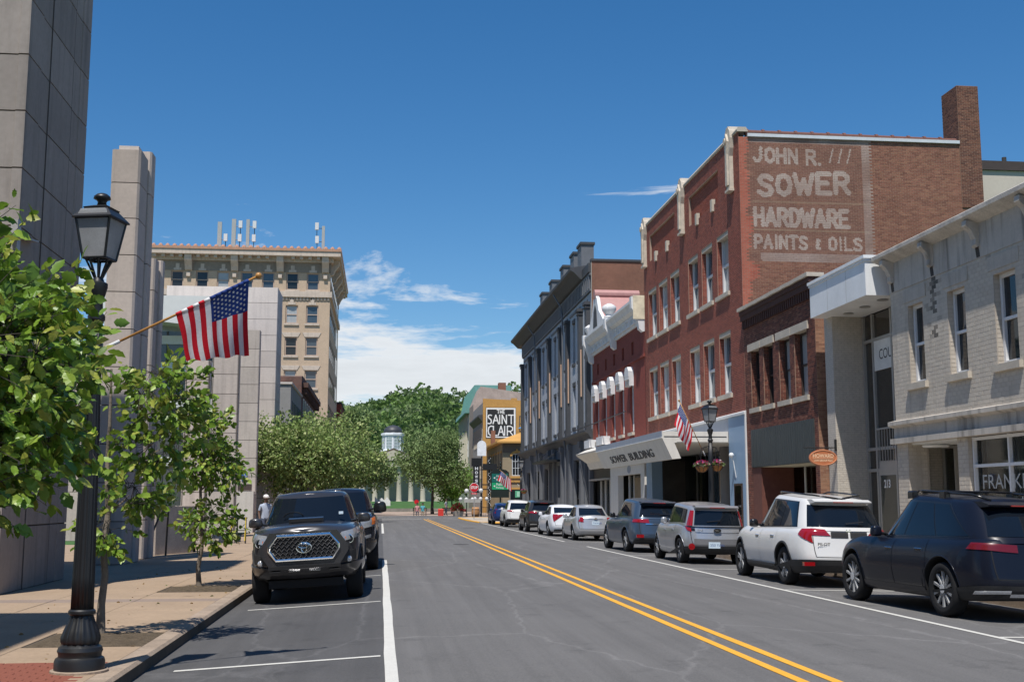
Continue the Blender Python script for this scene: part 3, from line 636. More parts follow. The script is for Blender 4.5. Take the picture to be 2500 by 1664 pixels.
# ---------------------------------------------------------------- glazed court entrance with projecting white canopy
CE = thing('court_entrance_building', 'narrow white building with a tall glazed court entrance under a projecting canopy', 'building', (FX, 31.6, 0))
m_wbrick = BR('white painted brick far', (.50, .455, .395), (.485, .44, .38), (.40, .36, .31), var=.06)
B('side_pier', m_wbrick, CE, FX, 17, 33.58, 34.2, 0, 7.2)
B('core', m_roof, CE, 14.6, 18, 29.46, 33.57, 0, 7.6)
m_al = M('aluminium frame', (.38, .37, .35), .35, metal=.3, var=.06)
gl = MB().box(14.49, 14.56, 29.46, 33.57, .1, 7.12).build('glazed_wall', GL('court glass', (.03, .026, .022), .08), CE)
for y in (33.5, 32.84, 31.55, 30.3): B('mullion', m_al, gl, 14.42, 14.5, y-.05, y+.05, .1, 7.12)
for z in (6.35, 3.14, 2.52): B('transom', m_al, gl, 14.425, 14.5, 29.46, 33.57, z-.045, z+.045)
sp_ = MB().box(14.44, 14.47, 29.6, 32.78, 5.42, 6.3).build('sign_panel', M('white sign panel', (.66, .66, .64), .4), gl)
lettering('COURT', M('black letters', (.02, .02, .02), .5), sp_, FR('x', (14.436, 32.42, 5.72)), fit=(1.35, .3))
rl = MB(); rl.box(14.40, 14.43, 29.6, 32.75, 3.68, 3.73)
for k in range(17): rl.box(14.405, 14.425, 29.7+k*.18, 29.725+k*.18, 2.75, 3.69)
rl.build('railing', m_al, gl); B('spandrel', m_al, gl, 14.43, 14.46, 31.2, 32.7, 2.56, 2.78)
dr = MB().box(14.44, 14.47, 31.3, 32.8, .1, 2.48).build('door', m_al, gl); B('pane', m_glass2, dr, 14.43, 14.444, 31.45, 32.66, .25, 2.36)
lettering('213', M('white digits', (.75, .75, .73), .5), dr, FR('x', (14.426, 32.43, 2.0)), fit=(.42, .24), bold=.03)
m_canw = M('white enamel canopy', (.72, .73, .73), .4, var=.1, scale=1.2, fine=.03)
cn = MB().box(13.0, 14.5, 29.86, 34.0, 7.16, 8.1).build('canopy', m_canw, CE)
b = MB().box(12.97, 14.5, 29.83, 34.03, 8.1, 8.17).box(12.94, 14.5, 29.80, 34.06, 8.17, 8.26); b.build('canopy_cap', m_canw, cn)
for y in (31.2, 32.6): B('joint', m_al, cn, 12.996, 13.0, y, y+.012, 7.18, 8.09)
for y in (30.5, 31.7, 32.9): MB().lathe([(.16, 0), (.14, .02)], (13.75, y, 7.135), 20).build('soffit_light', m_al, cn)

# ---------------------------------------------------------------- painted brick law building at the near right
PB = thing('painted_brick_building', 'pale painted brick building with stained frieze and bracketed cornice', 'building', (FX, 21, 0))
pY = [(27.62, 28.46), (25.48, 26.33), (23.28, 24.18), (21.1, 22.0)]
ph = [(a, c, 4.6, 6.62) for a, c in pY]
m_pmort = M('painted mortar', (.40, .35, .295), .9, var=.1)
b = MB(); wall_holes(b, 0, FX, 12, 29.45, 3.7, 7.12, ph); reveals(b, 0, FX, .28, ph); wall_holes(b, 1, 29.449, FX, 14.5, 0, 8, []); b.build('wall', m_pmort, PB)
MB().box(FX+.3, 22, 12, 29.4, 3.12, 7.9).box(17.5, 22, 12, 29.4, 0, 3.12).build('core', m_roof, PB)
m_pbrick = M('painted brick', (1, 1, 1), .7, var=.1, scale=.8, fine=.05, bump=.2, bscale=60, spec=.3, tint=True, streak=.22)
pt = tinter([(.50, .445, .375), (.485, .43, .36), (.515, .46, .385)], .035)
def pt2(y, z):
    c = pt(y, z)
    for yb in (27.0, 24.75, 22.5):
        d = (7.12-z)/3.0; w = .10*(1-d)+.03
        if d < 1 and abs(y-yb-.02*math.sin(z*7)) < w and RNG.random() < 1.15-d: k = RNG.uniform(.16, .55); return (c[0]*k, c[1]*k, c[2]*k, 1)
        if d < .5 and abs(y-yb) < .5 and RNG.random() < .12: return tuple(q*.72 for q in c[:3])+(1,)
    return c
bricks(PB, 0, FX, 19.5, 29.45, 3.7, 7.12, ph, m_pbrick, pt2, proud=.004, j=.007, bh=.1, bw=.22, near=lambda q: abs(q[0]-25)+abs(q[2]-5), nparts=300)
for a, c, z0, z1 in ph:
    bricks(PB, 1, c, FX+.012, FX+.2, z0, z1, [], m_pbrick, pt, proud=.005, bh=.1)
    w = window(PB, 0, FX+.14, a+.01, c-.01, z0, z1, M('white sash', (.70, .70, .70), .45, var=.04), m_glass, fw=.085)
    sill(w, 0, FX, a-.13, c+.13, z0, .16, .1, m_stone)
    B('lintel', M('painted lintel', (.45, .405, .35), .8, var=.12, streak=.3), w, FX-.02, FX+.1, a-.2, c+.2, z1+.1, z1+.42)
m_fri = M('stained stucco', (.46, .42, .37), .85, var=.14, scale=1.2, fine=.06, streak=.62)
B('frieze', m_fri, PB, FX-.02, FX+.2, 12, 29.46, 7.12, 7.95)
b = MB(); b.prism([(FX, 7.9), (FX-.3, 8.02), (FX-.36, 8.06), (FX-.36, 8.16), (FX-.3, 8.2), (FX+.4, 8.26), (FX+.4, 7.9)], 1, 12, 29.75); b.build('cornice', M('weathered cornice', (.43, .40, .36), .9, var=.3, scale=2.2, fine=.18, bump=.4, bscale=25), PB)
for y in (29.25, 27.0, 24.75, 22.5, 20.25):     # scrolled brackets
    b = MB(); b.prism([(FX-.02, 7.95), (FX-.32, 7.98), (FX-.33, 7.86), (FX-.2, 7.74), (FX-.11, 7.55), (FX-.12, 7.42), (FX-.07, 7.36), (FX-.02, 7.4)], 1, y-.1, y+.1)
    bo_ = b.build('bracket', m_fri, PB); zz_ = np.linspace(7.14, 7.42, 8); MB().prism([(y-.06-.03*math.sin(9*z), z) for z in zz_]+[(y+.07+.03*math.sin(7*z), z) for z in zz_[::-1]], 0, FX-.024, FX-.019).build('rain_stain', M('black rain stain', (.06, .052, .046), .9, var=.4, scale=6), bo_)
b = MB(); b.box(FX-.16, FX+.1, 12, 29.5, 3.1, 3.24).box(FX-.06, FX+.1, 12, 29.47, 3.24, 3.52).prism([(FX-.06, 3.52), (FX-.2, 3.58), (FX-.2, 3.68), (FX+.05, 3.74), (FX+.1, 3.52)], 1, 12, 29.52)
b.build('shop_cornice', m_fri, PB)
for y0, y1 in ((28.8, 29.45), (25.69, 26.2)):
    pr = MB().box(FX, FX+.55, y0, y1, 0, 3.1).build('brick_pier', m_pmort, PB)
    bricks(pr, 0, FX, y0, y1, .1, 3.1, [], m_pbrick, pt, proud=.006, bh=.1, bw=.22); bricks(pr, 1, y0, FX, FX+.5, .1, 3.1, [], m_pbrick, pt, proud=.006, bh=.1, bw=.22)
B('recess_side', m_wbrick, PB, FX+.5, 14.7, 29.3, 29.449, 0, 3.1); B('recess_back', m_wbrick, PB, 14.7, 14.8, 26.2, 29.3, 0, 3.1)
B('recess_ceiling', m_canw, PB, FX+.1, 14.8, 25.7, 29.4, 3.06, 3.1)
w = window(PB, 0, 14.6, 28.5, 29.2, .1, 3.04, m_al, m_glass2, rows=2, fw=.06, name='door')
MB().lathe([(.3, 0), (.34, .04), (.3, .08)], (14.05, 28.4, 2.98), 20).build('ceiling_light', m_canw, PB)
shopf = MB().box(FX+.16, FX+.22, 12, 25.69, .1, 3.1).build('shop_window', m_glass2, PB); room(PB, FX+.3, 17.4, 12, 25.6, 3.1, 3)
B('bulkhead', m_wbrick, PB, FX+.05, FX+.3, 12, 25.68, 0, .6)
m_wf2 = MATS['white sash']
for y in (25.66, 24.13, 22.6, 21, 19.4): B('mullion', m_wf2, shopf, FX+.08, FX+.18, y-.06, y, .1, 3.09)
for z in (2.43, 3.05): B('transom', m_wf2, shopf, FX+.085, FX+.18, 12, 25.68, z-.04, z+.03)
m_let = M('grey window letters', (.42, .43, .42), .4)
lettering('FRANKFORT', m_let, shopf, FR('x', (FX+.155, 25.4, 1.9)), fit=(2.95, .32)); lettering('LAW', m_let, shopf, FR('x', (FX+.155, 24.1, 1.42)), fit=(.95, .3))
# ---------------------------------------------------------------- ornate red brick building with white metal cornice
OB = thing('ornate_brick_building', 'low red brick building with ornate white metal cornice and pink pediment roof', 'building', (FX, 66.5, 0))
m_red = BR('red brick far', (.27, .058, .042), (.22, .046, .036), (.20, .085, .065), var=.12)
m_wm = M('white painted metal', (.66, .66, .66), .55, var=.08, scale=3, fine=.05, streak=.2)
oY = [62.1, 64.65, 67.2, 69.75, 72.3]; oh = [(y-.5, y+.5, 5.3, 8.1) for y in oY]; vh = [(y-.28, y+.28, 9.5, 10.2) for y in (61.8, 64.3, 66.85, 69.4, 72.0)]
b = MB(); wall_holes(b, 0, FX, 58.76, 74.0, 3.6, 11.1, oh+vh); reveals(b, 0, FX, .28, oh+vh); b.build('wall', m_red, OB)
MB().box(FX+.3, 19.5, 58.78, 73.9, 3.7, 11.0).box(17, 19.5, 58.78, 73.9, 0, 3.7).build('core', m_roof, OB); room(OB, FX+.68, 16.9, 59.3, 73.8, 3.65, 4)
b = MB(); b.box(FX-.08, FX+.02, 58.8, 73.9, 9.05, 9.17).box(FX-.05, FX+.02, 58.8, 73.9, 9.17, 9.23); b.build('string_course', m_red, OB)
for a, c, z0, z1 in vh: B('vent', m_roof, OB, FX+.12, FX+.16, a, c, z0, z1)
for a, c, z0, z1 in oh:
    w = window(OB, 0, FX+.14, a+.01, c-.01, z0, z1, m_wm, m_glass, fw=.12, dep=.14); ym = (a+c)/2
    h = MB(); h.prism([(ym-.52, 8.3), (ym-.52, 8.6), (ym-.28, 8.84), (ym+.28, 8.84), (ym+.52, 8.6), (ym+.52, 8.3)], 0, FX-.3, FX+.05)
    h.prism([(ym-.52, 7.8), (ym-.52, 8.3), (ym-.36, 8.3), (ym-.36, 7.9)], 0, FX-.25, FX+.05).prism([(ym+.36, 7.9), (ym+.36, 8.3), (ym+.52, 8.3), (ym+.52, 7.8)], 0, FX-.25, FX+.05)
    h.box(FX-.3, FX+.05, ym-.5, ym+.5, 8.16, 8.32); h.build('window_hood', m_wm, w); sill(w, 0, FX, a-.1, c+.1, z0, .16, .14, m_stone)
def corn(y0, y1):
    b = MB(); b.prism([(FX+.1, 10.85), (FX-.1, 10.85), (FX-.14, 11.05), (FX-.2, 11.5), (FX-.42, 11.62), (FX-.5, 11.8), (FX-.62, 11.95), (FX-.62, 12.08), (FX+.1, 12.16)], 1, y0, y1)
    y = y0+.5
    while y < y1-.7: b.box(FX-.22, FX-.15, y, y+.9, 11.0, 11.08).box(FX-.23, FX-.15, y, y+.9, 11.36, 11.44).box(FX-.225, FX-.15, y, y+.08, 11.08, 11.36).box(FX-.225, FX-.15, y+.82, y+.9, 11.08, 11.36); y += 1.15
    return b
corn(58.8, 73.95).build('cornice', m_wm, OB)
for y in (59.0, 66.3, 73.6):
    b = MB(); b.prism([(FX-.1, 10.35), (FX-.28, 10.5), (FX-.34, 10.9), (FX-.5, 11.3), (FX-.68, 11.6), (FX-.7, 12.2), (FX+.1, 12.25), (FX+.1, 10.4)], 1, y-.22, y+.22); b.build('cornice_bracket', m_wm, OB)
B('end_cap', M('rust stained white', (.62, .56, .42), .6, var=.3, scale=3), OB, FX-.6, FX+.4, 58.74, 58.80, 11.0, 12.25)
ped = MB().prism([(67.0, 11.9), (67.3, 12.3), (68.75, 13.1), (69.25, 13.9), (69.9, 14.3), (70.5, 13.9), (70.95, 13.1), (72.3, 12.3), (72.6, 11.9)], 0, FX-.55, FX-.35).build('pediment', m_wm, OB)
MB().prism([(67.05, 11.9), (67.35, 12.28), (68.8, 13.08), (69.3, 13.86), (69.9, 14.22), (70.4, 13.86), (70.9, 13.08), (72.2, 12.28), (72.5, 11.9)], 0, FX-.349, FX+2.2).build('roof', M('pink painted metal', (.42, .22, .20), .6, var=.12, scale=2), ped)
MB().tube([(FX-.6, 69.85, 14.25), (FX+2.2, 69.85, 14.25)], .3, 12).build('ridge_roll', MATS['pink painted metal'], ped)
MB().prism([(69.2, 12.2), (70.5, 12.2), (70.3, 13.2), (69.85, 13.6), (69.4, 13.2)], 0, FX-.57, FX-.549).build('emblem', M('black paint', (.02, .02, .02), .5), ped)
MB().lathe([(.2, 0), (.32, .1), (.2, .2), (.3, .35), (.42, .5), (.42, .7), (.3, .8), (.1, .9)], (FX-.35, 66.4, 12.2), 14).build('urn', m_wm, OB, smooth=True, sharp=50)
MB().lathe([(.2, 0), (.3, .2), (.35, .4), (.1, .6)], (FX-.35, 72.9, 12.2), 14).build('urn', m_wm, OB, smooth=True, sharp=50)
# ground floor
m_black = M('black shop front', (.02, .021, .022), .4, var=.1); m_wsh = M('white shop front', (.66, .64, .6), .5, var=.06)
b = MB(); b.box(FX-.02, FX+.3, 59.22, 68.3, 3.05, 3.66).box(FX-.02, FX+.3, 66.05, 68.3, 0, 3.05).box(FX-.02, FX+.3, 59.22, 60.15, 0, 3.05); b.build('shop_surround', m_wsh, OB)
o = MB().prism([(63.0+.45*math.cos(t), 3.34+.22*math.sin(t)) for t in np.linspace(0, 2*math.pi, 18)[:-1]], 0, FX-.035, FX-.02).build('badge', m_gband, OB)
B('shop_window', m_glass2, OB, FX+.6, FX+.66, 60.1, 66.1, .1, 3.1)
for y in (61.5, 64.3, 65.6): B('door_post', m_wsh, OB, FX+.52, FX+.62, y, y+.1, .1, 3.05)
B('notice', M('tan board', (.22, .16, .09), .7, var=.2), OB, FX+.55, FX+.6, 61.7, 64.2, .5, 2.9)
B('black_shop', m_black, OB, FX-.01, FX+.3, 68.31, 73.9, 3.0, 4.1); B('ledge', m_al, OB, FX-.3, FX+.1, 68.32, 73.98, 2.88, 2.98)
sg = MB().box(FX+.5, FX+.56, 68.4, 73.9, .1, 3).build('shop_window', m_glass2, OB)
for y in (69.2, 70.6, 72.2, 73.7): B('mullion', m_wsh, sg, FX+.4, FX+.52, y, y+.1, .1, 2.9)
b = MB(); b.prism([(FX+.02, 5.0), (FX-.35, 4.9), (FX-1.0, 4.6), (FX-1.15, 4.55), (FX-1.1, 4.45), (FX-.45, 4.0), (FX-.25, 3.6), (FX+.02, 3.6)], 1, 58.9, 73.9); b.build('shop_canopy', m_can, OB)
for y0 in (68.3, 72.6): B('cornice_block', m_wm, OB, FX-.5, FX+.02, y0, y0+1.9, 4.95, 5.45)
MB().tube([(FX-.6, 61, 6.35), (FX-.6, 79, 6.3)], .03, 6).build('conduit', m_iron, OB)
# ---------------------------------------------------------------- long grey three-storey building
GB = thing('grey_painted_building', 'long three-storey brick building painted pale and dark grey with five chimneys', 'building', (FX, 92, 0))
m_g1 = BR('pale grey painted brick', (.43, .455, .49), (.40, .425, .46), (.29, .31, .34), var=.08)
m_g2 = M('dark grey paint', (.055, .058, .064), .6, var=.12, scale=2, fine=.06); m_g3 = M('mid grey paint', (.13, .137, .15), .6, var=.12, scale=2, fine=.06)
wins = [75.9]+[79.0, 81.1, 84.75, 88.2, 90.2, 94.6, 96.9, 100.7, 103.0, 106.6, 108.8]
gh = [(y-.48, y+.48, z0, z1) for y in wins for z0, z1 in ((6.75, 9.65), (11.25, 14.15))]
b = MB(); wall_holes(b, 0, FX, 74.0, 111.0, 6.1, 15.2, gh); reveals(b, 0, FX, .3, gh); b.build('wall', m_g1, GB)
B('core', m_roof, GB, FX+.32, 20, 74.3, 110.9, 0, 16.6)
B('frieze_wall', m_g2, GB, FX-.03, FX+.3, 74.0, 111, 15.2, 16.55)
m_bb = BR('brown party wall', (.235, .095, .062), (.19, .078, .052), (.25, .17, .12), var=.2)
B('party_wall', m_bb, GB, FX-.01, 21, 73.86, 73.99, 4, 17.2); B('parapet_cap', m_g2, GB, FX-.05, 21.1, 73.8, 74.3, 17.2, 17.35)
MB().box(FX-.03, FX-.01, 73.84, 74.02, 9, 17.2).build('mortar_edge', m_stone, GB)
for a, c, z0, z1 in gh:
    w = window(GB, 0, FX+.18, a+.01, c-.01, z0, z1, m_g2, m_glass, fw=.08, dep=.1)
    B('lintel', m_g2, w, FX-.05, FX+.2, a-.12, c+.12, z1-.01, z1+.28); sill(w, 0, FX, a-.1, c+.1, z0, .2, .1, m_g2)
pil = [74.9, 77.75, 83.2, 86.6, 92.6, 98.9, 104.8, 110.6]
for k, y in enumerate(pil):
    b = MB(); b.box(FX-.28, FX+.02, y-.32, y+.32, 6.2, 14.2).box(FX-.34, FX+.02, y-.38, y+.38, 14.2, 14.32).box(FX-.4, FX+.02, y-.45, y+.45, 14.42, 14.62).box(FX-.32, FX+.02, y-.36, y+.36, 14.32, 14.42).box(FX-.33, FX+.02, y-.38, y+.38, 6.2, 6.7)
    p_ = b.build('pilaster', m_g2, GB)
    if 0 < k < 7: MB().tube([(FX-.16, y-.37, 8.6), (FX-.16, y-.37, 11.8)], .05, 6).build('tan_strip', M('tan strip', (.55, .36, .25), .45, var=.1), p_)  # tan tube up the middle height of the pilaster's near side
for y0, y1 in zip(pil[:-1], pil[1:]): B('moulding', m_g3, GB, FX-.07, FX+.02, y0+.5, y1-.5, 14.75, 14.9)
ent = MB(); ent.box(FX-.12, FX+.1, 74, 111.1, 15.25, 15.4).box(FX-.12, FX+.1, 74, 111.1, 16.3, 16.45)
y = 74.2
while y < 111: ent.box(FX-.16, FX-.02, y, y+.28, 15.4, 16.3); y += .62
ent.build('entablature', m_g3, GB)
cr = MB().prism([(FX+.2, 16.45), (FX-.3, 16.5), (FX-.75, 16.95), (FX-.98, 17.08), (FX-1.0, 17.26), (FX+1.8, 17.75), (FX+1.8, 16.45)], 1, 76.5, 113.2); cr.prism([(FX+.2, 16.45), (FX-.2, 16.5), (FX-.2, 17.1), (FX+1.8, 17.3), (FX+1.8, 16.45)], 1, 74.0, 76.5)
cr.build('eave', m_g2, GB)
for y in (80.9, 84.2, 89.1, 95.2, 101):
    c = MB().box(FX+.4, FX+1.3, y-.8, y+.8, 16.5, 19.7).build('chimney', m_g3, GB); B('chimney_cap', m_g2, c, FX+.32, FX+1.38, y-.88, y+.88, 19.7, 19.88)
for y in (84.0, 99.5): MB().tube([(FX-.9, y+1, 16.9), (FX-.4, y+.4, 15.8), (FX-.4, y, 14.9), (FX-.38, y-.1, 6.3), (FX-.25, y-.2, 5.4), (FX-.25, y-.2, .3)], .06, 8).build('rain_pipe', m_g3, GB)
# ground floor of the grey building
b = MB(); b.prism([(FX+.1, 5.5), (FX-.1, 5.6), (FX-.3, 5.95), (FX-.5, 6.05), (FX-.5, 6.16), (FX+.1, 6.25)], 1, 74.1, 112.2); b.build('shop_cornice', m_g2, GB)
so_ = [(74.95, 77.2, .4, 4.5), (78.95, 81.7, .4, 4.45), (87.6, 89.2, .1, 4.3), (93.7, 96.6, .1, 4.25), (99.9, 102.4, .1, 4.15), (105.6, 108.4, .1, 4.2)]
b = MB(); wall_holes(b, 0, FX, 74, 111, 0, 5.6, so_); reveals(b, 0, FX, .3, so_); b.build('shop_wall', m_g3, GB)
for a, c, z0, z1 in so_: window(GB, 0, FX+.2, a+.01, c-.01, z0, z1, m_black, m_glass, fw=.1, rows=3, cols=2, name='shop_window', bar=.05)
for y in (74.4, 77.9, 82.6, 86.4, 90.4, 92.9, 98.2, 104.2, 110.4): MB().box(FX-.2, FX+.02, y-.3, y+.3, 0, 5.5).box(FX-.3, FX+.02, y-.38, y+.38, 5.2, 5.6).build('pier', m_g3, GB)
aw = MB().box(FX-1.1, FX+.02, 88, 96.2, 4.6, 4.75).build('flat_awning', m_black, GB)
for y in (88.6, 95.4): MB().tube([(FX-1.0, y, 4.75), (FX-.05, y, 5.45)], .02, 6).build('stay_rod', m_black, aw)
# ---------------------------------------------------------------- buildings across the cross street
YC = thing('tan_corner_building', 'two-storey tan and mustard corner building with an arched window', 'building', (FX, 140, 0))
m_tan = M('tan painted brick', (.30, .235, .15), .85, var=.08, fine=.05); m_must = M('mustard paint', (.50, .27, .075), .8, var=.12, scale=1, fine=.08); m_brn = M('brown stucco', (.15, .115, .085), .85, var=.1)
b = MB(); wall_holes(b, 1, 130.5, FX+.01, 24, 0, 8.3, [(14.55, 15.65, 4.4, 6.9)]); b.box(FX, FX+.3, 130.52, 150.5, 0, 8.3).box(23.8, 24, 130.6, 150.5, 0, 8.3); b.build('wall', m_tan, YC)
B('upper_band', m_brn, YC, FX-.02, 24, 130.44, 130.5, 7.0, 8.3); B('core', m_roof, YC, FX+.3, 23.8, 130.9, 150.4, 0, 8.2)
b = MB(); n = 14; arc = [(15.1+.55*math.cos(math.pi*k/n), 6.6+.35*math.sin(math.pi*k/n)) for k in range(n+1)]; arc2 = [(15.1+.78*math.cos(math.pi*k/n), 6.6+.62*math.sin(math.pi*k/n)) for k in range(n+1)]
for k in range(n): b.add([(arc[k][0], 130.36, arc[k][1]), (arc[k+1][0], 130.36, arc[k+1][1]), (arc2[k+1][0], 130.36, arc2[k+1][1]), (arc2[k][0], 130.36, arc2[k][1]), (arc[k][0], 130.55, arc[k][1]), (arc[k+1][0], 130.55, arc[k+1][1]), (arc2[k+1][0], 130.55, arc2[k+1][1]), (arc2[k][0], 130.55, arc2[k][1])], [(0, 3, 2, 1), (0, 1, 5, 4), (2, 3, 7, 6)])
b.box(14.36, 15.84, 130.36, 130.5, 4.15, 4.4).box(15.0, 15.2, 130.3, 130.5, 7.1, 7.4); b.build('window_surround', m_must, YC)
window(YC, 1, 130.55, 14.56, 15.64, 4.41, 6.88, m_wframe, m_glass, rows=3, cols=3, fw=.09, bar=.05)
B('string_course', m_must, YC, FX-.1, 24, 130.38, 130.48, 3.7, 3.9); B('shop_band', m_must, YC, FX-.1, 24, 130.38, 130.48, 2.9, 3.1)
sh = MB().box(14.3, 22, 130.4, 130.46, .1, 2.85).build('shop_window', m_glass, YC); m_grn = M('green paint', (.10, .36, .20), .5)
b = MB(); b.box(14.9, 19, 130.36, 130.4, 2.0, 2.75); b.build('green_sign', m_grn, sh); B('sign_field', M('pale green', (.35, .62, .45), .5), sh, 15.1, 18.8, 130.34, 130.36, 2.1, 2.65)
B('open_sign', m_grn, sh, 14.9, 15.5, 130.36, 130.4, 1.0, 1.35); B('sign_ladder', m_al, sh, 14.3, 14.36, 130.34, 130.4, .1, 2.8)
b = MB(); b.add([(FX-.7, 129.8, 8.25), (24.5, 129.8, 8.25), (24.5, 151, 8.25), (FX-.7, 151, 8.25), (15.6, 132, 9.3), (23, 132, 9.3), (23, 150, 9.3), (15.6, 150, 9.3), (FX-.7, 129.8, 8.05), (24.5, 129.8, 8.05), (24.5, 151, 8.05), (FX-.7, 151, 8.05)],
    [(0, 1, 5, 4), (1, 2, 6, 5), (2, 3, 7, 6), (3, 0, 4, 7), (4, 5, 6, 7), (8, 9, 1, 0), (9, 10, 2, 1), (10, 11, 3, 2), (11, 8, 0, 3), (11, 10, 9, 8)]); rf = b.build('roof', m_must, YC)
MB().box(13.9, 14.42, 148.5, 149.2, 8.6, 10.55).build('chimney', m_bb, rf)
for y in (132, 135, 138, 141, 144, 147): 
    w = window(YC, 0, FX-.04, y-.5, y+.5, 4.5, 7, m_brn, m_glass, fw=.08); B('lintel', m_must, w, FX-.1, FX, y-.6, y+.6, 7, 7.25)
    window(YC, 0, FX-.04, y-.8, y+.8, .6, 3, m_tan, m_glass, fw=.1, rows=1, name='shop_window')
SC = thing('mural_building', 'mustard brick building with a black and white lettered wall mural', 'building', (FX, 164, 0))
m_must2 = BR('mustard brick', (.52, .29, .085), (.47, .255, .07), (.36, .22, .09), var=.12, bw=.3, bh=.1)
b = MB(); b.prism([(FX, 0), (FX, 15.3), (17.3, 15.15), (17.35, 15.4), (18.1, 15.4), (18.15, 15.1), (26, 14.9), (26, 0)], 1, 156.2, 156.6); b.build('side_wall', m_must2, SC)
b = MB().box(FX, 26, 156.6, 173, 0, 14.8); b.build('wall', M('grey stucco', (.33, .32, .31), .85, var=.1), SC)
mu = MB().box(13.86, 17.95, 156.15, 156.19, 10.0, 14.12).build('mural', M('mural black', (.018, .019, .021), .7), SC)
m_mw = M('mural white', (.78, .78, .76), .6)
b = MB(); b.box(13.92, 17.9, 156.13, 156.148, 13.85, 14.06).box(13.92, 17.9, 156.13, 156.148, 10.05, 10.2).box(13.92, 14.06, 156.13, 156.148, 10.2, 13.85).box(17.68, 17.9, 156.13, 156.148, 10.2, 13.85).box(17.9, 20, 156.13, 156.148, 9.95, 10.2); b.build('border', m_mw, mu)
def strokes(polys, w, y0, y1):
    b = MB()
    for pl in polys:
        for (x0, z0), (x1, z1) in zip(pl[:-1], pl[1:]):
            d = Vector((x1-x0, z1-z0)); d.normalize(); nn = Vector((-d.y, d.x))*w/2; e = d*w*.3
            q = [(x0-e.x+nn.x, z0-e.y+nn.y), (x0-e.x-nn.x, z0-e.y-nn.y), (x1+e.x-nn.x, z1+e.y-nn.y), (x1+e.x+nn.x, z1+e.y+nn.y)]
            b.prism(q, 1, y0, y1); y0 -= .0004
    return b
def glyph(ch, x, z, w, h):
    G = {'S': [[(1, .95), (.6, 1), (.2, .95), (.1, .8), (.35, .62), (.75, .5), (.95, .3), (.8, .06), (.4, 0), (0, .05)]], 'A': [[(0, 0), (.5, 1), (1, 0)], [(.2, .36), (.8, .36)]], 'I': [[(.5, 0), (.5, 1)]],
         'N': [[(.05, 0), (.05, 1), (.95, 0), (.95, 1)]], 'T': [[(0, 1), (1, 1)], [(.6, 1), (.6, 0)]], 'C': [[(1, .98), (.55, 1), (.2, .85), (.08, .5), (.2, .15), (.55, 0), (.7, .02)]], 'L': [[(.1, 1), (.1, 0), (1, 0)]],
         'R': [[(.05, 0), (.05, 1), (.6, 1), (.95, .85), (.95, .6), (.6, .45), (.05, .45)], [(.45, .45), (1, 0)]], 'H': [[(.05, 0), (.05, 1)], [(.95, 0), (.95, 1)], [(.05, .45), (.95, .45)]], 'E': [[(1, 1), (.05, 1), (.05, 0), (1, 0)], [(.05, .5), (.8, .5)]]}[ch]
    return [[(x+a*w, z+c*h) for a, c in pl] for pl in G]
P = []
P0_ = []
for ch, x, w in (('T', 15.38, .3), ('H', 15.8, .28), ('E', 16.2, .22)): P0_ += glyph(ch, x, 13.3, w, .48)
for ch, x, w in (('S', 14.14, .52), ('A', 14.85, .75), ('I', 15.6, .3), ('N', 16.05, .65), ('T', 16.9, .7)): P += glyph(ch, x, 11.92, w, 1.18)
for ch, x, w in (('C', 14.15, .7), ('L', 14.85, .55), ('A', 15.55, .75), ('I', 16.25, .35), ('R', 16.75, .8)): P += glyph(ch, x, 10.35, w, 1.25)
strokes(P, .15, 156.146, 156.15).build('lettering', m_mw, mu); strokes(P0_, .085, 156.12, 156.13).build('lettering', m_mw, mu)
window(SC, 1, 156.16, 18.4, 19.4, 10.9, 13, m_g2, m_glassb, fw=.1, rows=2)
um = MB().lathe([(.02, .5), (.9, .05), (1.0, 0), (.98, -.02)], (19.0, 154.4, 11.2), 10).build('patio_umbrella', M('blue canvas', (.08, .30, .62), .7), None)
tag(um, 'blue patio umbrella on the roof terrace beside the lettered mural', 'umbrella')
B('pole', m_wframe, um, 18.97, 19.03, 154.37, 154.43, 9.15, 11.5)
MB().box(15, 24, 152, 156.1, 8.0, 9.12).build('roof_terrace', m_brn, SC)
for k, y in enumerate(np.arange(157.5, 172.5, 1.9)):
    for z in (4.6, 9.0): window(SC, 0, FX-.06, y-.4, y+.4, z, z+2.6, m_stone, m_glass, fw=.1)
b = MB().prism([(FX, 12.2), (FX-.6, 12.9), (FX-.6, 13.1), (FX+.1, 13.2)], 1, 156.6, 173); b.build('cornice', m_g2, SC)
GH = thing('gabled_brick_building', 'faded pale brick gable with a chimney rising behind the lettered mural wall', 'building', (16, 176, 0))
b = MB(); b.prism([(FX, 0), (FX, 15.9), (14.6, 18.6), (26, 17.0), (26, 0)], 1, 173.1, 181); b.build('wall', M('faded limewash brick', (.36, .29, .25), .9, var=.22, scale=1.2, fine=.12), GH)
MB().box(17.4, 18.5, 174, 175.4, 17, 19.3).build('chimney', m_bb, GH)
WB = thing('mansard_building', 'long cream building with a green standing-seam mansard roof', 'building', (FX, 190, 0))
m_crm = M('cream paint', (.55, .52, .42), .8, var=.08)
B('wall', m_crm, WB, FX, 24, 181.1, 204, 0, 15.2)
rf = MB().prism([(FX-.7, 15.2), (FX-.6, 15.8), (FX+.2, 16.2), (FX+.9, 19.6), (20, 19.6), (20, 15.2)], 1, 181.05, 204).build('mansard_roof', M('green copper roof', (.13, .30, .27), .55, var=.1), WB)
for y in np.arange(181.5, 204, 1.1): MB().prism([(FX+.16, 16.2), (FX+.1, 16.2), (FX+.8, 19.62), (FX+.95, 19.62)], 1, y, y+.08).build('seam', MATS['green copper roof'], rf)
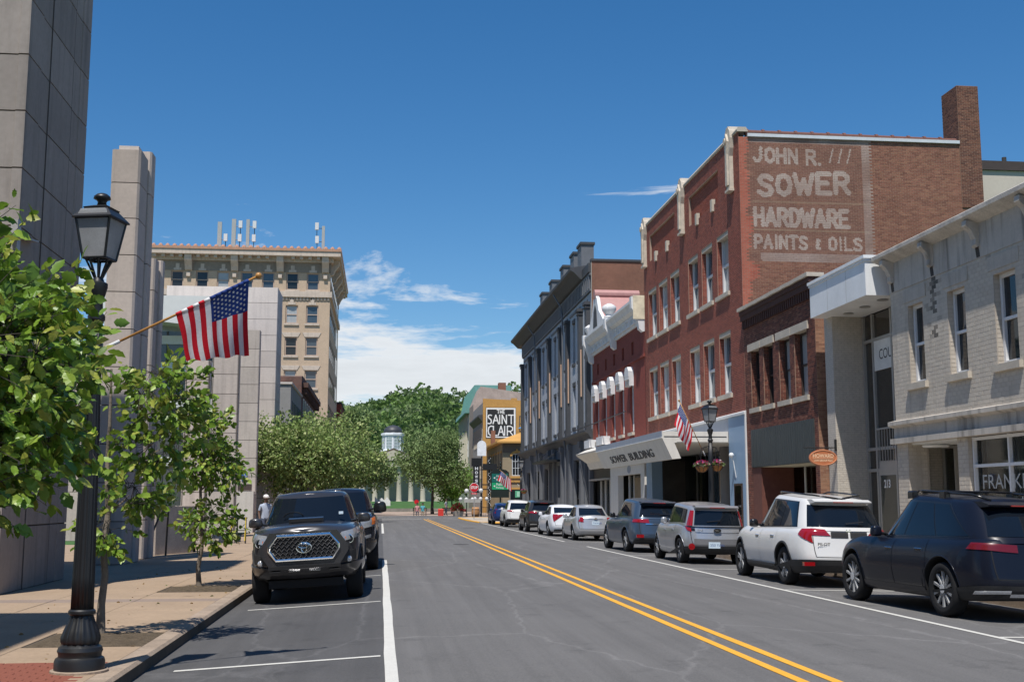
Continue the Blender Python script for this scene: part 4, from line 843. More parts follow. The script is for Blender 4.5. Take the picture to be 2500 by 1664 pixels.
for y in np.arange(183, 203, 2.3):
    for z in (4.5, 8.4, 12): window(WB, 0, FX-.08, y-.5, y+.5, z, z+2.5, m_wframe, m_glass, fw=.1)
    B('pilaster', m_crm, WB, FX-.25, FX, y+1.0, y+1.3, 3, 15.2)
# ================================================================ left side of the street
LX = -6.6
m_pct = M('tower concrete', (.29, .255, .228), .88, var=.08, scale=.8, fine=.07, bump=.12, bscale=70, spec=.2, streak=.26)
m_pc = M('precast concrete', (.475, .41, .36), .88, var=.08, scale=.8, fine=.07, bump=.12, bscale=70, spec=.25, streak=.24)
m_pc2 = M('precast concrete pale', (.57, .51, .465), .88, var=.07, scale=.8, fine=.06, bump=.12, bscale=70, spec=.25, streak=.18)
m_pcj = M('panel joint', (.09, .078, .07), .95, var=.1)
def shade_of(mat):
    """neighbouring panels come from different pours"""
    k = random.choice((.88, .94, 1, 1, 1.07)); n = '%s %.2f' % (mat.name, k)
    if k == 1: return mat
    if n not in MATS:
        c = mat.copy(); c.name = n; MATS[n] = c
        for nd in c.node_tree.nodes:
            if nd.type == 'MIX': q = nd.inputs[6].default_value; nd.inputs[6].default_value = (q[0]*k, q[1]*k, q[2]*k, 1)
    return MATS[n]
def panels(p, x0, x1, y0, y1, zs, mat, cham=.05, base=0.):
    """stack of precast panels with open joints; the core behind shows dark in the joints"""
    MB().box(x0+.03, x1-.03, y0+.03, y1-.03, base, zs[-1]-.02).build('core', m_pcj, p)
    for z0, z1 in zip(zs[:-1], zs[1:]):
        b = MB(); c = cham; g = .012
        pl = [(x0+c, y0), (x1-c, y0), (x1, y0+c), (x1, y1-c), (x1-c, y1), (x0+c, y1), (x0, y1-c), (x0, y0+c)]
        b.prism(pl, 2, z0+g, z1-g); b.build('panel', shade_of(mat), p)
# tall tower at the left edge
TW = thing('concrete_tower', 'tall precast concrete tower at the left edge, its street side in shade', 'building', (LX-2, 23.6, 0))
zs = [0, 1.17]+[1.17+1.08*k for k in range(1, 16)]
MB().box(-16, LX-.03, 21.53, 25.74, 0, zs[-1]).build('core', m_pcj, TW)
for z0, z1 in zip(zs[:-1], zs[1:]):
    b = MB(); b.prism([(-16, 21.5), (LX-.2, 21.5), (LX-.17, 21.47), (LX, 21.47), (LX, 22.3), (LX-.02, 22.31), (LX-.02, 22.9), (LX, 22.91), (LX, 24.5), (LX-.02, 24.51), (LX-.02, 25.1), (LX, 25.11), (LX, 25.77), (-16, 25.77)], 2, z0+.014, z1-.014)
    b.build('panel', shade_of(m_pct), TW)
for y in (22.9, 24.5): B('vertical_joint', m_pcj, TW, LX-.01, LX+.002, y-.008, y+.008, 0, zs[-1])
B('unseen_neighbour', m_pct, TW, -16, LX-.05, -8, 11.6, 0, 15)  # unseen neighbour block, added to darken car reflections and shade the sidewalk
# louvred metal awning low on the tower
LV = thing('louvre_awning', 'corrugated metal awning fixed to the left tower above the leaves', 'awning', (LX, 21, 6.3))
m_galv = M('galvanised sheet', (.42, .40, .37), .45, metal=.4, var=.1)
for k in range(9):
    x = -8.2+k*.2
    MB().prism([(20.2, 6.15), (22.2, 6.42), (22.2, 6.45), (20.2, 6.18)], 0, x, x+.16).build('slat', m_galv, LV)
B('support_rail', m_galv, LV, -8.25, LX, 22.1, 22.2, 6.46, 6.52); B('support_rail', m_galv, LV, -8.25, LX, 20.3, 20.4, 6.2, 6.24)
B('wall_bracket', m_galv, LV, LX-.02, LX+.1, 21.1, 21.3, 6.0, 6.6)
# stepped precast office building
CB = thing('concrete_office_building', 'stepped precast concrete office building with tall fins and recessed windows', 'building', (LX-3, 52, 0))
panels(CB, -7.36, LX, 31.45, 32.5, [0, 1.1, 2.1, 3.1, 4.12, 5.13, 6.14, 7.14, 8.14, 9.14, 10.12, 11.05], m_pc, .06)
panels(CB, -7.1, LX+.06, 32.6, 33.2, [0, 2.1, 4.12, 6.14, 8.14, 10.12, 11.35], m_pc, .05)
B('cap', m_pc2, CB, -7.2, LX-.08, 31.55, 32.4, 11.05, 11.17)
panels(CB, -7.3, LX-.05, 34.3, 34.9, [0, 1.1, 2.2, 3.3, 4.4, 5.5, 6.6, 7.7, 8.66], m_pc, .05)
panels(CB, -7.1, LX+.03, 35.0, 35.4, [0, 2.2, 4.4, 6.6, 8.74], m_pc, .05)
panels(CB, -7.55, LX, 45.6, 46.0, [0, 1.25, 1.95, 2.66, 3.38, 4.1, 4.82, 5.52, 6.24, 7.0], m_pc, .1)
panels(CB, -7.85, LX, 54.7, 55.1, [0, 1.2, 2.1, 2.98, 3.85, 4.72, 5.61, 6.52, 7.43, 8.4], m_pc, .1)
panels(CB, -7.9, LX, 63.2, 63.8, [0, .95, 1.95, 2.9, 3.88, 4.83, 5.82, 6.8, 7.8, 8.74, 9.72, 10.75], m_pc, .04)
panels(CB, -13.4, LX, 73.0, 76.4, [0, .8, 1.8, 2.8, 3.8, 4.8, 5.8, 6.82, 7.83, 8.84, 9.84, 10.84, 11.84, 12.85, 13.88, 14.87], m_pc2, .03)
panels(CB, -9.4, -7.9, 66.2, 68, [0, 2, 4, 6, 7.4, 8.6, 9.7], m_pc, .04)
panels(CB, -14, -10.6, 50, 52, [0, 2, 4, 5.5, 6.9, 7.8], m_pc, .04)
B('forecourt', m_conc, CB, -30, -6.71, 18.7, 46, -.3, -.006)
rw = MB().box(-12, -9.6, 25.8, 31.4, 0, 4.2).build('recessed_wall', m_pc, CB); B('dark_door', m_glass, rw, -9.6, -9.55, 27, 30.5, .05, 2.8)
# recessed window bay with white bands
m_wband = M('white spandrel', (.62, .62, .6), .5, var=.05)
bay = MB().box(-16, -8.6, 68.2, 72.9, 0, 11.3).build('window_bay', M('office glass', (.05, .055, .055), .08, var=.2, spec=.8), CB)
for z in (3.6, 6.9, 9.0, 10.55): B('spandrel', m_wband, bay, -16, -8.55, 68.1, 68.25, z, z+.5)
for x in np.arange(-15, -8.6, 1.3): B('mullion', m_g2, bay, x, x+.08, 68.12, 68.22, .1, 11.3)
cv = MB(); cv.prism([(-16, 12.0), (-16, 13.1), (-9.6, 13.1), (-9.1, 12.6), (-9.1, 11.5), (-9.6, 11.3)], 1, 66.4, 72.9); cv.build('white_canopy', m_wband, CB)
B('upper_window', M('clerestory glass', (.34, .36, .37), .1, spec=.7), CB, -15.5, -9.3, 68.3, 68.5, 11.0, 13.0)
# low wall, ramp wall and steps
lw = MB().box(-8.5, LX-.2, 36.9, 37.4, 0, 1.5).box(LX-.2, -5.95, 38.7, 39.2, 0, 1.48).prism([(LX-.2, 36.9), (LX-.2, 37.4), (LX-.2, 39.2), (-5.95, 39.2), (-5.95, 38.7)], 2, 0, 1.46)
lw.build('planter_wall', M('rough concrete', (.36, .31, .265), .92, var=.2, scale=2, fine=.12, bump=.5, bscale=40), CB)
B('ramp_wall', m_pc, CB, -7.6, -6.35, 49.6, 50.0, 0, 2.12); B('ramp_wall_cap', m_pc2, CB, -7.62, -6.3, 49.55, 50.05, 2.12, 2.2)
pan_ = MB().box(-7.6, -6.64, 62.6, 63.15, 0, 2.12).build('ramp_panel', m_pc2, CB)
B('step', m_pc, CB, -6.3, -5.7, 47.2, 49.4, 0, .16); B('step', m_pc, CB, -6.6, -6.0, 47.5, 49.4, .16, .32)
B('vent_grille', M('dark vent', (.05, .035, .03), .6, var=.15), CB, -7.54, -6.81, 63.17, 63.195, 2.19, 2.51)
hc = MB().box(-7.34, -7.05, 63.16, 63.19, 2.66, 3.15).build('accessible_sign', M('blue sign', (.02, .09, .30), .5), None); tag(hc, 'small blue wheelchair access sign on the concrete wall', 'sign')
m_sgw = M('sign white', (.78, .78, .78), .5)
b = MB(); b.tube([(-7.20, 63.155, 3.07), (-7.20, 63.155, 2.95), (-7.12, 63.155, 2.95), (-7.09, 63.155, 2.87)], .012, 5).ball((-7.2, 63.155, 3.1), .022, 8, 6)
b.tube([(-7.2+.075*math.cos(t), 63.155, 2.9+.065*math.sin(t)) for t in np.linspace(2.2, 6.0, 10)], .011, 5).box(-7.3, -7.1, 63.15, 63.158, 2.74, 2.77).box(-7.28, -7.12, 63.15, 63.158, 2.70, 2.725); b.build('symbol', m_sgw, hc)
hr = thing('handrail', 'black metal handrail with yellow tape beside the entrance steps', 'railing', (-5.6, 46.6, 0))
for x in (-5.75, -5.52, -5.2): B('post', m_iron, hr, x-.025, x+.025, 46.57, 46.63, 0, 1.0)
MB().tube([(-6.4, 47.2, 1.35), (-5.8, 46.6, 1.0), (-5.15, 46.6, .98)], .025, 8).build('rail', m_iron, hr); MB().tube([(-5.75, 46.6, .5), (-5.2, 46.6, .5)], .018, 6).build('rail', m_iron, hr)
m_tape = M('yellow tape', (.75, .55, .03), .5)
MB().tube([(-5.95, 46.55, .03), (-5.6, 46.55, 1.0), (-5.56, 46.54, .98)], .02, 5).tube([(-5.2, 46.55, 1.0), (-5.22, 46.55, .1)], .02, 5).build('tape', m_tape, hr)
pr_ = thing('pipe_rail', 'bent steel pipe rail standing by the low concrete wall', 'railing', (-6.6, 35.6, 0))
MB().tube([(-6.75, 35.6, 0), (-6.7, 35.6, .6), (-6.45, 35.7, 1.3), (-6.35, 36.3, 1.3), (-6.4, 36.4, 0)], .03, 8).build('rail', m_iron, pr_)
# ---------------------------------------------------------------- grey rendered and brick buildings before the corner
LG = thing('grey_rendered_building', 'small grey rendered building between the concrete office and the brick one', 'building', (LX-2, 90, 0))
b = MB(); b.box(-14, LX, 85.2, 96.2, 0, 10); b.build('wall', M('grey render', (.26, .25, .24), .9, var=.1, scale=1), LG); B('cap', m_pc2, LG, -14.1, LX+.1, 85.1, 96.2, 10, 10.15)
for y in np.arange(87, 96, 1.7):
    for z in (4.2, 7): window(LG, 0, LX+.04, y-.45, y+.45, z, z+1.9, m_g3, m_glass, fw=.08, dep=-.06)
LB = thing('dark_brick_building', 'weathered dark brick building with ragged parapet before the tan tower', 'building', (LX-2, 106, 0))
m_db = BR('dark weathered brick', (.13, .055, .042), (.08, .042, .036), (.15, .12, .10), var=.35)
b = MB(); b.prism([(96.3, 0), (96.3, 11.7), (97.5, 11.9), (103, 11.9), (103.2, 11.5), (116.8, 11.5), (116.8, 0)], 0, -15, LX); b.build('wall', m_db, LB)
b = MB(); b.box(LX, LX+.5, 97, 116.8, 10.9, 11.3); y = 97.2
while y < 116.5: b.box(LX, LX+.4, y, y+.2, 10.4, 10.9); y += 1.
b.build('cornice', m_db, LB)
for y in np.arange(99, 116, 2.4):
    for z in (4.5, 8): w = window(LB, 0, LX+.04, y-.6, y+.6, z, z+2.1, m_wframe, m_glassb, fw=.1, dep=-.06)
# ---------------------------------------------------------------- tan hotel-like tower across the cross street
HY = 142.4
HT = thing('tan_brick_tower', 'tall tan brick tower block with deep bracketed cornice and copper edge', 'building', (-17, 156, 0))
m_tb = BR('tan tower brick', (.56, .42, .30), (.52, .39, .275), (.45, .35, .26), var=.08); m_ts = M('tan stone', (.55, .46, .38), .85, var=.12, fine=.08, streak=.2)
cols = [-24.95, -22.0, -19.5, -16.65, -14.1, -11.18, -8.7]
rows = [(27.2, 29.3), (23.05, 25.3), (19.1, 21.4), (15.15, 17.35), (11.2, 13.4), (7.2, 9.4)]
hls = [(x-.74, x+.74, z0, z1) for x in cols for z0, z1 in rows]
b = MB(); wall_holes(b, 1, HY, -28.3, LX, 0, 29.9, hls); reveals(b, 1, HY, .3, hls); b.build('wall', m_tb, HT)
B('core', m_roof, HT, -28.2, LX-.3, HY+.35, 170, 0, 29.8)
m_pf = M('pinkish window frame', (.50, .37, .29), .6, var=.08)
for k, (a, c, z0, z1) in enumerate(hls):
    w = window(HT, 1, HY+.14, a+.02, c-.02, z0, z1, m_pf, random.choice((m_glass, m_glassb, m_blind)), fw=.12, dep=.14)
    sill(w, 1, HY, a-.15, c+.15, z0, .22, .15, m_ts)
    r = [q[0] for q in rows].index(z0)
    if r in (2, 3, 4): MB().prism([(a-.1, z1), (c+.1, z1), (c+.4, z1+.55), (a-.4, z1+.55)], 1, HY-.06, HY+.02).build('lintel', m_ts, w)
    elif r < 2: MB().box((a+c)/2-.22, (a+c)/2+.22, HY-.12, HY+.02, z1+.05, z1+.9).box((a+c)/2-.45, (a+c)/2+.45, HY-.08, HY+.02, z1+.05, z1+.35).build('keystone', m_ts, w)
eh = [(y-.74, y+.74, z0, z1) for y in np.arange(145, 169, 3.) for z0, z1 in rows]
b = MB(); wall_holes(b, 0, LX, HY, 170, 0, 29.9, eh)                                     # street side, seen edge on
F2 = [tuple(reversed(f)) for f in b.f]; mesh('wall', b.v, F2, m_tb, HT)
for a, c, z0, z1 in eh: B('window', m_glass, HT, LX-.2, LX-.15, a, c, z0, z1)
B('string_course', m_ts, HT, -28.4, LX+.25, HY-.25, HY+.02, 26.3, 27.0); B('string_course', m_ts, HT, LX-.02, LX+.25, HY+.021, 170, 26.3, 27.0)
b = MB(); x = -28.3
while x < LX: b.box(x, x+.2, HY-.12, HY+.01, 25.95, 26.3); x += .42
b.build('dentils', m_ts, HT)['kind'] = 'stuff'
m_fz = M('stone frieze', (.27, .225, .18), .85, var=.15)
B('frieze', m_fz, HT, -28.3, LX+.05, HY-.05, HY+.02, 29.35, 30.6); B('frieze', m_fz, HT, LX-.02, LX+.05, HY+.021, 170, 29.35, 30.6)
cr = MB(); cr.box(-28.6, LX+1.25, HY-1.25, HY+.1, 31.2, 31.8).box(-28.5, LX+.35, HY-.35, HY+.1, 30.6, 31.2).box(LX-.1, LX+1.25, HY+.101, 170.5, 31.2, 31.8).box(LX-.1, LX+.35, HY+.101, 170.3, 30.6, 31.2)
cr.build('cornice', m_ts, HT)
m_cop = M('new copper edge', (.62, .33, .2), .35, metal=.5, var=.15)
b = MB().box(-28.7, LX+1.35, HY-1.35, HY, 31.8, 32.1).box(LX, LX+1.35, HY+.001, 170.6, 31.8, 32.1); b.build('roof_edge', m_cop, HT)
def rep(name, mb, mat, parent, pts, **kw):
    o = None
    for p in pts:
        if o is None: o = mb.build(name, mat, parent, local=True, **kw); q = o
        else: q = link(bpy.data.objects.new(name, o.data), parent)
        q.location = Vector(p)-origin(parent)
m_clay = M('clay roof tile', (.45, .24, .16), .7, var=.15)
rep('roof_tile', MB().lathe([(.28, 0), (.22, .2), (.05, .32)], n=8), m_clay, HT, [(x, HY-1.1, 32.1) for x in np.arange(-28.5, LX+1.2, .82)]+[(LX+1.1, y, 32.1) for y in np.arange(HY, 170, .9)])
def bigbr(y_, x=None):
    b = MB(); pr = [(0, 29.3), (-.3, 29.4), (-.5, 29.9), (-.95, 30.5), (-1.05, 31.0), (-1.05, 31.2), (0, 31.2)]
    if x is not None: b.prism([(HY+d, z) for d, z in pr], 0, x-.42, x+.42)
    else: b.prism([(LX-d, z) for d, z in pr], 1, y_-.42, y_+.42)
    return b
for x in (-23.63, -18.15, -12.68, -7.2): 
    o = bigbr(0, x).build('bracket', m_ts, HT); B('bracket_foot', m_ts, o, x-.22, x+.22, HY-.3, HY+.01, 28.6, 29.1)
for y in np.arange(144, 170, 5.4): bigbr(y).build('bracket', m_ts, HT)
rep('modillion', MB().box(-.2, .2, -1.0, 0, 0, .35), m_ts, HT, [(x, HY, 30.85) for x in np.arange(-27.6, LX, 1.03) if min(abs(x-q) for q in (-23.63, -18.15, -12.68, -7.2)) > .6])
rep('modillion', MB().box(0, 1.0, -.2, .2, 0, .35), m_ts, HT, [(LX, y, 30.85) for y in np.arange(143.4, 170, 1.03)])
m_ant = M('antenna grey', (.36, .37, .36), .5, var=.05)
for x, z1, w in ((-20.2, 35.6, .5), (-18.5, 36.0, .5), (-16.8, 36.0, .4), (-7.6, 35.4, .35)):
    a = MB().box(x-w/2, x+w/2, HY+.5, HY+.8, 32.0, z1).build('antenna', m_ant, HT)
    for dx, dz in ((.75, 33.2), (.8, 34.9)):
        if x == -20.2 and dz > 34: continue
        s = -1 if x == -7.6 else 1
        B('radio_unit', m_wframe, a, x+s*dx-.22, x+s*dx+.22, HY+.4, HY+.7, dz, dz+.9); MB().tube([(x, HY+.6, dz+.2), (x+s*dx, HY+.6, dz+.2), (x+s*dx, HY+.6, dz-1.0)], .05, 5).build('mount', m_iron, a)
# red-brick stub behind the tower
RS = thing('brick_stub_building', 'low red brick building end just beyond the tan tower', 'building', (LX+.3, 172, 0)); B('wall', m_red, RS, -14, LX+.6, 171, 186, 0, 15.6); B('roof', m_roof, RS, -14.1, LX+.7, 170.9, 186.1, 15.6, 15.9); B('porch', m_red, RS, LX+.6, LX+2.8, 172, 176, 0, 9.8)
# ================================================================ vehicles
m_tyre = M('tyre rubber', (.014, .014, .015), .85, var=.1, spec=.3); m_rim = M('alloy wheel', (.58, .59, .60), .3, metal=.35, var=.05); m_rimd = M('dark wheel well', (.008, .008, .009), .8)
m_cglass = GL('car glass', (.006, .009, .014), .03, .42); m_trim = M('black gloss trim', (.012, .012, .013), .22, var=.05, spec=.5); m_clad = M('black plastic cladding', (.022, .022, .023), .6, var=.08)
m_redl = M('red lamp lens', (.27, .007, .010), .12, var=.1, coat=1.); m_whl = M('clear lamp lens', (.55, .56, .58), .1, metal=.5, var=.1); m_chr = M('chrome', (.72, .73, .74), .12, metal=1., var=.03)
m_plate = M('licence plate', (.55, .66, .74), .4, var=.05); m_pltx = M('plate ink', (.05, .10, .28), .5); m_amber = M('amber lens', (.7, .16, .02), .2)
def paint(name, col, metal=.0, rough=.32): return M(name, col, rough, metal=metal, var=.02, fine=.0, coat=.5, spec=.4)
def smooth_curve(pts, lo, hi, k=9, n=200):
    xs = np.linspace(lo, hi, n); ys = np.interp(xs, [p[0] for p in pts], [p[1] for p in pts]); pad = np.pad(ys, k, mode='edge'); ys = np.convolve(pad, np.ones(2*k+1)/(2*k+1), 'valid'); return lambda y: np.interp(y, xs, ys)
class Car:
    def __init__(s, L, Wd, H, wb, rear, r, belt, cab, top, roof, z0=.24, lev=None, nr=7., nf=5., bow=(.07, .2), wt=.64, wbf=.9, cn=(7., 4.), tw=.24, taper=(.03, .05)):
        s.__dict__.update(L=L, W=Wd, H=H, wb=wb, r=r, z0=z0, bow=bow, cab_=cab, tw=tw, taper=taper)
        s.memo = {}; s.ya = -L/2+rear; s.yf = s.ya+wb; h = L/2
        s.top = smooth_curve(top, -h, h, 4); s.roof = smooth_curve(roof, -h, h, 9)
        lev = lev or [(0, .86, .22, .16), (.05, .915, .11, .08), (.16, .955, .03, .025), (.32, .98, 0, 0), (.48, 1.0, .01, .03), (.64, .995, .035, .055), (.8, .98, .07, .08), (.92, .945, .12, .10), (1, .89, .2, .15)]
        s.lev = np.array(lev); s.wtr, s.wbr = wt*Wd/2/.64*.64, wbf*Wd/2
        s.wtr = wt
        s.o1 = s.outl(nr, nf, Wd/2, L/2); s.o2 = s.outl(cn[0], cn[1], Wd/2, L/4)
    def outl(s, nr, nf, a, b):
        t = np.linspace(-math.pi/2, math.pi/2, 4001); c, q = np.cos(t), np.sin(t); n = np.where(q < 0, nr, nf)
        X = np.abs(c)**(2/n); Y = np.sign(q)*np.abs(q)**(2/n); X[0] = X[-1] = 0; d = np.hypot(np.diff(X)*a, np.diff(Y)*b); S = np.concatenate([[0], np.cumsum(d)]); S /= S[-1]; return S, X, Y
    def low(s, u, f):
        sg = 1 if u >= 0 else -1; u = abs(u); S, X, Y = s.o1; x = np.interp(u, S, X); y = np.interp(u, S, Y); l = s.lev
        w = np.interp(f, l[:, 0], l[:, 1])*s.W/2; a = s.L/2-np.interp(f, l[:, 0], l[:, 2]); b = -s.L/2+np.interp(f, l[:, 0], l[:, 3])
        yy = (a+b)/2+y*(a-b)/2; yy -= math.copysign(1, y)*(s.bow[1] if y > 0 else s.bow[0])*x*x*abs(y)**10
        tp = 1-(s.taper[1] if y > 0 else s.taper[0])*max(0, abs(y)-.35)/.65
        zb = s.z0+.06*abs(y)**6; return Vector((sg*x*w*tp, yy, zb+f*(float(s.top(yy))-zb)))
    def cab(s, u, m):
        sg = 1 if u >= 0 else -1; u = abs(u); S, X, Y = s.o2; x = np.interp(u, S, X); y = np.interp(u, S, Y); y0b, y0t, y1t, y1b = s.cab_
        e = max(0, (m-.9)/.1)**2*.035
        a = y1b+(y1t-y1b)*m-e; b = y0b+(y0t-y0b)*m**1.25+e; yy = (a+b)/2+y*(a-b)/2; yy -= math.copysign(1, y)*(.16 if y > 0 else .07)*x*x*abs(y)**6
        w = s.wbr+(s.wtr-s.wbr)*m**1.15-e*1.2; zb = float(s.top(np.clip(yy, -s.L/2+.2, s.L/2)))-.05
        return Vector((sg*x*w, yy, zb+m*(float(s.roof(yy))-zb)))
    def s_y(s, fn, y, l):
        k = (fn.__name__, round(float(l), 4)); us = np.linspace(0, 1, 161)
        if k not in s.memo: s.memo[k] = [fn(u, l).y for u in us]
        return float(np.interp(y, s.memo[k], us))
    def s_x(s, fn, x, l, front=False):
        us = np.linspace(0, .5, 161) if not front else np.linspace(1, .5, 161); q = (fn.__name__, round(float(l), 4), front)
        if q not in s.memo: s.memo[q] = [fn(u, l).x for u in us]
        xs = s.memo[q]; k = int(np.argmax(xs)); return float(np.interp(x, xs[:k+1], us[:k+1]))
    def shell(s, fn, ls, n):
        us = np.linspace(0, 1, n); V = []; F = []; ring = 2*n-2
        for l in ls:
            V += [fn(u, l) for u in us]+[fn(-u, l) for u in us[-2:0:-1]]
        for j in range(len(ls)-1): F += [(j*ring+i, j*ring+(i+1) % ring, (j+1)*ring+(i+1) % ring, (j+1)*ring+i) for i in range(ring)]
        return V, F, ring
    def cap(s, V, F, base, n, crown, K=6, flip=False):
        ring = 2*n-2; rows = []
        for i in range(1, n-1):
            a, b = base+i, base+ring-i; pa, pb = V[a], V[b]; row = [a]
            for k in range(1, K):
                t = k/K; p = pa.lerp(pb, t); p = Vector((p.x, p.y, p.z+crown*(1-(2*t-1)**2)*min(1, 4*abs(pa.x)/s.W))); row.append(len(V)); V.append(p)
            row.append(b); rows.append(row)
        def q(*f): F.append(tuple(f) if not flip else tuple(reversed(f)))
        for r0, r1 in zip(rows[:-1], rows[1:]):
            for k in range(K): q(r0[k], r1[k], r1[k+1], r0[k+1])
        for k in range(K): q(base, rows[0][k], rows[0][k+1]); q(base+n-1, rows[-1][k+1], rows[-1][k])
    def patch(s, fn, c, off, nu=10, nl=6, skip=None, thick=0):
        """bilinear patch, c = four corners (s, level): low-a, low-b, high-b, high-a"""
        V = []; F = []; NN = []
        for j in range(nl+1):
            for i in range(nu+1):
                p, q = i/nu, j/nl; u = (c[0][0]*(1-p)+c[1][0]*p)*(1-q)+(c[3][0]*(1-p)+c[2][0]*p)*q; l = (c[0][1]*(1-p)+c[1][1]*p)*(1-q)+(c[3][1]*(1-p)+c[2][1]*p)*q
                P = fn(u, l); du = fn(u+.004, l)-fn(u-.004, l); dl = fn(u, min(1, l+.02))-fn(u, max(0, l-.02)); nn = du.cross(dl)
                if nn.length < 1e-9: nn = Vector((0, 0, 1))
                nn.normalize(); ctr = Vector((0, P.y*.6, P.z*.8))
                if nn.dot(P-ctr) < 0: nn = -nn
                V.append(P+nn*off); NN.append(nn)
        for j in range(nl):
            for i in range(nu):
                a = j*(nu+1)+i; f = (a, a+1, a+nu+2, a+nu+1)
                if skip and skip(sum((V[k] for k in f), Vector())/4): continue
                F.append(f)
        if F and thick:
            edge = [(i, i+1) for i in range(nu)]+[(j*(nu+1)+nu, (j+1)*(nu+1)+nu) for j in range(nl)]+[(nl*(nu+1)+i+1, nl*(nu+1)+i) for i in range(nu-1, -1, -1)]+[((j+1)*(nu+1), j*(nu+1)) for j in range(nl-1, -1, -1)]
            b0 = len(V); V += [V[k]-NN[k]*thick for k in range(b0)]; F += [(b, a, a+b0, b+b0) for a, b in edge]
        if F:
            f = F[nu*nl//2 if thick else len(F)//2]; n0 = (V[f[1]]-V[f[0]]).cross(V[f[3]]-V[f[0]]); P = V[f[0]]
            if n0.dot(P-Vector((0, P.y*.6, P.z*.8))) < 0: F = [tuple(reversed(q)) for q in F]
        return V, F
def build_car(name, label, loc, rot, C, mp_, opt, group=None):
    root = thing(name, label, 'car' if 'truck' not in name else 'pickup truck', loc, group=group, rot=rot)
    n = 61; ls = np.concatenate([np.linspace(0, .2, 4)[:-1], np.linspace(.2, .85, 10)[:-1], np.linspace(.85, 1, 6)])
    V, F, ring = C.shell(C.low, ls, n); C.cap(V, F, (len(ls)-1)*ring, n, opt.get('hood', .05)); C.cap(V, F, 0, n, 0, flip=True)
    me = bpy.data.meshes.new('body'); me.from_pydata(V, [], F); me.materials.append(mp_); me.materials.append(m_rimd)
    body = bpy.data.objects.new('body', me); link(body, root)
    bm = bmesh.new(); bm.from_mesh(me); bmesh.ops.remove_doubles(bm, verts=bm.verts, dist=1e-5); bmesh.ops.recalc_face_normals(bm, faces=bm.faces); bm.to_mesh(me); bm.free()
    GP = np.array([C.low(u, f) for u in np.linspace(.08, .92, 150) for f in np.linspace(0, .98, 36)])
    ra = C.r+.055; cut = MB()
    for ya in (C.ya, C.yf):
        for sg in (-1, 1):
            x0, x1 = sorted((sg*(C.W/2-.36), sg*(C.W/2+.2))); cut.lathe([(ra, x0), (ra, x1)], (0, ya, C.r+.02), 40, axis=0)
    co = cut.build('cutter', m_rimd, None); co.parent = root
    for sl in (0,): pass
    md = body.modifiers.new('b', 'BOOLEAN'); md.object = co; md.operation = 'DIFFERENCE'; md.solver = 'EXACT'
    try: md.material_mode = 'TRANSFER'
    except Exception: pass
    dg = bpy.context.evaluated_depsgraph_get(); nm = bpy.data.meshes.new_from_object(body.evaluated_get(dg)); body.modifiers.clear(); body.data = nm; bpy.data.objects.remove(co)
    nm.polygons.foreach_set('use_smooth', [True]*len(nm.polygons)); nm.set_sharp_from_angle(angle=R(38))
    # cabin shell
    V, F, ring = C.shell(C.cab, list(np.linspace(0, .9, 10))+[.93, .96, .98, 1.], n); C.cap(V, F, 13*ring, n, .045)
    roof = mesh('cabin', V, F, mp_, root, local=True, smooth=True, sharp=50)
    def P(nm_, fn, c, off, mat, parent=body, **kw):
        V, F = C.patch(fn, c, off, **kw); return mesh(nm_, V, F, mat, parent, local=True, smooth=True)
    sy = lambda y, l: C.s_y(C.cab, y, l)
    for sg in (-1, 1):
        T = opt['dlo']                          # outline of the side glass: (y, m) low-rear, low-front, high-front, high-rear
        P('window_trim', C.cab, [(sg*sy(y, l), l) for y, l in T], .003, m_trim, roof, nu=24, nl=8)
        for g in opt['side']:
            P('side_window', C.cab, [(sg*sy(y, l), l) for y, l in g], .007, m_cglass, roof, nu=10, nl=8)
        sl = lambda y, l: C.s_y(C.low, y, l)
        for (y0, y1, hy) in opt.get('doors', []):
            sk = lambda c: any((c.y-a)**2+(c.z-C.r-.02)**2 < (ra+.05)**2 for a in (C.ya, C.yf))
            d = P('door', C.low, [(sg*sl(y0, .1), .1), (sg*sl(y1, .1), .1), (sg*sl(y1, .985), .985), (sg*sl(y0, .985), .985)], .0045, mp_, nu=14, nl=12, skip=sk)
            p = C.low(sg*sl(hy, .82), .82); mbh = MB().cham(p.x-.02, p.x+.02, p.y-.1, p.y+.1, p.z-.02, p.z+.015, .008)
            mbh.build('door_handle', opt.get('handle', mp_), d, local=True)
        y0, y1 = C.ya+ra+.02, C.yf-ra-.02
        if opt.get('clad', 1): P('sill_cladding', C.low, [(sg*sl(y0, .0), .02), (sg*sl(y1, .0), .02), (sg*sl(y1, .17), .17), (sg*sl(y0, .17), .17)], .012, m_clad if opt.get('clad', 1) == 1 else mp_, nu=10, nl=4)
        for ya in (C.ya, C.yf):                 # wheel-arch lips
            pts = []
            for t in np.linspace(-.12, math.pi+.12, 26):
                y = ya+(ra+.012)*math.cos(t); z = C.r+.02+(ra+.012)*math.sin(t)
                i = int(np.argmin((GP[:, 1]-y)**2+(GP[:, 2]-z)**2)); pts.append((sg*(GP[i, 0]-.004), y, z))
            MB().tube(pts, .024 if opt.get('clad', 1) == 1 else .012, 8).build('wheel_arch', m_clad if opt.get('clad', 1) == 1 else mp_, body, local=True, smooth=True)
        # mirrors
        my, mz = opt['mirror']; p = C.cab(sg*sy(my, .12), .12)
        ms = opt.get('msize', (.09, .07, .085)); mm = MB().ball((0, 0, 0), 1, 20, 12); sq_ = lambda t: math.copysign(abs(t)**.55, t); mm.v = [(p.x+sg*(.07+ms[0])+ms[0]*sq_(a)*(1-.18*c), p.y+.02+ms[1]*sq_(b)*(1-.25*abs(a)), mz+ms[2]*sq_(c)) for a, b, c in mm.v]
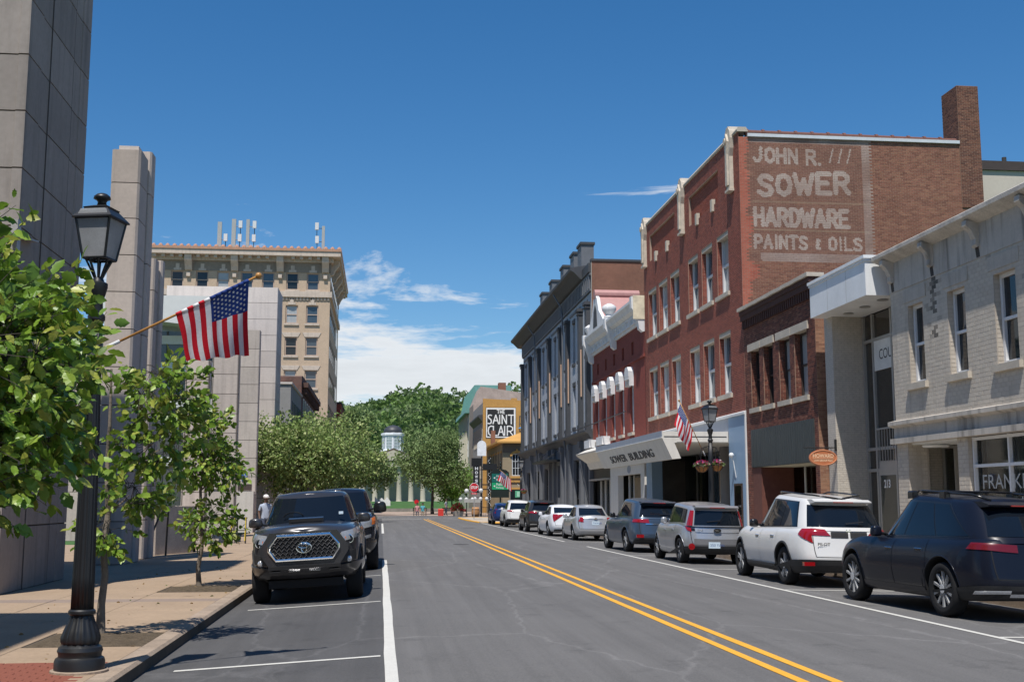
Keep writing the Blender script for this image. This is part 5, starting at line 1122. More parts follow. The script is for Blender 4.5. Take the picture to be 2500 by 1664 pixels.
        mo = mm.build('mirror', opt.get('mirmat', mp_), roof, local=True, smooth=True); MB().tube([(p.x-sg*.03, p.y, mz-.05), (p.x+sg*.1, p.y, mz-.03)], .025, 8).build('mirror_arm', m_trim, mo, local=True)
        MB().lathe([(.1, 0), (.1, .004)], (p.x+sg*(.07+ms[0]), p.y+.02-ms[1]*.93, mz), 12, axis=1).build('mirror_glass', m_cglass, mo, local=True) if False else None
        # wheels
        for ya in (C.ya, C.yf):
            r = C.r; w = C.tw; xc = sg*(C.W/2-.035); e = lambda t: xc-sg*t
            prof = [(r*.70, e(0.012)), (r*.80, e(0)), (r*.93, e(.006)), (r*.985, e(.035)), (r, e(.06)), (r, e(w-.06)), (r*.97, e(w-.02)), (r*.8, e(w)), (r*.66, e(w-.01))]
            tb = MB().lathe(prof, (0, ya, r), 40, axis=0, cap=False)
            if sg < 0: pass
            ty = tb.build('wheel', m_tyre, root, local=True, smooth=True, sharp=50)
            rb = MB(); rb.lathe([(r*.71, e(.02)), (r*.71, e(.1)), (r*.05, e(.1))], (0, ya, r), 32, axis=0, cap=False); rb.lathe([(r*.715, e(.008)), (r*.66, e(.018)), (r*.655, e(.06))], (0, ya, r), 32, axis=0, cap=False)
            rb.k = 1; k = opt.get('spokes', 5)
            for i in range(k):
                for dl in ((-.13, .13) if k < 8 else (0,)):
                    t = 2*math.pi*i/k+.3; a0, a1 = t+dl*.5, t+dl*1.15; wd = r*(.055 if k < 8 else .04)
                    A = Vector((e(.028), ya+math.cos(a0)*r*.12, r+math.sin(a0)*r*.12)); Bv = Vector((e(.022), ya+math.cos(a1)*r*.68, r+math.sin(a1)*r*.68)); tn = (Bv-A).cross(Vector((1, 0, 0))).normalized()*wd; ix = Vector((-sg*.035, 0, 0))
                    q = [A+tn, A-tn, Bv-tn*1.25, Bv+tn*1.25]; rb.add(q+[v+ix for v in q], [(0, 1, 2, 3), (3, 2, 1, 0), (0, 1, 5, 4), (1, 2, 6, 5), (2, 3, 7, 6), (3, 0, 4, 7)])
            rb.lathe([(r*.17, e(.015)), (r*.15, e(.012)), (r*.001, e(.012))], (0, ya, r), 16, axis=0, cap=False)
            ro = rb.build('rim', [m_rimd, opt.get('rim', m_rim)], ty, local=True)
            ro.data.materials[0] = m_rimd
    sx = lambda fn, x, l, fr=False: C.s_x(fn, x, l, fr)
    # glass front and rear
    for nm_, fr_, x0, x1, m0, m1 in (('rear_window', False, *opt['rg']), ('windshield', True, *opt['ws'])):
        V = []; F = []; kk = 16
        a = [(sx(C.cab, x0, m0, fr_), m0), (sx(C.cab, x1, m1, fr_), m1)]
        P1, F1 = C.patch(C.cab, [((1 if fr_ else 0.0), m0), a[0], a[1], ((1 if fr_ else 0.0), m1)], .006, nu=8, nl=8); P2, F2 = C.patch(C.cab, [(-(1 if fr_ else 1e-6), m0), (-a[0][0], m0), (-a[1][0], m1), (-(1 if fr_ else 1e-6), m1)], .006, nu=8, nl=8)
        mesh(nm_, P1+P2, F1+[tuple(k+len(P1) for k in f) for f in F2], m_cglass, roof, local=True, smooth=True)
    def rear(nm_, x0, x1, l0, l1, off, mat, par=body, fn=C.low):
        for sg in (-1, 1): P(nm_, fn, [(sg*max(1e-4, sx(fn, x0, l0)), l0), (sg*sx(fn, x1, l0), l0), (sg*sx(fn, x1, l1), l1), (sg*max(1e-4, sx(fn, x0, l1)), l1)], off, mat, par, nu=12, nl=12)
    if opt.get('tail'):
        for fnn, c in opt['tail']:
            for sg in (-1, 1):
                fn = C.low if fnn == 'low' else C.cab; cc = []
                for kind, v, l in c: cc.append((sg*(sx(fn, v, l) if kind == 'x' else C.s_y(fn, v, l)), l))
                P('tail_light', fn, cc, .012, opt.get('tmat', m_redl), nu=14, nl=6)
    for z in opt.get('rearpatch', []): rear(*z)
    if 'truck' not in name:
        for x0, x1, l0, l1 in ((.655, .667, .36, .97), (1e-3, .66, .352, .362)): rear('tailgate_seam', x0, x1, l0, l1, .0035, m_rimd)
    hb = -C.L/2
    def ry(x, z):
        f = min(np.linspace(.03, .99, 80), key=lambda q: abs(C.low(max(1e-3, sx(C.low, abs(x), q)), q).z-z)); return C.low(max(1e-3, sx(C.low, abs(x), f)), f).y
    if opt.get('plate'):
        x, z, dy = opt['plate']; dy = ry(x, z)-hb-.012-opt.get('plate_out', 0); pb = MB().box(x-.155, x+.155, hb+dy-.012, hb+dy, z-.08, z+.08).build('licence_plate', m_plate, body, local=True)
        me = text_mesh('2K4 97' if not opt.get('ptext') else opt['ptext']); me.transform(Matrix.Translation((x-.12, hb+dy-.0135, z-.035)) @ Matrix(((.1, 0, 0, 0), (0, 0, -1, 0), (0, .1, 0, 0), (0, 0, 0, 1)))); me.materials.clear(); me.materials.append(m_pltx); link(bpy.data.objects.new('plate_number', me), pb)
    for s_, x, z, dy, h, mt in opt.get('badges', []):
        dy = ry(min(abs(x), abs(x+h*4)), z+h*.3)-hb-(.018 if dy < .03 else .008)
        me = text_mesh(s_, bold=.02); me.transform(Matrix.Translation((x, hb+dy, z)) @ Matrix(((h*1.25, 0, 0, 0), (0, 0, -1, 0), (0, h, 0, 0), (0, 0, 0, 1)))); me.materials.clear(); me.materials.append(mt); link(bpy.data.objects.new('badge', me), body)
    if opt.get('rails'):
        y0, y1 = opt['rails']
        for sg in (-1, 1):
            pts = []
            for y in np.linspace(y0, y1, 12):
                q = C.cab(sg*sy(y, .985), .985); pts.append((q.x-sg*.06, y, q.z+.05+(.035 if y0+.1 < y < y1-.1 else -.03)))
            rr = MB().tube(pts, .018, 8).build('roof_rail', m_trim, roof, local=True, smooth=True)
    if opt.get('spoiler'):
        w, y, z, d = opt['spoiler']; sp = MB().prism([(y-d, z-.01), (y+.02, z+.035), (y+.25, z+.03), (y+.1, z-.05), (y-d*.9, z-.035)], 0, -w, w).build('spoiler', mp_, roof, local=True)
        MB().box(-.2, .2, y-d-.006, y-d+.02, z-.03, z-.012).build('brake_light', m_redl, sp, local=True)
    if opt.get('wiper'):
        x, y, z = opt['wiper']; MB().tube([(x, y, z), (x+.35, y-.01, z+.04)], .012, 5).build('wiper', m_trim, roof, local=True)
    return root, body, roof
h = 4.95/2
m_navy = M('navy car paint', (.007, .009, .017), .28, var=.02, fine=0, coat=.16, spec=.22); m_pearl = paint('white car paint', (.62, .615, .60)); m_silv = paint('silver car paint', (.40, .41, .43), .55, .3); m_slate = paint('slate blue car paint', (.055, .085, .13), .4, .3)
m_char = paint('charcoal car paint', (.035, .034, .033), .3, .3); m_blue = paint('blue car paint', (.012, .03, .12), .2, .3); m_silv2 = paint('light silver car paint', (.46, .465, .475), .5, .3); m_wht2 = paint('cool white car paint', (.66, .67, .69))
GRP = 'cars parked along the right kerb'
CX = 8.76
def rl(y0, cx, rz=0): return (cx, y0, zr(cx)+.005), (0, R(1.0), R(rz))
# --- near navy SUV
def suv(L, Wd, H, wb, rear, r, belt=1.06, tail=1.12, hood=1.04, wt=.64, y0b=.10, y0t=.50, y1t=2.2, y1b=1.42, **kw):
    h = L/2
    top = [(-h, tail-.06), (-h+.12, tail), (-h+1.0, belt+.04), (0, belt), (h-y1b-.1, belt), (h-y1b+.15, hood+.02), (h-.7, hood-.05), (h-.25, hood-.13), (h-.05, hood-.22), (h, hood-.28)]
    roof = [(-h, H-.17), (-h+.6, H-.10), (-.5, H-.025), (.1, H), (h-y1t-.5, H-.01), (h-y1t, H-.06), (h, H-.14)]
    return Car(L, Wd, H, wb, rear, r, belt, (-h+y0b, -h+y0t, h-y1t, h-y1b), top, roof, wt=wt, **kw)
def dlo(C, r0=.62, r1=.95, f0=.18, f1=.16, lo=.16, hi=.86):
    y0b, y0t, y1t, y1b = C.cab_; a = y0b+(y0t-y0b)*lo; b = y1b+(y1t-y1b)*lo; c = y1b+(y1t-y1b)*hi; d = y0b+(y0t-y0b)*hi; return [(a+r0, lo), (b-f0, lo), (c-f1, hi), (d+r1, hi)]
def split(T, cuts, gap=.03, ml=.03, mh=.04):
    """cut the side glass into panes at fractions of its length"""
    out = []; (a, lo), (b, _), (c, hi), (d, _) = T
    f = [0]+list(cuts)+[1]
    for p, q in zip(f[:-1], f[1:]):
        g0 = gap/2 if p else .03; g1 = gap/2 if q < 1 else .05
        out.append([(a+(b-a)*p+g0, lo+ml), (a+(b-a)*q-g1, lo+ml), (d+(c-d)*q-g1, hi-mh), (d+(c-d)*p+g0, hi-mh)])
    return out
def door_set(C, cuts): return cuts
C1 = suv(4.95, 1.93, 1.74, 2.85, 1.1, .385, wt=.62, y0t=.66, cn=(5., 4.))
T1 = dlo(C1, .34, .62, lo=.12, hi=.9); lo_, ro_ = rl(17.68, 8.86, 3.2)
nv_, bd, rf = build_car('sport_utility_vehicle', 'dark navy sport utility vehicle with roof rails, nearest in the right-hand row', lo_, ro_, C1, m_navy,
    dict(dlo=T1, side=split(T1, (.3, .64)), doors=[(-.98, -.02, -.78), (.0, 1.07, .15)], mirror=(.62, 1.16), rg=(.66, .52, .16, .8), ws=(.72, .6, .1, .92), spokes=10, handle=m_chr, mirmat=m_navy,
         tail=[('low', [('x', .35, .80), ('y', -h+.5, .84), ('y', -h+.44, .94), ('x', .35, .92)])], tmat=paint('dark red lamp lens', (.12, .004, .008)),
         rearpatch=[('bumper_cladding', 0, .86, .02, .26, .012, m_clad), ('bumper_chrome', .5, .84, .13, .18, .022, m_whl), ('diffuser', 0, .5, .07, .13, .022, m_whl)], rails=(-1.75, .35), spoiler=(.54, -h+.60, 1.60, .16), clad=2, wiper=(-.1, -h+.17, 1.2)), GRP)
for sg in (-1, 1):
    for y in (-.9, .05): MB().cham(sg*.55-.05, sg*.55+.05, y-.09, y+.09, 1.68, 1.80, .02).build('rack_foot', m_trim, rf, local=True)
for y in (-.9, .05): MB().tube([(-.52, y, 1.785), (.52, y, 1.785)], .016, 6).build('rack_bar', m_trim, rf, local=True)
# --- white SUV
C2 = suv(4.94, 1.98, 1.78, 2.82, 1.12, .375, wt=.65, belt=1.07, tail=1.13, hood=1.08, y0b=.10, y0t=.54, y1t=2.15, cn=(5., 4.)); h2 = 4.94/2; T2 = dlo(C2, .45, .42, lo=.11, hi=.9)
lo_, ro_ = rl(24.15, 8.92)
o2, bd, rf = build_car('sport_utility_vehicle', 'white sport utility vehicle with dark lower cladding and bracket-shaped red tail lights', lo_, ro_, C2, m_pearl,
    dict(dlo=T2, side=split(T2, (.34, .66)), doors=[(-.95, 0.0, -.75), (.02, 1.08, .2)], mirror=(.68, 1.17), mirmat=m_trim, handle=m_chr, rg=(.74, .62, .13, .82), ws=(.75, .62, .1, .92), spokes=5,
         tail=[('low', [('x', .70, .66), ('y', -h2+.45, .86), ('y', -h2+.42, .98), ('x', .68, .98)]), ('low', [('x', .36, .84), ('x', .72, .84), ('x', .70, .985), ('x', .46, .97)])],
         rearpatch=[('bumper_cladding', 0, .93, .015, .30, .022, m_clad), ('garnish', 0.02, .36, .80, .93, .01, m_clad)], rails=(-1.95, .2), spoiler=(.58, -h2+.50, 1.645, .15), wiper=(-.05, -h2+.13, 1.22),
         badges=[('PILOT', -.64, .80, .055, .075, m_clad), ('H', -.06, 1.03, .04, .11, m_chr)]), GRP)
B('reflector', m_redl, bd, -.93, -.72, -h2+.0, -h2+.1, .42, .49, local=True); B('running_board', m_clad, bd, -1.0, -.86, -.85, .8, .33, .38, local=True)
# --- silver boxy hatchback
C3 = suv(4.14, 1.80, 1.60, 2.57, .80, .335, wt=.68, belt=1.0, tail=1.03, hood=1.02, y0b=.05, y0t=.20, y1t=1.75, y1b=1.12, nr=6, z0=.22, cn=(6., 4.)); h3 = 4.14/2; T3 = dlo(C3, .38, .34)
lo_, ro_ = rl(32.2, 8.8)
m_gry = M('grey bumper plastic', (.10, .10, .105), .5, var=.05)
o3, bd, rf = build_car('boxy_hatchback', 'silver boxy hatchback with tall red tail lights and grey bumper', lo_, ro_, C3, m_silv,
    dict(dlo=T3, side=split(T3, (.22, .6)), doors=[(-.82, .04, -.65), (.06, .98, .2)], mirror=(.66, 1.1), rg=(.62, .56, .06, .86), ws=(.68, .58, .1, .92), spokes=5, clad=2, handle=m_silv,
         tail=[('cab', [('x', .655, .03), ('x', .765, .03), ('x', .655, .84), ('x', .585, .84)]), ('low', [('x', .67, .74), ('x', .76, .80), ('x', .755, .99), ('x', .65, .99)])],
         rearpatch=[('black_surround', 0, .68, .78, .86, .005, m_trim), ('tailgate', 0, .58, .74, .99, .014, m_silv), ('bumper_panel', 0, .62, .26, .52, .016, m_gry), ('bumper_cladding', 0, .84, .02, .27, .02, m_clad)], plate=(-.12, .50, -.02), plate_out=.014, ptext='350 YAN',
         badges=[('Soul', -.55, .86, .015, .07, m_chr)], wiper=(-.3, -h3+.05, 1.1), spoiler=(.58, -h3+.2, 1.49, .1)), GRP)
MB().prism([(.1*math.cos(t)-.02, .88+.048*math.sin(t)) for t in np.linspace(0, 2*math.pi, 20)[:-1]], 1, -h3+.012, -h3+.05).build('emblem', m_trim, bd, local=True)
me = text_mesh('KIA'); me.transform(Matrix.Translation((-.085, -h3+.008, .862)) @ Matrix(((.055, 0, 0, 0), (0, 0, -1, 0), (0, .055, 0, 0), (0, 0, 0, 1)))); me.materials.clear(); me.materials.append(m_chr); link(bpy.data.objects.new('emblem_letters', me), bd)
for x in (-.72, .72): MB().lathe([(.085, 0), (.085, .03), (.07, .035)], (x, -h3-.0, .46), 18, axis=1).build('fog_light', m_redl, bd, local=True)
# --- slate blue SUV
C4 = suv(4.86, 1.925, 1.72, 2.79, 1.1, .365, wt=.65, y0b=.10, y0t=.48); h4 = 2.43; T4 = dlo(C4, .45, .75); lo_, ro_ = rl(39.35, 8.83, 2.2)
o4, bd, rf = build_car('sport_utility_vehicle', 'slate blue sport utility vehicle with roof spoiler, ahead of the silver hatchback', lo_, ro_, C4, m_slate,
    dict(dlo=T4, side=split(T4, (.3, .64)), doors=[(-.95, 0, -.75), (.02, 1.05, .2)], mirror=(.62, 1.16), mirmat=m_trim, rg=(.68, .56, .12, .8), ws=(.72, .6, .1, .92), spokes=5, clad=2,
         tail=[('low', [('x', .38, .80), ('y', -h4+.42, .82), ('y', -h4+.42, .97), ('x', .40, .97)])], rearpatch=[('bumper_cladding', 0, .8, .02, .22, .012, m_clad), ('chrome_strip', 0, .5, .74, .79, .014, m_chr)], spoiler=(.58, -h4+.45, 1.60, .2), wiper=(-.05, -h4+.15, 1.2)), GRP)
for x in (-.7, .7): B('reflector', m_redl, bd, x-.12, x+.12, -h4+.0, -h4+.05, .48, .58, local=True)
# --- sedans
def sedan(L, Wd, H, wb, rear, r, belt=.93, deck=1.0, hood=.90, y0b=.62, y0t=1.42, y1t=2.05, y1b=1.28, wt=.56, **kw):
    h = L/2
    top = [(-h, deck-.09), (-h+.08, deck), (-h+.6, deck+.02), (-h+1.2, belt+.02), (0, belt), (h-y1b, belt+.0), (h-y1b+.2, hood+.03), (h-.6, hood-.06), (h-.2, hood-.16), (h, hood-.3)]
    roof = [(-h, H-.2), (-h+y0t, H-.04), (-.2, H), (h-y1t, H-.03), (h, H-.1)]
    return Car(L, Wd, H, wb, rear, r, belt, (-h+y0b, -h+y0t, h-y1t, h-y1b), top, roof, wt=wt, z0=.19, **kw)
C5 = sedan(4.53, 1.72, 1.47, 2.6, 1.0, .315); h5 = 4.53/2; T5 = dlo(C5, .12, .18, .15, .14); lo_, ro_ = rl(50.4, 8.86)
o5, bd, rf = build_car('sedan', 'silver four-door sedan with oval red tail lights and blue plate', lo_, ro_, C5, m_silv2,
    dict(dlo=T5, side=split(T5, (.46,)), doors=[(-.85, .0, -.68), (.02, .98, .2)], mirror=(.55, 1.0), mirmat=m_silv2, rg=(.58, .5, .12, .86), ws=(.64, .54, .1, .92), spokes=5, clad=2, handle=m_silv2,
         tail=[('low', [('x', .5, .70), ('y', -h5+.2, .72), ('y', -h5+.22, .95), ('x', .48, .95)])], plate=(0, .74, .05), ptext='718 KLM', rearpatch=[('plate_garnish', 0, .3, .88, .96, .012, m_silv)]), GRP)
MB().prism([(.07*math.cos(t), .92+.04*math.sin(t)) for t in np.linspace(0, 2*math.pi, 16)[:-1]], 1, -h5+.045, -h5+.06).build('emblem', m_chr, bd, local=True)
C6 = sedan(4.88, 1.84, 1.45, 2.9, 1.05, .34, deck=1.04, belt=.95, wt=.58, y0b=.7, y0t=1.6); h6 = 2.44; T6 = dlo(C6, .15, .2, .15, .14); lo_, ro_ = rl(56.5, 8.69, 1)
build_car('sedan', 'white four-door sedan with upright narrow red tail lights', lo_, ro_, C6, m_wht2, dict(dlo=T6, side=split(T6, (.46,)), doors=[(-.85, .05, -.7), (.07, 1.1, .25)], mirror=(.6, 1.02), rg=(.6, .52, .12, .86), ws=(.66, .56, .1, .92), clad=2,
     tail=[('low', [('x', .73, .55), ('y', -h6+.14, .58), ('y', -h6+.14, .97), ('x', .74, .97)])], plate=(0, .66, .05), rearpatch=[('bumper_cladding', 0, .7, .02, .12, .01, m_clad)]), GRP)
# --- three crossovers and hatch at the far end
C7 = suv(4.72, 1.89, 1.68, 2.86, .95, .365, wt=.64, y0b=.12, y0t=.5); h7 = 2.36; T7 = dlo(C7, .4, .8); lo_, ro_ = rl(64.1, 8.62)
build_car('crossover', 'charcoal brown crossover with thin red tail lights in the right-hand row', lo_, ro_, C7, m_char, dict(dlo=T7, side=split(T7, (.24, .6)), doors=[(-.9, .02, -.7), (.04, 1.0, .2)], mirror=(.58, 1.12), rg=(.66, .54, .14, .82), ws=(.7, .58, .1, .92), spokes=5, handle=m_chr,
     tail=[('low', [('x', .4, .84), ('y', -h7+.4, .86), ('y', -h7+.35, .97), ('x', .42, .95)])], plate=(0, .75, .04), rearpatch=[('exhaust_trim', .4, .74, .12, .18, .02, m_chr), ('bumper_cladding', 0, .8, .02, .2, .01, m_clad)], spoiler=(.56, -h7+.46, 1.555, .14)), GRP)
C8 = suv(4.88, 1.92, 1.69, 2.85, 1.1, .37, wt=.62, y0b=.16, y0t=.95, belt=1.02, tail=1.08); h8 = 2.44; T8 = dlo(C8, .4, .5); lo_, ro_ = rl(75.9, 8.76)
build_car('crossover', 'pearl white crossover with raked rear glass, second from the street corner', lo_, ro_, C8, m_pearl, dict(dlo=T8, side=split(T8, (.3, .64)), doors=[(-.9, .02, -.7), (.04, 1.0, .2)], mirror=(.58, 1.12), mirmat=m_pearl, rg=(.7, .56, .12, .85), ws=(.7, .58, .1, .92), spokes=5,
     tail=[('low', [('x', .45, .86), ('y', -h8+.5, .9), ('y', -h8+.45, .99), ('x', .5, .97)])], rearpatch=[('bumper_cladding', 0, .84, .02, .3, .014, m_clad)], clad=1), GRP)
C9 = suv(4.5, 1.75, 1.49, 2.7, .95, .315, wt=.56, y0b=.1, y0t=.9, belt=.94, tail=1.12, hood=.92); h9 = 2.25; T9 = dlo(C9, .5, .5); lo_, ro_ = rl(83.2, 8.55)
build_car('hatchback', 'blue hatchback parked last in the row by the yellow kerb', lo_, ro_, C9, m_blue, dict(dlo=T9, side=split(T9, (.2, .58)), doors=[(-.8, .02, -.7), (.04, 1.0, .2)], mirror=(.58, 1.02), rg=(.6, .5, .1, .85), ws=(.62, .5, .1, .92), spokes=5, clad=2,
     tail=[('low', [('x', .64, .6), ('y', -h9+.2, .62), ('y', -h9+.2, .98), ('x', .62, .98)])], plate=(0, .7, .05)), GRP)
# ---------------------------------------------------------------- pickups on the left, facing the camera
def pickup(L, Wd, H, wb, fo, r, belt, hood, y1b, y1t, cabl, wt, **kw):
    h = L/2; yb = h-y1b-cabl
    top = [(-h, belt-.05), (yb-.05, belt-.03), (yb+.1, belt), (h-y1b-.1, belt), (h-y1b+.1, hood+.02), (h-.6, hood-.01), (h-.2, hood-.05), (h-.06, hood-.11), (h, hood-.2)]
    roof = [(-h, H-.03), (h-y1t-.4, H), (h-y1t, H-.03), (h, H-.08)]
    lev = [(0, .84, .3, .12), (.06, .90, .16, .06), (.18, .95, .05, .02), (.32, .975, .0, 0), (.5, .985, .0, .0), (.7, .985, .02, 0), (.85, .975, .05, .01), (.94, .94, .1, .02), (1, .86, .2, .04)]
    return Car(L, Wd, H, wb, L-fo-wb, r, belt, (yb, yb+.12, h-y1t, h-y1b), top, roof, z0=.36, lev=lev, nf=6.5, nr=14, bow=(.01, .16), wt=wt, taper=(.0, .04), tw=.28, **kw)
CT = pickup(5.39, 1.95, 1.86, 3.24, .95, .405, 1.24, 1.27, 1.48, 2.2, 2.6, .66); ht = 5.39/2; TT = dlo(CT, .1, .1, .2, .18)
m_tac = paint('graphite truck paint', (.045, .044, .047), .4, .28)
tx = -1.22
rt_, bd, rf = build_car('pickup_truck', 'dark grey pickup truck with chrome honeycomb grille and hood scoop, facing the camera', (tx, 22.8, zr(tx)+.0), (0, R(3.3), math.pi), CT, m_tac,
    dict(dlo=TT, side=split(TT, (.45,)), doors=[(-.75, .2, -.6), (.22, 1.2, .35)], mirror=(.78, 1.36), msize=(.125, .08, .085), rg=(.6, .56, .2, .8), ws=(.76, .60, .07, .90), spokes=6, hood=.07, clad=1), None)
# front end
Y0 = ht
def front_patch(C, par, name, sg, c, off, mat, thick=.03):
    V, F = C.patch(C.low, [(sg*C.s_x(C.low, x, l, True), l) for x, l in c], off, nu=10, nl=6, thick=thick); return mesh(name, V, F, mat, par, local=True, smooth=True, sharp=40)
def front_y(C, x, l): return C.low(C.s_x(C.low, x, l, True), l).y
m_blk = m_clad; m_hl = M('headlamp lens', (.30, .31, .32), .08, metal=.3, var=.3, scale=12, coat=1.)
b = MB(); b.prism([(-.74, .86), (-.58, .62), (.58, .62), (.74, .86), (.74, .94), (.56, 1.2), (-.56, 1.2), (-.74, .94)], 1, Y0-.25, Y0-.005); gs = b.build('grille_surround', m_tac, bd, local=True)
hexp = [(-.58, .90), (-.47, .745), (.47, .745), (.58, .90), (.58, .97), (.44, 1.14), (-.44, 1.14), (-.58, .97)]
gr = MB().prism([(x*.97, .94+(z-.94)*.95) for x, z in hexp], 1, Y0-.06, Y0+.002).build('grille', m_rimd, bd, local=True)
MB().tube([(x, Y0+.008, z) for x, z in hexp+hexp[:1]], .027, 8).build('grille_frame', m_chr, gr, local=True)
b = MB()
for k in range(6):
    z = .785+k*.062; w = .50 if k in (0, 5) else .555 if k in (2, 3) else .53; x = -w; pts = []; t = 0
    while x < w+.01: pts.append((x, Y0+.012, z+(.024 if t % 2 else -.024))); x += .042; t += 1
    b.tube(pts, .0075, 5)
b.build('honeycomb', m_chr, gr, local=True)
MB().tube([(.125*math.cos(t), Y0+.024, .935+.085*math.sin(t)) for t in np.linspace(0, 2*math.pi, 26)], .011, 6).tube([(.045*math.cos(t), Y0+.026, .935+.08*math.sin(t)) for t in np.linspace(0, 2*math.pi, 20)], .008, 6).tube([(.09*math.cos(t), Y0+.026, .965+.035*math.sin(t)) for t in np.linspace(0, 2*math.pi, 20)], .008, 6).build('emblem', m_chr, gr, local=True)
MB().prism([(.135*math.cos(t), .935+.095*math.sin(t)) for t in np.linspace(0, 2*math.pi, 26)[:-1]], 1, Y0+.0, Y0+.014).build('emblem_plate', m_trim, gr, local=True)
for sg in (-1, 1):
    hl = front_patch(CT, bd, 'headlight', sg, [(.60, .75), (.90, .78), (.885, .955), (.62, .92)], .018, m_hl)
    MB().lathe([(.062, 0), (.062, .012), (.05, .02)], (sg*.755, front_y(CT, .755, .86)+.014, 1.03), 20, axis=1).build('projector', m_cglass, hl, local=True, smooth=True, sharp=40); MB().tube([(sg*.755+.066*math.cos(t), front_y(CT, .755, .86)+.032, 1.03+.066*math.sin(t)) for t in np.linspace(0, 2*math.pi, 22)], .009, 6).build('lamp_ring', m_chr, hl, local=True)
    B('turn_signal', m_amber, hl, *(sorted((sg*.635, sg*.70))), front_y(CT, .66, .87)+.0, front_y(CT, .66, .87)+.026, .99, 1.07, local=True)
    fo_ = front_patch(CT, bd, 'fog_light_housing', sg, [(.60, .33), (.84, .35), (.84, .55), (.60, .52)], .02, m_blk)
    MB().lathe([(.055, 0), (.05, .02), (.02, .028)], (sg*.735, front_y(CT, .735, .43)+.018, .70), 18, axis=1).build('fog_light', m_whl, fo_, local=True, smooth=True)
    for k in range(3): B('intake_slat', m_blk, fo_, *sorted((sg*.45, sg*.60)), Y0-.12, front_y(CT, .55, .43)+.02, .62+.05*k, .645+.05*k, local=True)
for sg in (-1, 1): front_patch(CT, bd, 'bumper', sg, [(0.0, .06), (.90, .10), (.93, .34), (0.0, .27)], .05, m_tac, .08)
for x in (-.5, -.17, .17, .5): B('bumper_slot', m_chr if abs(x) < .3 else m_blk, bd, x-.09, x+.09, front_y(CT, abs(x)+.09, .25)+.05, front_y(CT, abs(x)-.09, .25)+.062, .548, .558, local=True)
B('lower_valance', m_rimd, bd, -.62, .62, Y0-.6, Y0-.22, .27, .40, local=True); B('intake', m_rimd, bd, -.6, .6, Y0-.05, Y0+.006, .585, .64, local=True)
sc_ = MB().prism([(Y0-1.32, 1.30), (Y0-.82, 1.30), (Y0-.80, 1.405), (Y0-.9, 1.425), (Y0-1.32, 1.345)], 0, -.3, .3).build('hood_scoop', m_tac, bd, local=True); B('scoop_mouth', m_rimd, sc_, -.265, .265, Y0-.806, Y0-.793, 1.35, 1.398, local=True)
MB().tube([(.28+.18*math.cos(t), ht-1.75+.03*math.sin(t), 1.42+.1*math.sin(t)) for t in np.linspace(.2, 2.9, 12)], .012, 6).build('steering_wheel', m_trim, rf, local=True)
B('sticker', m_plate, rf, -.62, -.54, ht-1.72, ht-1.7, 1.44, 1.49, local=True)
# --- black full-size pickup behind
CR = pickup(5.8, 2.04, 1.98, 3.57, 1.0, .42, 1.32, 1.36, 1.55, 2.25, 2.8, .7); hr_ = 2.9; TR = dlo(CR, .1, .1, .2, .18)
tx = -1.02
m_ram = paint('black truck paint', (.010, .012, .018), .1, .25)
_, bd, rf = build_car('pickup_truck', 'tall black pickup truck parked behind the dark grey one', (tx, 31.1, zr(tx)+.0), (0, R(2.6), math.pi), CR, m_ram,
    dict(dlo=TR, side=split(TR, (.45,)), doors=[(-.8, .2, -.6), (.22, 1.25, .35)], mirror=(.85, 1.5), msize=(.16, .09, .14), mirmat=m_trim, rg=(.62, .58, .2, .8), ws=(.8, .64, .07, .90), spokes=6, hood=.08, clad=1), None)
for sg in (-1, 1):
    hl = front_patch(CR, bd, 'headlight', sg, [(.58, .70), (.92, .72), (.92, .93), (.58, .90)], .018, m_hl); front_patch(CR, hl, 'turn_signal', sg, [(.84, .75), (.915, .76), (.915, .92), (.84, .90)], .026, m_amber, .0)
    front_patch(CR, bd, 'fog_light', sg, [(.62, .42), (.82, .44), (.82, .52), (.62, .5)], .02, m_hl)
B('grille', m_rimd, bd, -.6, .6, hr_-.1, hr_+.005, .88, 1.2, local=True); [front_patch(CR, bd, 'bumper', sg, [(0, .05), (.9, .1), (.92, .38), (0, .34)], .04, m_ram, .06) for sg in (-1, 1)]
MB().tube([(.3, -.3, 1.97), (.3, -.32, 2.06)], .012, 6).build('antenna', m_trim, rf, local=True)
# ================================================================ vegetation
_o = [(.13, .10, .03), (.25, .22, .05), (.22, .34, .05), (.31, .47, .05), (.25, .58, .04), (.27, .70, .03), (.15, .82, 0)]
LV0 = np.array([(0, 0, 0)]+_o+[(0, 1, -.08)]+[(-x, y, z) for x, y, z in _o[::-1]]+[(0, .22, 0), (0, .47, -.01), (0, .70, -.03)])
LF0 = [(0, 1, 2, 16), (16, 2, 3, 4, 17), (17, 4, 5, 6, 18), (18, 6, 7, 8), (0, 16, 14, 15), (16, 17, 12, 13, 14), (17, 18, 10, 11, 12), (18, 8, 9, 10)]
QV = np.array([(-.5, 0, 0), (0, -.1, -.08), (.5, 0, 0), (.42, .95, .06), (0, 1.1, .0), (-.42, .95, .06)]); QF = [(0, 1, 4, 5), (1, 2, 3, 4)]
def frames(d, rng):
    """rotation whose y runs along d, rolled at random"""
    d = d/np.linalg.norm(d, axis=1, keepdims=True); r = rng.normal(size=d.shape); x = np.cross(d, r); x /= np.linalg.norm(x, axis=1, keepdims=True); z = np.cross(x, d); flip = np.where(z[:, 2] < 0, -1, 1)[:, None]; x, z = x*flip, z*flip
    return np.stack([x, d, z], axis=2)
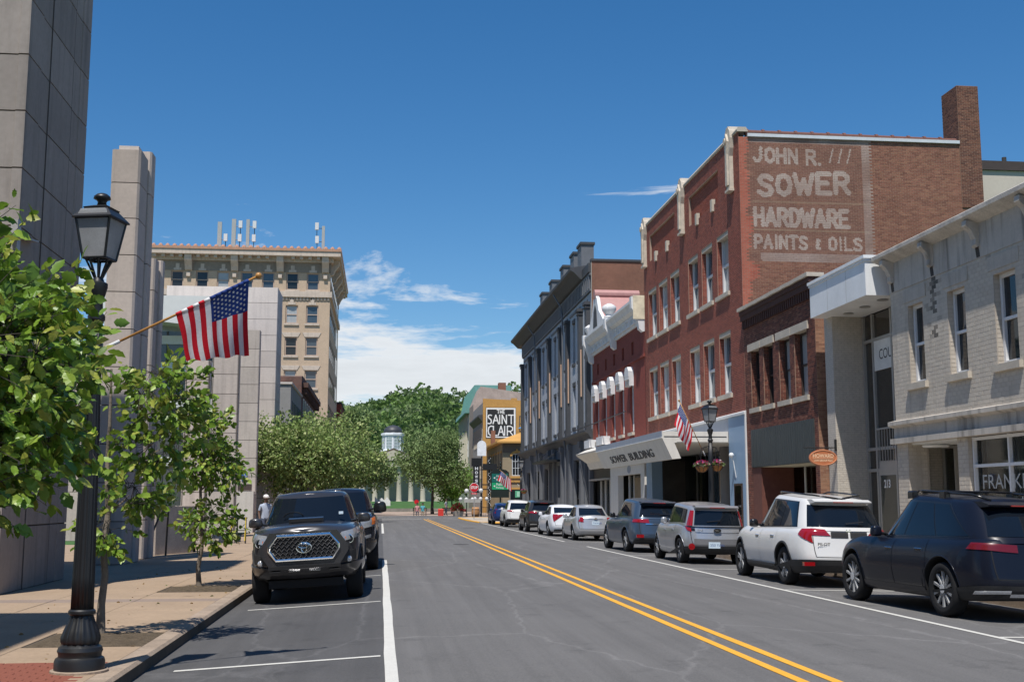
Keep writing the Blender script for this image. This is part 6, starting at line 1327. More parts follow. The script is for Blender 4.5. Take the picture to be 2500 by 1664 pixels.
def scatter(name, P, Rm, S, tints, mat, parent, base=LV0, faces=LF0):
    n = len(P); k = len(base); V = (np.einsum('nij,kj->nki', Rm, base)*S[:, None, None]+P[:, None, :]).reshape(-1, 3); me = bpy.data.meshes.new(name); nf = len(faces)
    ln = np.array([len(f) for f in faces]); flat = np.concatenate([np.array(f) for f in faces]); loops = (flat[None]+np.arange(n)[:, None]*k).ravel(); tot = np.tile(ln, n); start = np.concatenate([[0], np.cumsum(tot)[:-1]])
    me.vertices.add(len(V)); me.vertices.foreach_set('co', V.ravel().astype('f')); me.loops.add(len(loops)); me.loops.foreach_set('vertex_index', loops.astype('i')); me.polygons.add(n*nf); me.polygons.foreach_set('loop_start', start.astype('i')); me.polygons.foreach_set('loop_total', tot.astype('i'))
    me.update(calc_edges=True); a = me.attributes.new('tint', 'FLOAT_COLOR', 'FACE'); a.data.foreach_set('color', np.repeat(np.c_[tints, np.ones(n)], nf, 0).astype('f').ravel()); me.materials.append(mat)
    return link(bpy.data.objects.new(name, me), parent)
m_leaf = M('leaf', (.07, .15, .02), .42, var=.12, scale=3, fine=.05, spec=.5, tint=True, trans=.3)
m_leaff = M('far leaf', (.07, .15, .02), .6, var=.12, scale=1, fine=.05, spec=.25, tint=True, trans=.3)
m_bark = M('bark', (.19, .16, .13), .9, var=.3, scale=8, fine=.15, bump=.5, bscale=30, spec=.15); m_barkd = M('dark bark', (.06, .05, .04), .9, var=.3, scale=5)
def tree(name, label, base, trunk_h, r0, blobs, nsp, leaf, cols, seed, group=None, per=7, singles=0, mat=m_leaf, bark=m_bark, quad=False, twig=.3, lean=(0, 0), droop=.25):
    """trunk with limbs into each crown mass, twigs at their ends, leaves along the twigs"""
    rng = np.random.default_rng(seed); t = thing(name, label, 'tree', base, group=group); B0 = np.array(base, float); tb = MB()
    topz = B0+np.array([lean[0], lean[1], trunk_h]); k = 9; pts = [B0+(topz-B0)*i/k+np.r_[rng.normal(0, .012*trunk_h**.5, 2), 0]*(0 < i) for i in range(k+1)]
    tb.tube([tuple(p) for p in pts], [r0*(1.25 if i == 0 else 1-.72*i/k) for i in range(k+1)], 10)
    tw = MB(); LP = []; LD = []
    vol = np.array([np.prod(b[1]) for b in blobs])**.7; share = vol/vol.sum()
    for (c, rad), sh in zip(blobs, share):
        c, rad = np.array(c), np.array(rad); n = int(nsp*sh)
        h = np.clip(c[2]-rad[2]*1.1, B0[2]+.22*trunk_h, topz[2]); j = (h-B0[2])/trunk_h; st_ = pts[min(k, int(j*k))]
        limb = [st_]+[st_+(c-st_)*q+rng.normal(0, .05, 3)*rad for q in (.3, .6, .85)]; tb.tube([tuple(p) for p in limb], [r0*.4, r0*.3, r0*.2, r0*.1], 6)
        nb = max(4, n//10); hubs = []
        for i in range(nb):
            d = rng.normal(size=3); d /= np.linalg.norm(d); e = c+d*rad*rng.uniform(.35, .8); s = limb[int(rng.integers(1, 4))]; mid = (s+e)/2+rng.normal(0, .06, 3)*rad+np.array([0, 0, .08*rad[2]]); tb.tube([tuple(s), tuple(mid), tuple(e)], [r0*.13, r0*.09, r0*.05], 5, cap=False); hubs.append(e)
        H = np.array(hubs)
        for i in range(n):
            d = rng.normal(size=3); d /= np.linalg.norm(d); rr = rng.uniform(.25, 1)**.45; e = c+d*rad*rr*(1+.16*rng.normal()); s = H[np.argmin(((H-e)**2).sum(1))]; dr = e-s; dn = np.linalg.norm(dr)+1e-6; dr = dr/dn*.6+d*.5+np.array([0, 0, -droop*rng.random()]); dr /= np.linalg.norm(dr)
            if not quad: tw.tube([tuple(s), tuple((s+e)/2+rng.normal(0, .02, 3)), tuple(e), tuple(e+dr*twig)], [r0*.05+.002, r0*.035+.002, .003, .0015], 4, cap=False)
            for q in range(per):
                u = q/max(1, per-1); LP.append(e+dr*twig*u+rng.normal(0, .02+.16*twig*quad, 3)); side = np.cross(dr, rng.normal(size=3)); LD.append(dr*(.45+u*.5)+side*(1.-.4*u)+np.array([0, 0, -droop])+(rng.normal(0, .6, 3) if quad else 0))
    tb.build('trunk', bark, t)
    if tw.v: tw.build('twigs', m_barkd if not quad else bark, t)
    LP, LD = np.array(LP), np.array(LD); Rm = frames(LD, rng); S = leaf*rng.uniform(.45, 1.2, len(LP)); cols = np.array(cols); ti = cols[rng.integers(len(cols), size=len(LP))]*rng.uniform(.75, 1.2, (len(LP), 1))
    og = np.array(origin(t)); keep = np.ones(len(LP), bool)
    if singles:
        prox = np.linalg.norm(LP-np.array([0, 0, 1.63]), axis=1)+np.where(LP[:, 0] < -LP[:, 1]*.33, 5, 0)+np.where(LP[:, 2]-1.63 > .45*LP[:, 1], 5, 0); idx = np.argsort(prox)[:singles]; keep[idx] = False
        pm = [mesh('leaf', [tuple(v) for v in LV0+rng.normal(0, .02, LV0.shape)], LF0, mat, t, local=True, tint=[(*(cols[q % len(cols)]), 1)]*len(LF0)) for q in range(8)]
        for o in pm: COL.objects.unlink(o)
        for i in idx:
            o = bpy.data.objects.new('leaf', pm[int(rng.integers(8))].data); link(o, t); m4 = Matrix(Rm[i].tolist()).to_4x4() @ Matrix.Scale(S[i], 4); m4.translation = Vector(LP[i]-og); o.matrix_local = m4
        for o in pm: bpy.data.objects.remove(o)
    o = scatter('crown', LP[keep]-og, Rm[keep], S[keep], ti[keep], mat, t, *((QV, QF) if quad else (LV0, LF0))); o['kind'] = 'stuff'
    return t
G1 = [(.19, .31, .035), (.14, .25, .028), (.25, .36, .05), (.11, .20, .024), (.32, .35, .06)]
ST = 'young street trees along the left kerb'
tree('street_tree', 'leafy street tree reaching in from the left edge in front of the street lamp', (-3.5, 7.2, 0), 3.4, .07,
     [((-3.1, 7.6, 2.6), (1.1, 1.25, .68)), ((-2.5, 8.2, 2.35), (.58, .85, .52)), ((-3.0, 7.4, 2.0), (.9, 1.0, .5)), ((-3.25, 7.5, 3.35), (.62, .7, .34)), ((-2.75, 8.5, 2.75), (.5, .6, .45))], 900, .122, G1, 3, ST, 9, 300, twig=.26)
tree('street_tree', 'slim street tree just behind the street lamp, leaning toward the road', (-3.42, 15.2, -.01), 3.3, .05,
     [((-2.82, 15.2, 2.95), (.5, .55, .42)), ((-2.78, 15.3, 2.3), (.44, .5, .36)), ((-3.1, 15.2, 1.75), (.3, .4, .26)), ((-3.4, 15.1, 1.3), (.26, .3, .24))], 230, .125, G1, 5, ST, 8, 0, twig=.22)
tree('street_tree', 'small street tree standing in a mulch pit ahead of the grey pickup', (-3.46, 23.4, -.01), 3.3, .045,
     [((-3.32, 23.4, 2.95), (.38, .45, .42)), ((-3.12, 23.5, 2.25), (.42, .5, .36)), ((-3.3, 23.4, 1.18), (.46, .46, .38)), ((-3.5, 23.3, 2.4), (.32, .4, .4))], 300, .125, G1, 9, ST, 8, 0, twig=.22)
G2 = [(.29, .37, .12), (.24, .33, .10), (.38, .42, .19), (.20, .29, .09)]
G3 = [(.19, .27, .10), (.16, .23, .08), (.23, .30, .12)]
SQ = dict(quad=True, mat=m_leaff, bark=m_barkd, per=11, twig=.9, droop=.1)
def crownset(cx, cy, z0, z1, r, n, seed):
    rng = np.random.default_rng(seed); out = []
    for i in range(n):
        a = rng.uniform(0, 2*math.pi); q = rng.uniform(.15, .72)*r; z = rng.uniform(z0+.18*(z1-z0), z1-.16*(z1-z0)); k = 1-.45*abs((z-z0)/(z1-z0)-.45); rr = r*rng.uniform(.34, .5)*k; out.append(((cx+q*math.cos(a)*k, cy+q*math.sin(a)*k, z), (rr, rr, rr*.75)))
    return out
LT = 'trees lining the far end of the street'
tree('street_tree', 'olive green tree on the left sidewalk nearest behind the black pickup', (-4.9, 74, 0), 4.6, .13, crownset(-5.0, 74, 2.0, 6.8, 3.7, 11, 1), 1900, .14, G2, 11, LT, **SQ)
tree('street_tree', 'taller olive green tree on the left sidewalk in front of the tan tower', (-4.3, 92, 0), 5.4, .15, crownset(-4.4, 92, 2.2, 7.9, 4.6, 12, 2), 2300, .155, G2, 12, LT, **SQ)
tree('street_tree', 'grey green tree left of the street at the crossing', (-2.6, 133, 0), 5.6, .17, crownset(-3.4, 133, 2.2, 8.6, 4.4, 12, 3), 1600, .2, G3, 13, LT, **SQ)
tree('street_tree', 'airy dark tree with visible branches in the middle of the plaza', (6.1, 140, 0), 7.0, .2, crownset(6.0, 140, 2.4, 10.2, 4.4, 14, 4), 1300, .17, G3, 14, LT, **SQ)
tree('street_tree', 'low bright green tree right of the dark plaza tree', (8.8, 146, 0), 4.0, .12, crownset(8.8, 146, 1.6, 6.2, 2.6, 8, 5), 800, .19, [(.18, .34, .06), (.22, .38, .08)], 15, LT, **SQ)
tree('broad_tree', 'large pale green tree beside the tan tower', (-7, 205, 0), 12, .35, crownset(-9.0, 205, 6, 19, 7.6, 16, 6), 2000, .36, [(.24, .33, .13), (.20, .29, .11), (.29, .37, .16)], 16, LT, **{**SQ, 'twig': 1.})
tree('broad_tree', 'tall dark tree right of the domed hall', (11, 285, 1.5), 10, .3, crownset(14, 285, 4, 15, 7, 14, 8), 1300, .42, [(.13, .20, .065), (.15, .23, .075)], 18, LT, **{**SQ, 'twig': 1.})
# hedge and shrubs by the concrete building
hd = thing('hedge', 'clipped dark green hedge on top of the low concrete wall', 'hedge', (-7.6, 38.2, 1.4)); rng = np.random.default_rng(4); n = 1500
P_ = np.c_[rng.uniform(-8.4, -6.5, n), rng.uniform(37.5, 38.9, n), rng.uniform(1.3, 2.2, n)]; D_ = rng.normal(size=(n, 3))+np.array([0, -.4, .5])
scatter('foliage', P_-np.array(origin(hd)), frames(D_, rng), rng.uniform(.06, .12, n), np.array([(.04, .10, .015)])*rng.uniform(.7, 1.3, (n, 1)), m_leaff, hd)['kind'] = 'stuff'
B('soil', m_mulch, hd, -8.4, -6.8, 37.42, 38.68, .5, 1.42)
# ---------------------------------------------------------------- wooded hill
def hz(x, y): return max(0., (min(y, 760)-330)/430)**1.05*(46+.12*x+5*math.sin(x*.031+1)+3*math.sin(x*.09))
hx = np.linspace(-420, 480, 46); hy = np.linspace(330, 900, 24)
V = [(x, y, hz(x, y)*(1 if y < 765 else .8)) for y in hy for x in hx]
st(mesh('hill', V, [(j*46+i, j*46+i+1, (j+1)*46+i+1, (j+1)*46+i) for j in range(23) for i in range(45)], M('forest floor', (.03, .05, .015), .95, var=.3)))
rng = np.random.default_rng(21); LP = []; LD = []; TS = []; SS = []
pal = np.array([(.12, .195, .058), (.10, .165, .05), (.145, .23, .065), (.17, .24, .095), (.085, .14, .05), (.155, .25, .065), (.20, .26, .13)])
y = 340
while y < 765:
    sp = 8.5+(y-340)*.006; x = -150+rng.uniform(0, sp)
    while x < 230:
        if not (-60 < x < 110) and rng.random() < .45: x += sp; continue
        cx_, cy_ = x+rng.normal(0, 1.8), y+rng.normal(0, 2.5); g = hz(cx_, cy_); r = rng.uniform(3.6, 6.6); hh_ = r*rng.uniform(.9, 1.35); nq = 170 if -60 < x < 110 else 40
        d = rng.normal(size=(nq, 3)); d[:, 1] -= .5; d[:, 2] += .35; d /= np.linalg.norm(d, axis=1, keepdims=True); lump = 1+.22*np.sin(d[:, 0]*5+x)*np.cos(d[:, 2]*6+y)
        LP.append(np.c_[cx_+d[:, 0]*r*lump, cy_+d[:, 1]*r*lump, g+5+hh_+d[:, 2]*hh_*lump]); LD.append(d+rng.normal(0, .7, d.shape)); TS.append(pal[rng.integers(len(pal))][None]*rng.uniform(.7, 1.25, (nq, 1))); SS.append(rng.uniform(.6, 1.35, nq)*r/5)
        x += sp
    y += 9.5
o = scatter('hill_forest', np.concatenate(LP), frames(np.concatenate(LD), rng), np.concatenate(SS), np.concatenate(TS), m_leaff, None, QV, QF)
tag(o, 'dense green woodland covering the hill behind the town', 'woodland', kind='stuff')
# ================================================================ street furniture
m_lamp = M('black lamp post paint', (.013, .014, .016), .42, var=.12, spec=.5); m_frost = M('frosted lantern glass', (.55, .56, .57), .35, var=.14, scale=6, spec=.5, trans=.55)
def make_lamp(label, loc, rz):
    t = thing('street_lamp', label, 'street lamp', loc, rz, 'lantern street lamps'); L = dict(local=True)
    MB().lathe([(.27, -.02), (.27, .02), (.255, .025)], n=24).build('footing', m_kerb, t, **L)
    MB().lathe([(.235, .02), (.235, .10), (.225, .13), (.20, .145), (.20, .17), (.212, .20), (.20, .235), (.17, .255), (.165, .27)], n=40).build('base', m_lamp, t, smooth=True, sharp=35, **L)
    MB().lathe([(.165, .25), (.185, .29), (.185, .33), (.16, .40), (.13, .47), (.112, .52), (.105, .54)], n=64, flute=(.28, .53, 16, .09)).build('fluted_bell', m_lamp, t, smooth=True, **L)
    MB().lathe([(.112, .535), (.128, .55), (.128, .575), (.112, .59)], n=32).build('ring', m_lamp, t, smooth=True, sharp=35, **L)
    MB().lathe([(.108, .58), (.104, .9), (.092, 1.8), (.075, 2.8), (.062, 3.42)], n=64, flute=(.5, 3.5, 16, .10)).build('shaft', m_lamp, t, smooth=True, **L)
    MB().lathe([(.062, 3.4), (.085, 3.43), (.085, 3.47), (.06, 3.5), (.055, 3.62), (.075, 3.68), (.095, 3.76), (.095, 3.80), (.06, 3.82), (.045, 3.86)], n=32).build('capital', m_lamp, t, smooth=True, sharp=35, **L)
    b = MB()
    for k in range(8):
        a = 2*math.pi*k/8+.39; b.tube([(.035*math.cos(a), .035*math.sin(a), 3.85), (.07*math.cos(a), .07*math.sin(a), 3.93), (.13*math.cos(a), .13*math.sin(a), 4.05)], .011, 6)
    b.build('cradle', m_lamp, t, **L)
    w0, w1, z0, z1 = .118, .178, 4.05, 4.45; f = MB()
    for sx_ in (-1, 1):
        for sy_ in (-1, 1): f.tube([(sx_*w0, sy_*w0, z0), (sx_*w1, sy_*w1, z1)], .014, 6)
    for w, z in ((w0, z0), (w1, z1)):
        for s_ in (-1, 1): f.tube([(-w, s_*w, z), (w, s_*w, z)], .013, 6); f.tube([(s_*w, -w, z), (s_*w, w, z)], .013, 6)
    f.tube([(-w0, 0, z0), (w0, 0, z0)], .01, 5); fo = f.build('lantern_frame', m_lamp, t, **L)
    for a in range(4):
        c, s_ = round(math.cos(a*math.pi/2)), round(math.sin(a*math.pi/2)); rot = lambda x, y: (x*c-y*s_, x*s_+y*c); q = []
        for x, w, z in ((-w0, w0, z0), (w0, w0, z0), (w1, w1, z1), (-w1, w1, z1)): q.append((*rot(x*.97, -w*.985), z))
        MB().quad(*q).build('pane', m_frost, fo, **L)
    MB().lathe([(.05, 4.06), (.05, 4.2), (.035, 4.3)], n=12).build('lamp_bulb', m_frost, fo, **L)
    r = MB(); r.add([(-.208, -.208, 4.445), (.208, -.208, 4.445), (.208, .208, 4.445), (-.208, .208, 4.445), (-.208, -.208, 4.46), (.208, -.208, 4.46), (.208, .208, 4.46), (-.208, .208, 4.46), (-.125, -.125, 4.555), (.125, -.125, 4.555), (.125, .125, 4.555), (-.125, .125, 4.555), (-.133, -.133, 4.57), (.133, -.133, 4.57), (.133, .133, 4.57), (-.133, .133, 4.57), (-.06, -.06, 4.60), (.06, -.06, 4.60), (.06, .06, 4.60), (-.06, .06, 4.60)],
        [(3, 2, 1, 0)]+[(k+i, k+(i+1) % 4, k+4+(i+1) % 4, k+4+i) for k in (0, 4, 8, 12) for i in range(4)]+[(16, 17, 18, 19)])
    ro = r.build('lantern_roof', m_lamp, t, **L)
    MB().prism([(-.155, 4.485), (.155, 4.485), (.128, 4.535), (-.128, 4.535)], 1, -.186, -.155).build('roof_pane', m_frost, ro, **L)
    MB().lathe([(.05, 4.60), (.042, 4.64), (.055, 4.66), (.085, 4.675), (.08, 4.70), (.05, 4.725), (.02, 4.735)], n=24).build('finial', m_lamp, t, smooth=True, **L)
    return t
lampA = make_lamp('tall black fluted street lamp in the left foreground, carrying a flag', (-2.87, 11.95, 0), R(-14))
def lamp_at(label, loc, rz):
    c = copy_tree(lampA, loc=loc); c.rotation_euler = (0, 0, rz); c['label'] = label; return c
lamp_at('street lamp with two flower baskets in front of the folded white canopy', (10.42, 36.3, .09), R(20))
lamp_at('far street lamp with a flower basket near the stop sign corner', (10.5, 88, .085), R(10))
# ---------------------------------------------------------------- flags
m_fr = M('flag red', (.64, .014, .03), .7, var=.08, trans=.25); m_fw = M('flag white', (.86, .85, .86), .7, var=.05, trans=.25); m_fb = M('flag blue', (.016, .05, .24), .7, var=.1, trans=.2); m_wood = M('varnished pole', (.42, .21, .06), .35, var=.15, scale=10)
def flag(label, p0, p1, hoist0, hoist1, fn, wrap=False, pr=.013):
    """pole p0-p1, hoist between the fractions, fn(a,b) gives the hanging cloth relative to the pole point"""
    t = thing('flag', label, 'flag', p0, group='national flags on the lamp posts'); P0, P1 = Vector(p0), Vector(p1); A0, A1 = P0.lerp(P1, hoist0), P0.lerp(P1, hoist1)
    MB().tube([P0, P1], pr, 10).build('pole', m_wood, t, smooth=True); MB().ball(P1+(P1-P0).normalized()*.03, .035, 12, 8).build('finial', m_wood, t, smooth=True); MB().tube([P0-(P1-P0).normalized()*.06, P0+(P1-P0).normalized()*.12], pr*1.5, 10).build('socket', m_wframe, t)
    na, nb = 39, 30; pos = lambda a, b: A0.lerp(A1, a)+Vector(fn(a, b)); V = [pos(i/na, j/nb) for j in range(nb+1) for i in range(na+1)]; F = []; mi = []
    for j in range(nb):
        for i in range(na):
            F.append((j*(na+1)+i, j*(na+1)+i+1, (j+1)*(na+1)+i+1, (j+1)*(na+1)+i)); sidx = int(i/3); can_ = sidx >= 6 and j < nb*.4; mi.append(2 if can_ else (0 if sidx % 2 == 0 else 1))
    cl = mesh('cloth', V, F, [m_fr, m_fw, m_fb], t, smooth=True, mi=mi)
    stb = MB()
    for r in range(9):
        for c in range(6 if r % 2 == 0 else 5):
            a = 6/13+(7/13)*(1-(r+1)/10); b = .4*((2*c+1+(r % 2))/12); ctr = pos(a, b); e1 = (pos(min(1, a+.01), b)-pos(a-.01, b)); e2 = (pos(a, b+.01)-pos(a, max(0, b-.01))); e1.normalize(); e2.normalize(); nrm = e1.cross(e2).normalized(); s_ = (A1-A0).length*.021
            for sd in (-1, 1):
                pts = [ctr+nrm*.004*sd+(e1*math.cos(k*math.pi/5)-e2*math.sin(k*math.pi/5))*s_*(1 if k % 2 == 0 else .42) for k in range(10)]; stb.add([ctr+nrm*.004*sd]+pts, [(0, k+1, (k+1) % 10+1) for k in range(10)])
    stb.build('stars', m_sgw, cl)['kind'] = 'stuff'
    if wrap:
        w = MB()
        for k in range(13):
            a, b = A0.lerp(A1, k/13), A0.lerp(A1, (k+1)/13); w.k = 2 if k >= 6 else (0 if k % 2 == 0 else 1); w.tube([a, b], pr*1.5, 10)
        w.build('sleeve', [m_fr, m_fw, m_fb], cl, smooth=True)
    return t
def bigf(a, b):
    L_ = .40+.34*a; rip = .035*math.sin(a*16+b*2.5)*b+.02*math.sin(a*29+1)*b; back = (.62-.25*a)*b**1.1
    return (.015*math.sin(b*5+a*3)*b+.05*b*(.5-a), back+rip+.03*math.sin(b*7+a*5)*b, -L_*b+.012*math.sin(a*18)*b)
flag('american flag with vertical stripes on a wooden pole in the left foreground', (-2.75, 12.0, 3.17), (-1.33, 12.15, 3.94), .45, .95, bigf, True)
def smallf(a, b): return (-.10*b-.16*b*a+.03*math.sin(a*11+b*4)*b, .14*b*math.sin(a*5+1)+.05*math.sin(b*9+a*8)*b, -.66*b-.1*b*math.sin(a*3))
flag('small american flag on the lamp post before the folded white canopy', (10.2, 36.25, 3.1), (9.36, 36.0, 4.75), .46, .96, smallf)
def farf(a, b): return (.05*b-.35*b*a+.04*math.sin(a*9)*b, .2*b*math.sin(a*5), -.95*b+.25*a*b)
flag('american flag on the far lamp post near the stop sign', (10.3, 87.9, 2.8), (8.9, 87.7, 3.9), .42, .96, farf)
# ---------------------------------------------------------------- hanging flower baskets
m_coir = M('coir basket', (.36, .17, .06), .9, var=.25, scale=12, bump=.6, bscale=60); m_flow = M('petals', (.5, .05, .15), .6, var=.1, tint=True, trans=.3)
def basket(label, loc, seed):
    t = thing('flower_basket', label, 'flower basket', loc, group='hanging flower baskets on lamp posts'); x, y, z = loc; rng = np.random.default_rng(seed)
    MB().lathe([(.04, -.2), (.12, -.17), (.19, -.09), (.22, 0), (.2, .01)], loc, 20).build('liner', m_coir, t, smooth=True)
    b = MB()
    for k in range(8):
        a = 2*math.pi*k/8; b.tube([(x+r_*math.cos(a), y+r_*math.sin(a), z+h_) for r_, h_ in ((.228, .0), (.2, -.09), (.13, -.175), (.03, -.21))], .008, 5)
    b.tube([(x+.228*math.cos(a), y+.228*math.sin(a), z) for a in np.linspace(0, 2*math.pi, 24)], .01, 5); b.build('wire_frame', m_iron, t)
    b = MB()
    for k in range(3): a = 2*math.pi*k/3; b.tube([(x+.228*math.cos(a), y+.228*math.sin(a), z), (x, y, z+.55)], .006, 4)
    b.build('chains', m_iron, t)
    n = 260; d = rng.normal(size=(n, 3)); d[:, 2] = abs(d[:, 2])*.6; d /= np.linalg.norm(d, axis=1, keepdims=True); P_ = d*np.array([.23, .23, .13])*rng.uniform(.6, 1.05, (n, 1))
    scatter('leaves', P_, frames(d+rng.normal(0, .5, d.shape), rng), rng.uniform(.05, .085, n), np.array([(.09, .17, .03), (.14, .2, .05), (.2, .24, .12)])[rng.integers(3, size=n)], m_leaf, t)['kind'] = 'stuff'
    n = 130; d = rng.normal(size=(n, 3)); d[:, 2] = abs(d[:, 2])+.4; d /= np.linalg.norm(d, axis=1, keepdims=True); P_ = d*np.array([.24, .24, .16])
    scatter('flowers', P_, frames(rng.normal(size=(n, 3)), rng), rng.uniform(.035, .06, n), np.array([(.5, .03, .10), (.55, .08, .22), (.25, .04, .25), (.6, .5, .5)])[rng.integers(4, size=n)], m_flow, t, QV, QF)['kind'] = 'stuff'
basket('left of the two coir flower baskets hanging on the near right lamp post', (10.06, 36.05, 2.72), 1); basket('right of the two coir flower baskets hanging on the near right lamp post', (10.62, 36.35, 2.76), 2)
basket('coir flower basket hanging on the far right lamp post', (10.7, 87.9, 2.35), 3)
arm = thing('basket_bracket', 'iron cross arm holding the two flower baskets', 'bracket', (10.42, 36.3, 3.3)); MB().tube([(10.06, 36.05, 3.27), (10.34, 36.25, 3.36), (10.62, 36.35, 3.31)], .015, 6).build('arm', m_iron, arm)
arm = thing('basket_bracket', 'iron arm holding the far flower basket', 'bracket', (10.5, 88, 3.1)); MB().tube([(10.5, 88, 3.2), (10.7, 87.9, 3.1)], .015, 6).build('arm', m_iron, arm)
lit = np.random.default_rng(31); n = 90
P_ = np.c_[lit.uniform(-5.2, -2.7, n), lit.uniform(12.7, 30, n), np.full(n, .006)]; D_ = np.c_[lit.normal(size=(n, 2)), np.full(n, .02)]
tag(scatter('leaf_litter', P_, frames(D_, lit), lit.uniform(.03, .07, n), np.array([(.22, .14, .06), (.30, .20, .08), (.16, .2, .06)])[lit.integers(3, size=n)], m_leaff, None), 'small dry leaves scattered on the left sidewalk', 'leaves', kind='stuff')
# ---------------------------------------------------------------- signs at the corner
ss = thing('stop_sign', 'red octagonal stop sign on a steel post at the corner', 'sign', (7.85, 99.3, .085)); m_gal = M('galvanised post', (.42, .43, .44), .4, metal=.5)
B('post', m_gal, ss, 7.82, 7.88, 99.33, 99.39, .085, 3.1)
oc = lambda r: [(7.85+r*math.cos(math.pi/8+k*math.pi/4), 2.75+r*math.sin(math.pi/8+k*math.pi/4)) for k in range(8)]
bo = MB().prism(oc(.41), 1, 99.29, 99.31).build('border', m_sgw, ss); MB().prism(oc(.375), 1, 99.27, 99.289).build('red_face', M('sign red', (.52, .01, .02), .4), ss)
lettering('STOP', m_sgw, bo, FR('y', (7.565, 99.262, 2.63)), fit=(.57, .25), bold=.03)
ap = MB().box(7.62, 8.08, 99.29, 99.31, 2.17, 2.32).build('plaque', MATS['sign red'], ss); lettering('ALL WAY', m_sgw, ap, FR('y', (7.67, 99.284, 2.2)), fit=(.36, .09), bold=.02)
B('street_board', M('grey board', (.36, .36, .35), .6), ss, 7.0, 8.4, 99.4, 99.44, 1.5, 1.78)
wf = thing('wayfinding_sign', 'dark framed wayfinding board with two green panels on a post', 'sign', (9.75, 96, .085)); m_dk = M('dark green frame', (.012, .02, .018), .4)
MB().lathe([(.07, .085), (.07, 4.4), (.1, 4.45), (.05, 4.6), (.09, 4.7), (.02, 4.85)], (9.75, 96, 0), 14).build('post', m_dk, wf)
MB().prism([(8.95, 1.9), (10.45, 1.9), (10.45, 3.95), (10.2, 4.15), (9.7, 4.25), (9.2, 4.15), (8.95, 3.95)], 1, 95.84, 95.93).build('board', m_dk, wf)
for z0, z1, c, tx1, tx2 in ((3.15, 3.85, (.005, .12, .10), 'Liberty Hall', 'Historic Site'), (2.55, 3.12, (.01, .30, .13), 'Public', 'Parking')):
    pn = MB().box(9.03, 10.37, 95.815, 95.835, z0, z1).build('panel', M('panel green '+tx1, c, .45), wf); lettering(tx1, m_sgw, pn, FR('y', (9.4, 95.81, (z0+z1)/2+.04)), fit=(.85 if tx1 != 'Public' else .5, .2)); lettering(tx2, m_sgw, pn, FR('y', (9.4, 95.81, (z0+z1)/2-.24)), fit=(.85 if tx1 != 'Public' else .6, .2))
    MB().prism([(9.15, (z0+z1)/2), (9.3, (z0+z1)/2-.08), (9.3, (z0+z1)/2+.08)], 1, 95.80, 95.812).build('arrow', m_sgw, pn)
hw = thing('vertical_sign', 'tall narrow black sign with white letters stacked vertically, by the plaza', 'sign', (10.4, 128.5, 3.2)); B('board', M('black sign', (.012, .012, .013), .5), hw, 10.05, 10.75, 128.45, 128.6, 2.5, 5.4); B('top_board', MATS['black sign'], hw, 9.85, 10.95, 128.44, 128.61, 5.4, 6.3)
for k, ch in enumerate('HOWSER'): lettering(ch, m_sgw, hw, FR('y', (10.24, 128.44, 5.0-.45*k)), fit=(.32, .32), bold=.03)
B('arm', m_iron, hw, 10.75, 13.45, 128.5, 128.55, 5.0, 5.06)
wr = thing('round_top_sign', 'white round-topped sign high on a pole before the mural building', 'sign', (11, 130, 0)); MB().tube([(11.1, 130, 0), (11.1, 130, 7)], .06, 8).build('pole', m_iron, wr); MB().prism([(10.6, 6.6), (11.6, 6.6), (11.6, 7.8)]+[(11.1+.5*math.cos(t), 7.8+.5*math.sin(t)) for t in np.linspace(.2, math.pi-.2, 9)]+[(10.6, 7.8)], 1, 129.9, 129.98).build('board', m_sgw, wr)
# lit-bulb clock mast with dark arms
cm = thing('strung_mast', 'dark multi-armed mast strung with pale bulbs at the plaza corner', 'mast', (11.6, 126, .0)); MB().tube([(11.6, 126, 0), (11.6, 126, 6.4)], .12, 8).build('pole', m_iron, cm)
for z in (2.8, 3.3, 4.9, 5.2): B('arm', m_iron, cm, 10.7, 12.6, 125.95, 126.05, z, z+.12)
B('box', m_iron, cm, 10.9, 12.4, 125.7, 126.2, 4.95, 5.6)
rep('bulb', MB().ball((0, 0, 0), .045, 6, 4), m_sgw, cm, [(11.6+.13*math.cos(k*1.4), 125.86, 1.2+.16*k) for k in range(32)])
m_globe = M('white globe', (.80, .79, .76), .25, var=.03, trans=.3)
def globes(label, x, y, zt):
    t = thing('globe_lamp', label, 'street lamp', (x, y, 0), group='white globe lamps on the plaza'); MB().lathe([(.12, 0), (.1, .3), (.05, .4), (.045, zt-.1)], (x, y, 0), 12).build('pole', m_iron, t); MB().ball((x, y, zt+.12), .24).build('globe', m_globe, t, smooth=True)
    for dx in (-.65, -.05, .6): MB().ball((x+dx, y-.3, zt-.75), .2).build('globe', m_globe, t, smooth=True); MB().tube([(x, y, zt-.55), (x+dx, y-.3, zt-.6), (x+dx, y-.3, zt-.9)], .025, 6).build('arm', m_iron, t)
globes('white globe lamp nearest the plaza tree', 9.0, 124, 2.55); globes('white globe lamp beside the stop sign', 10.6, 125, 2.6)
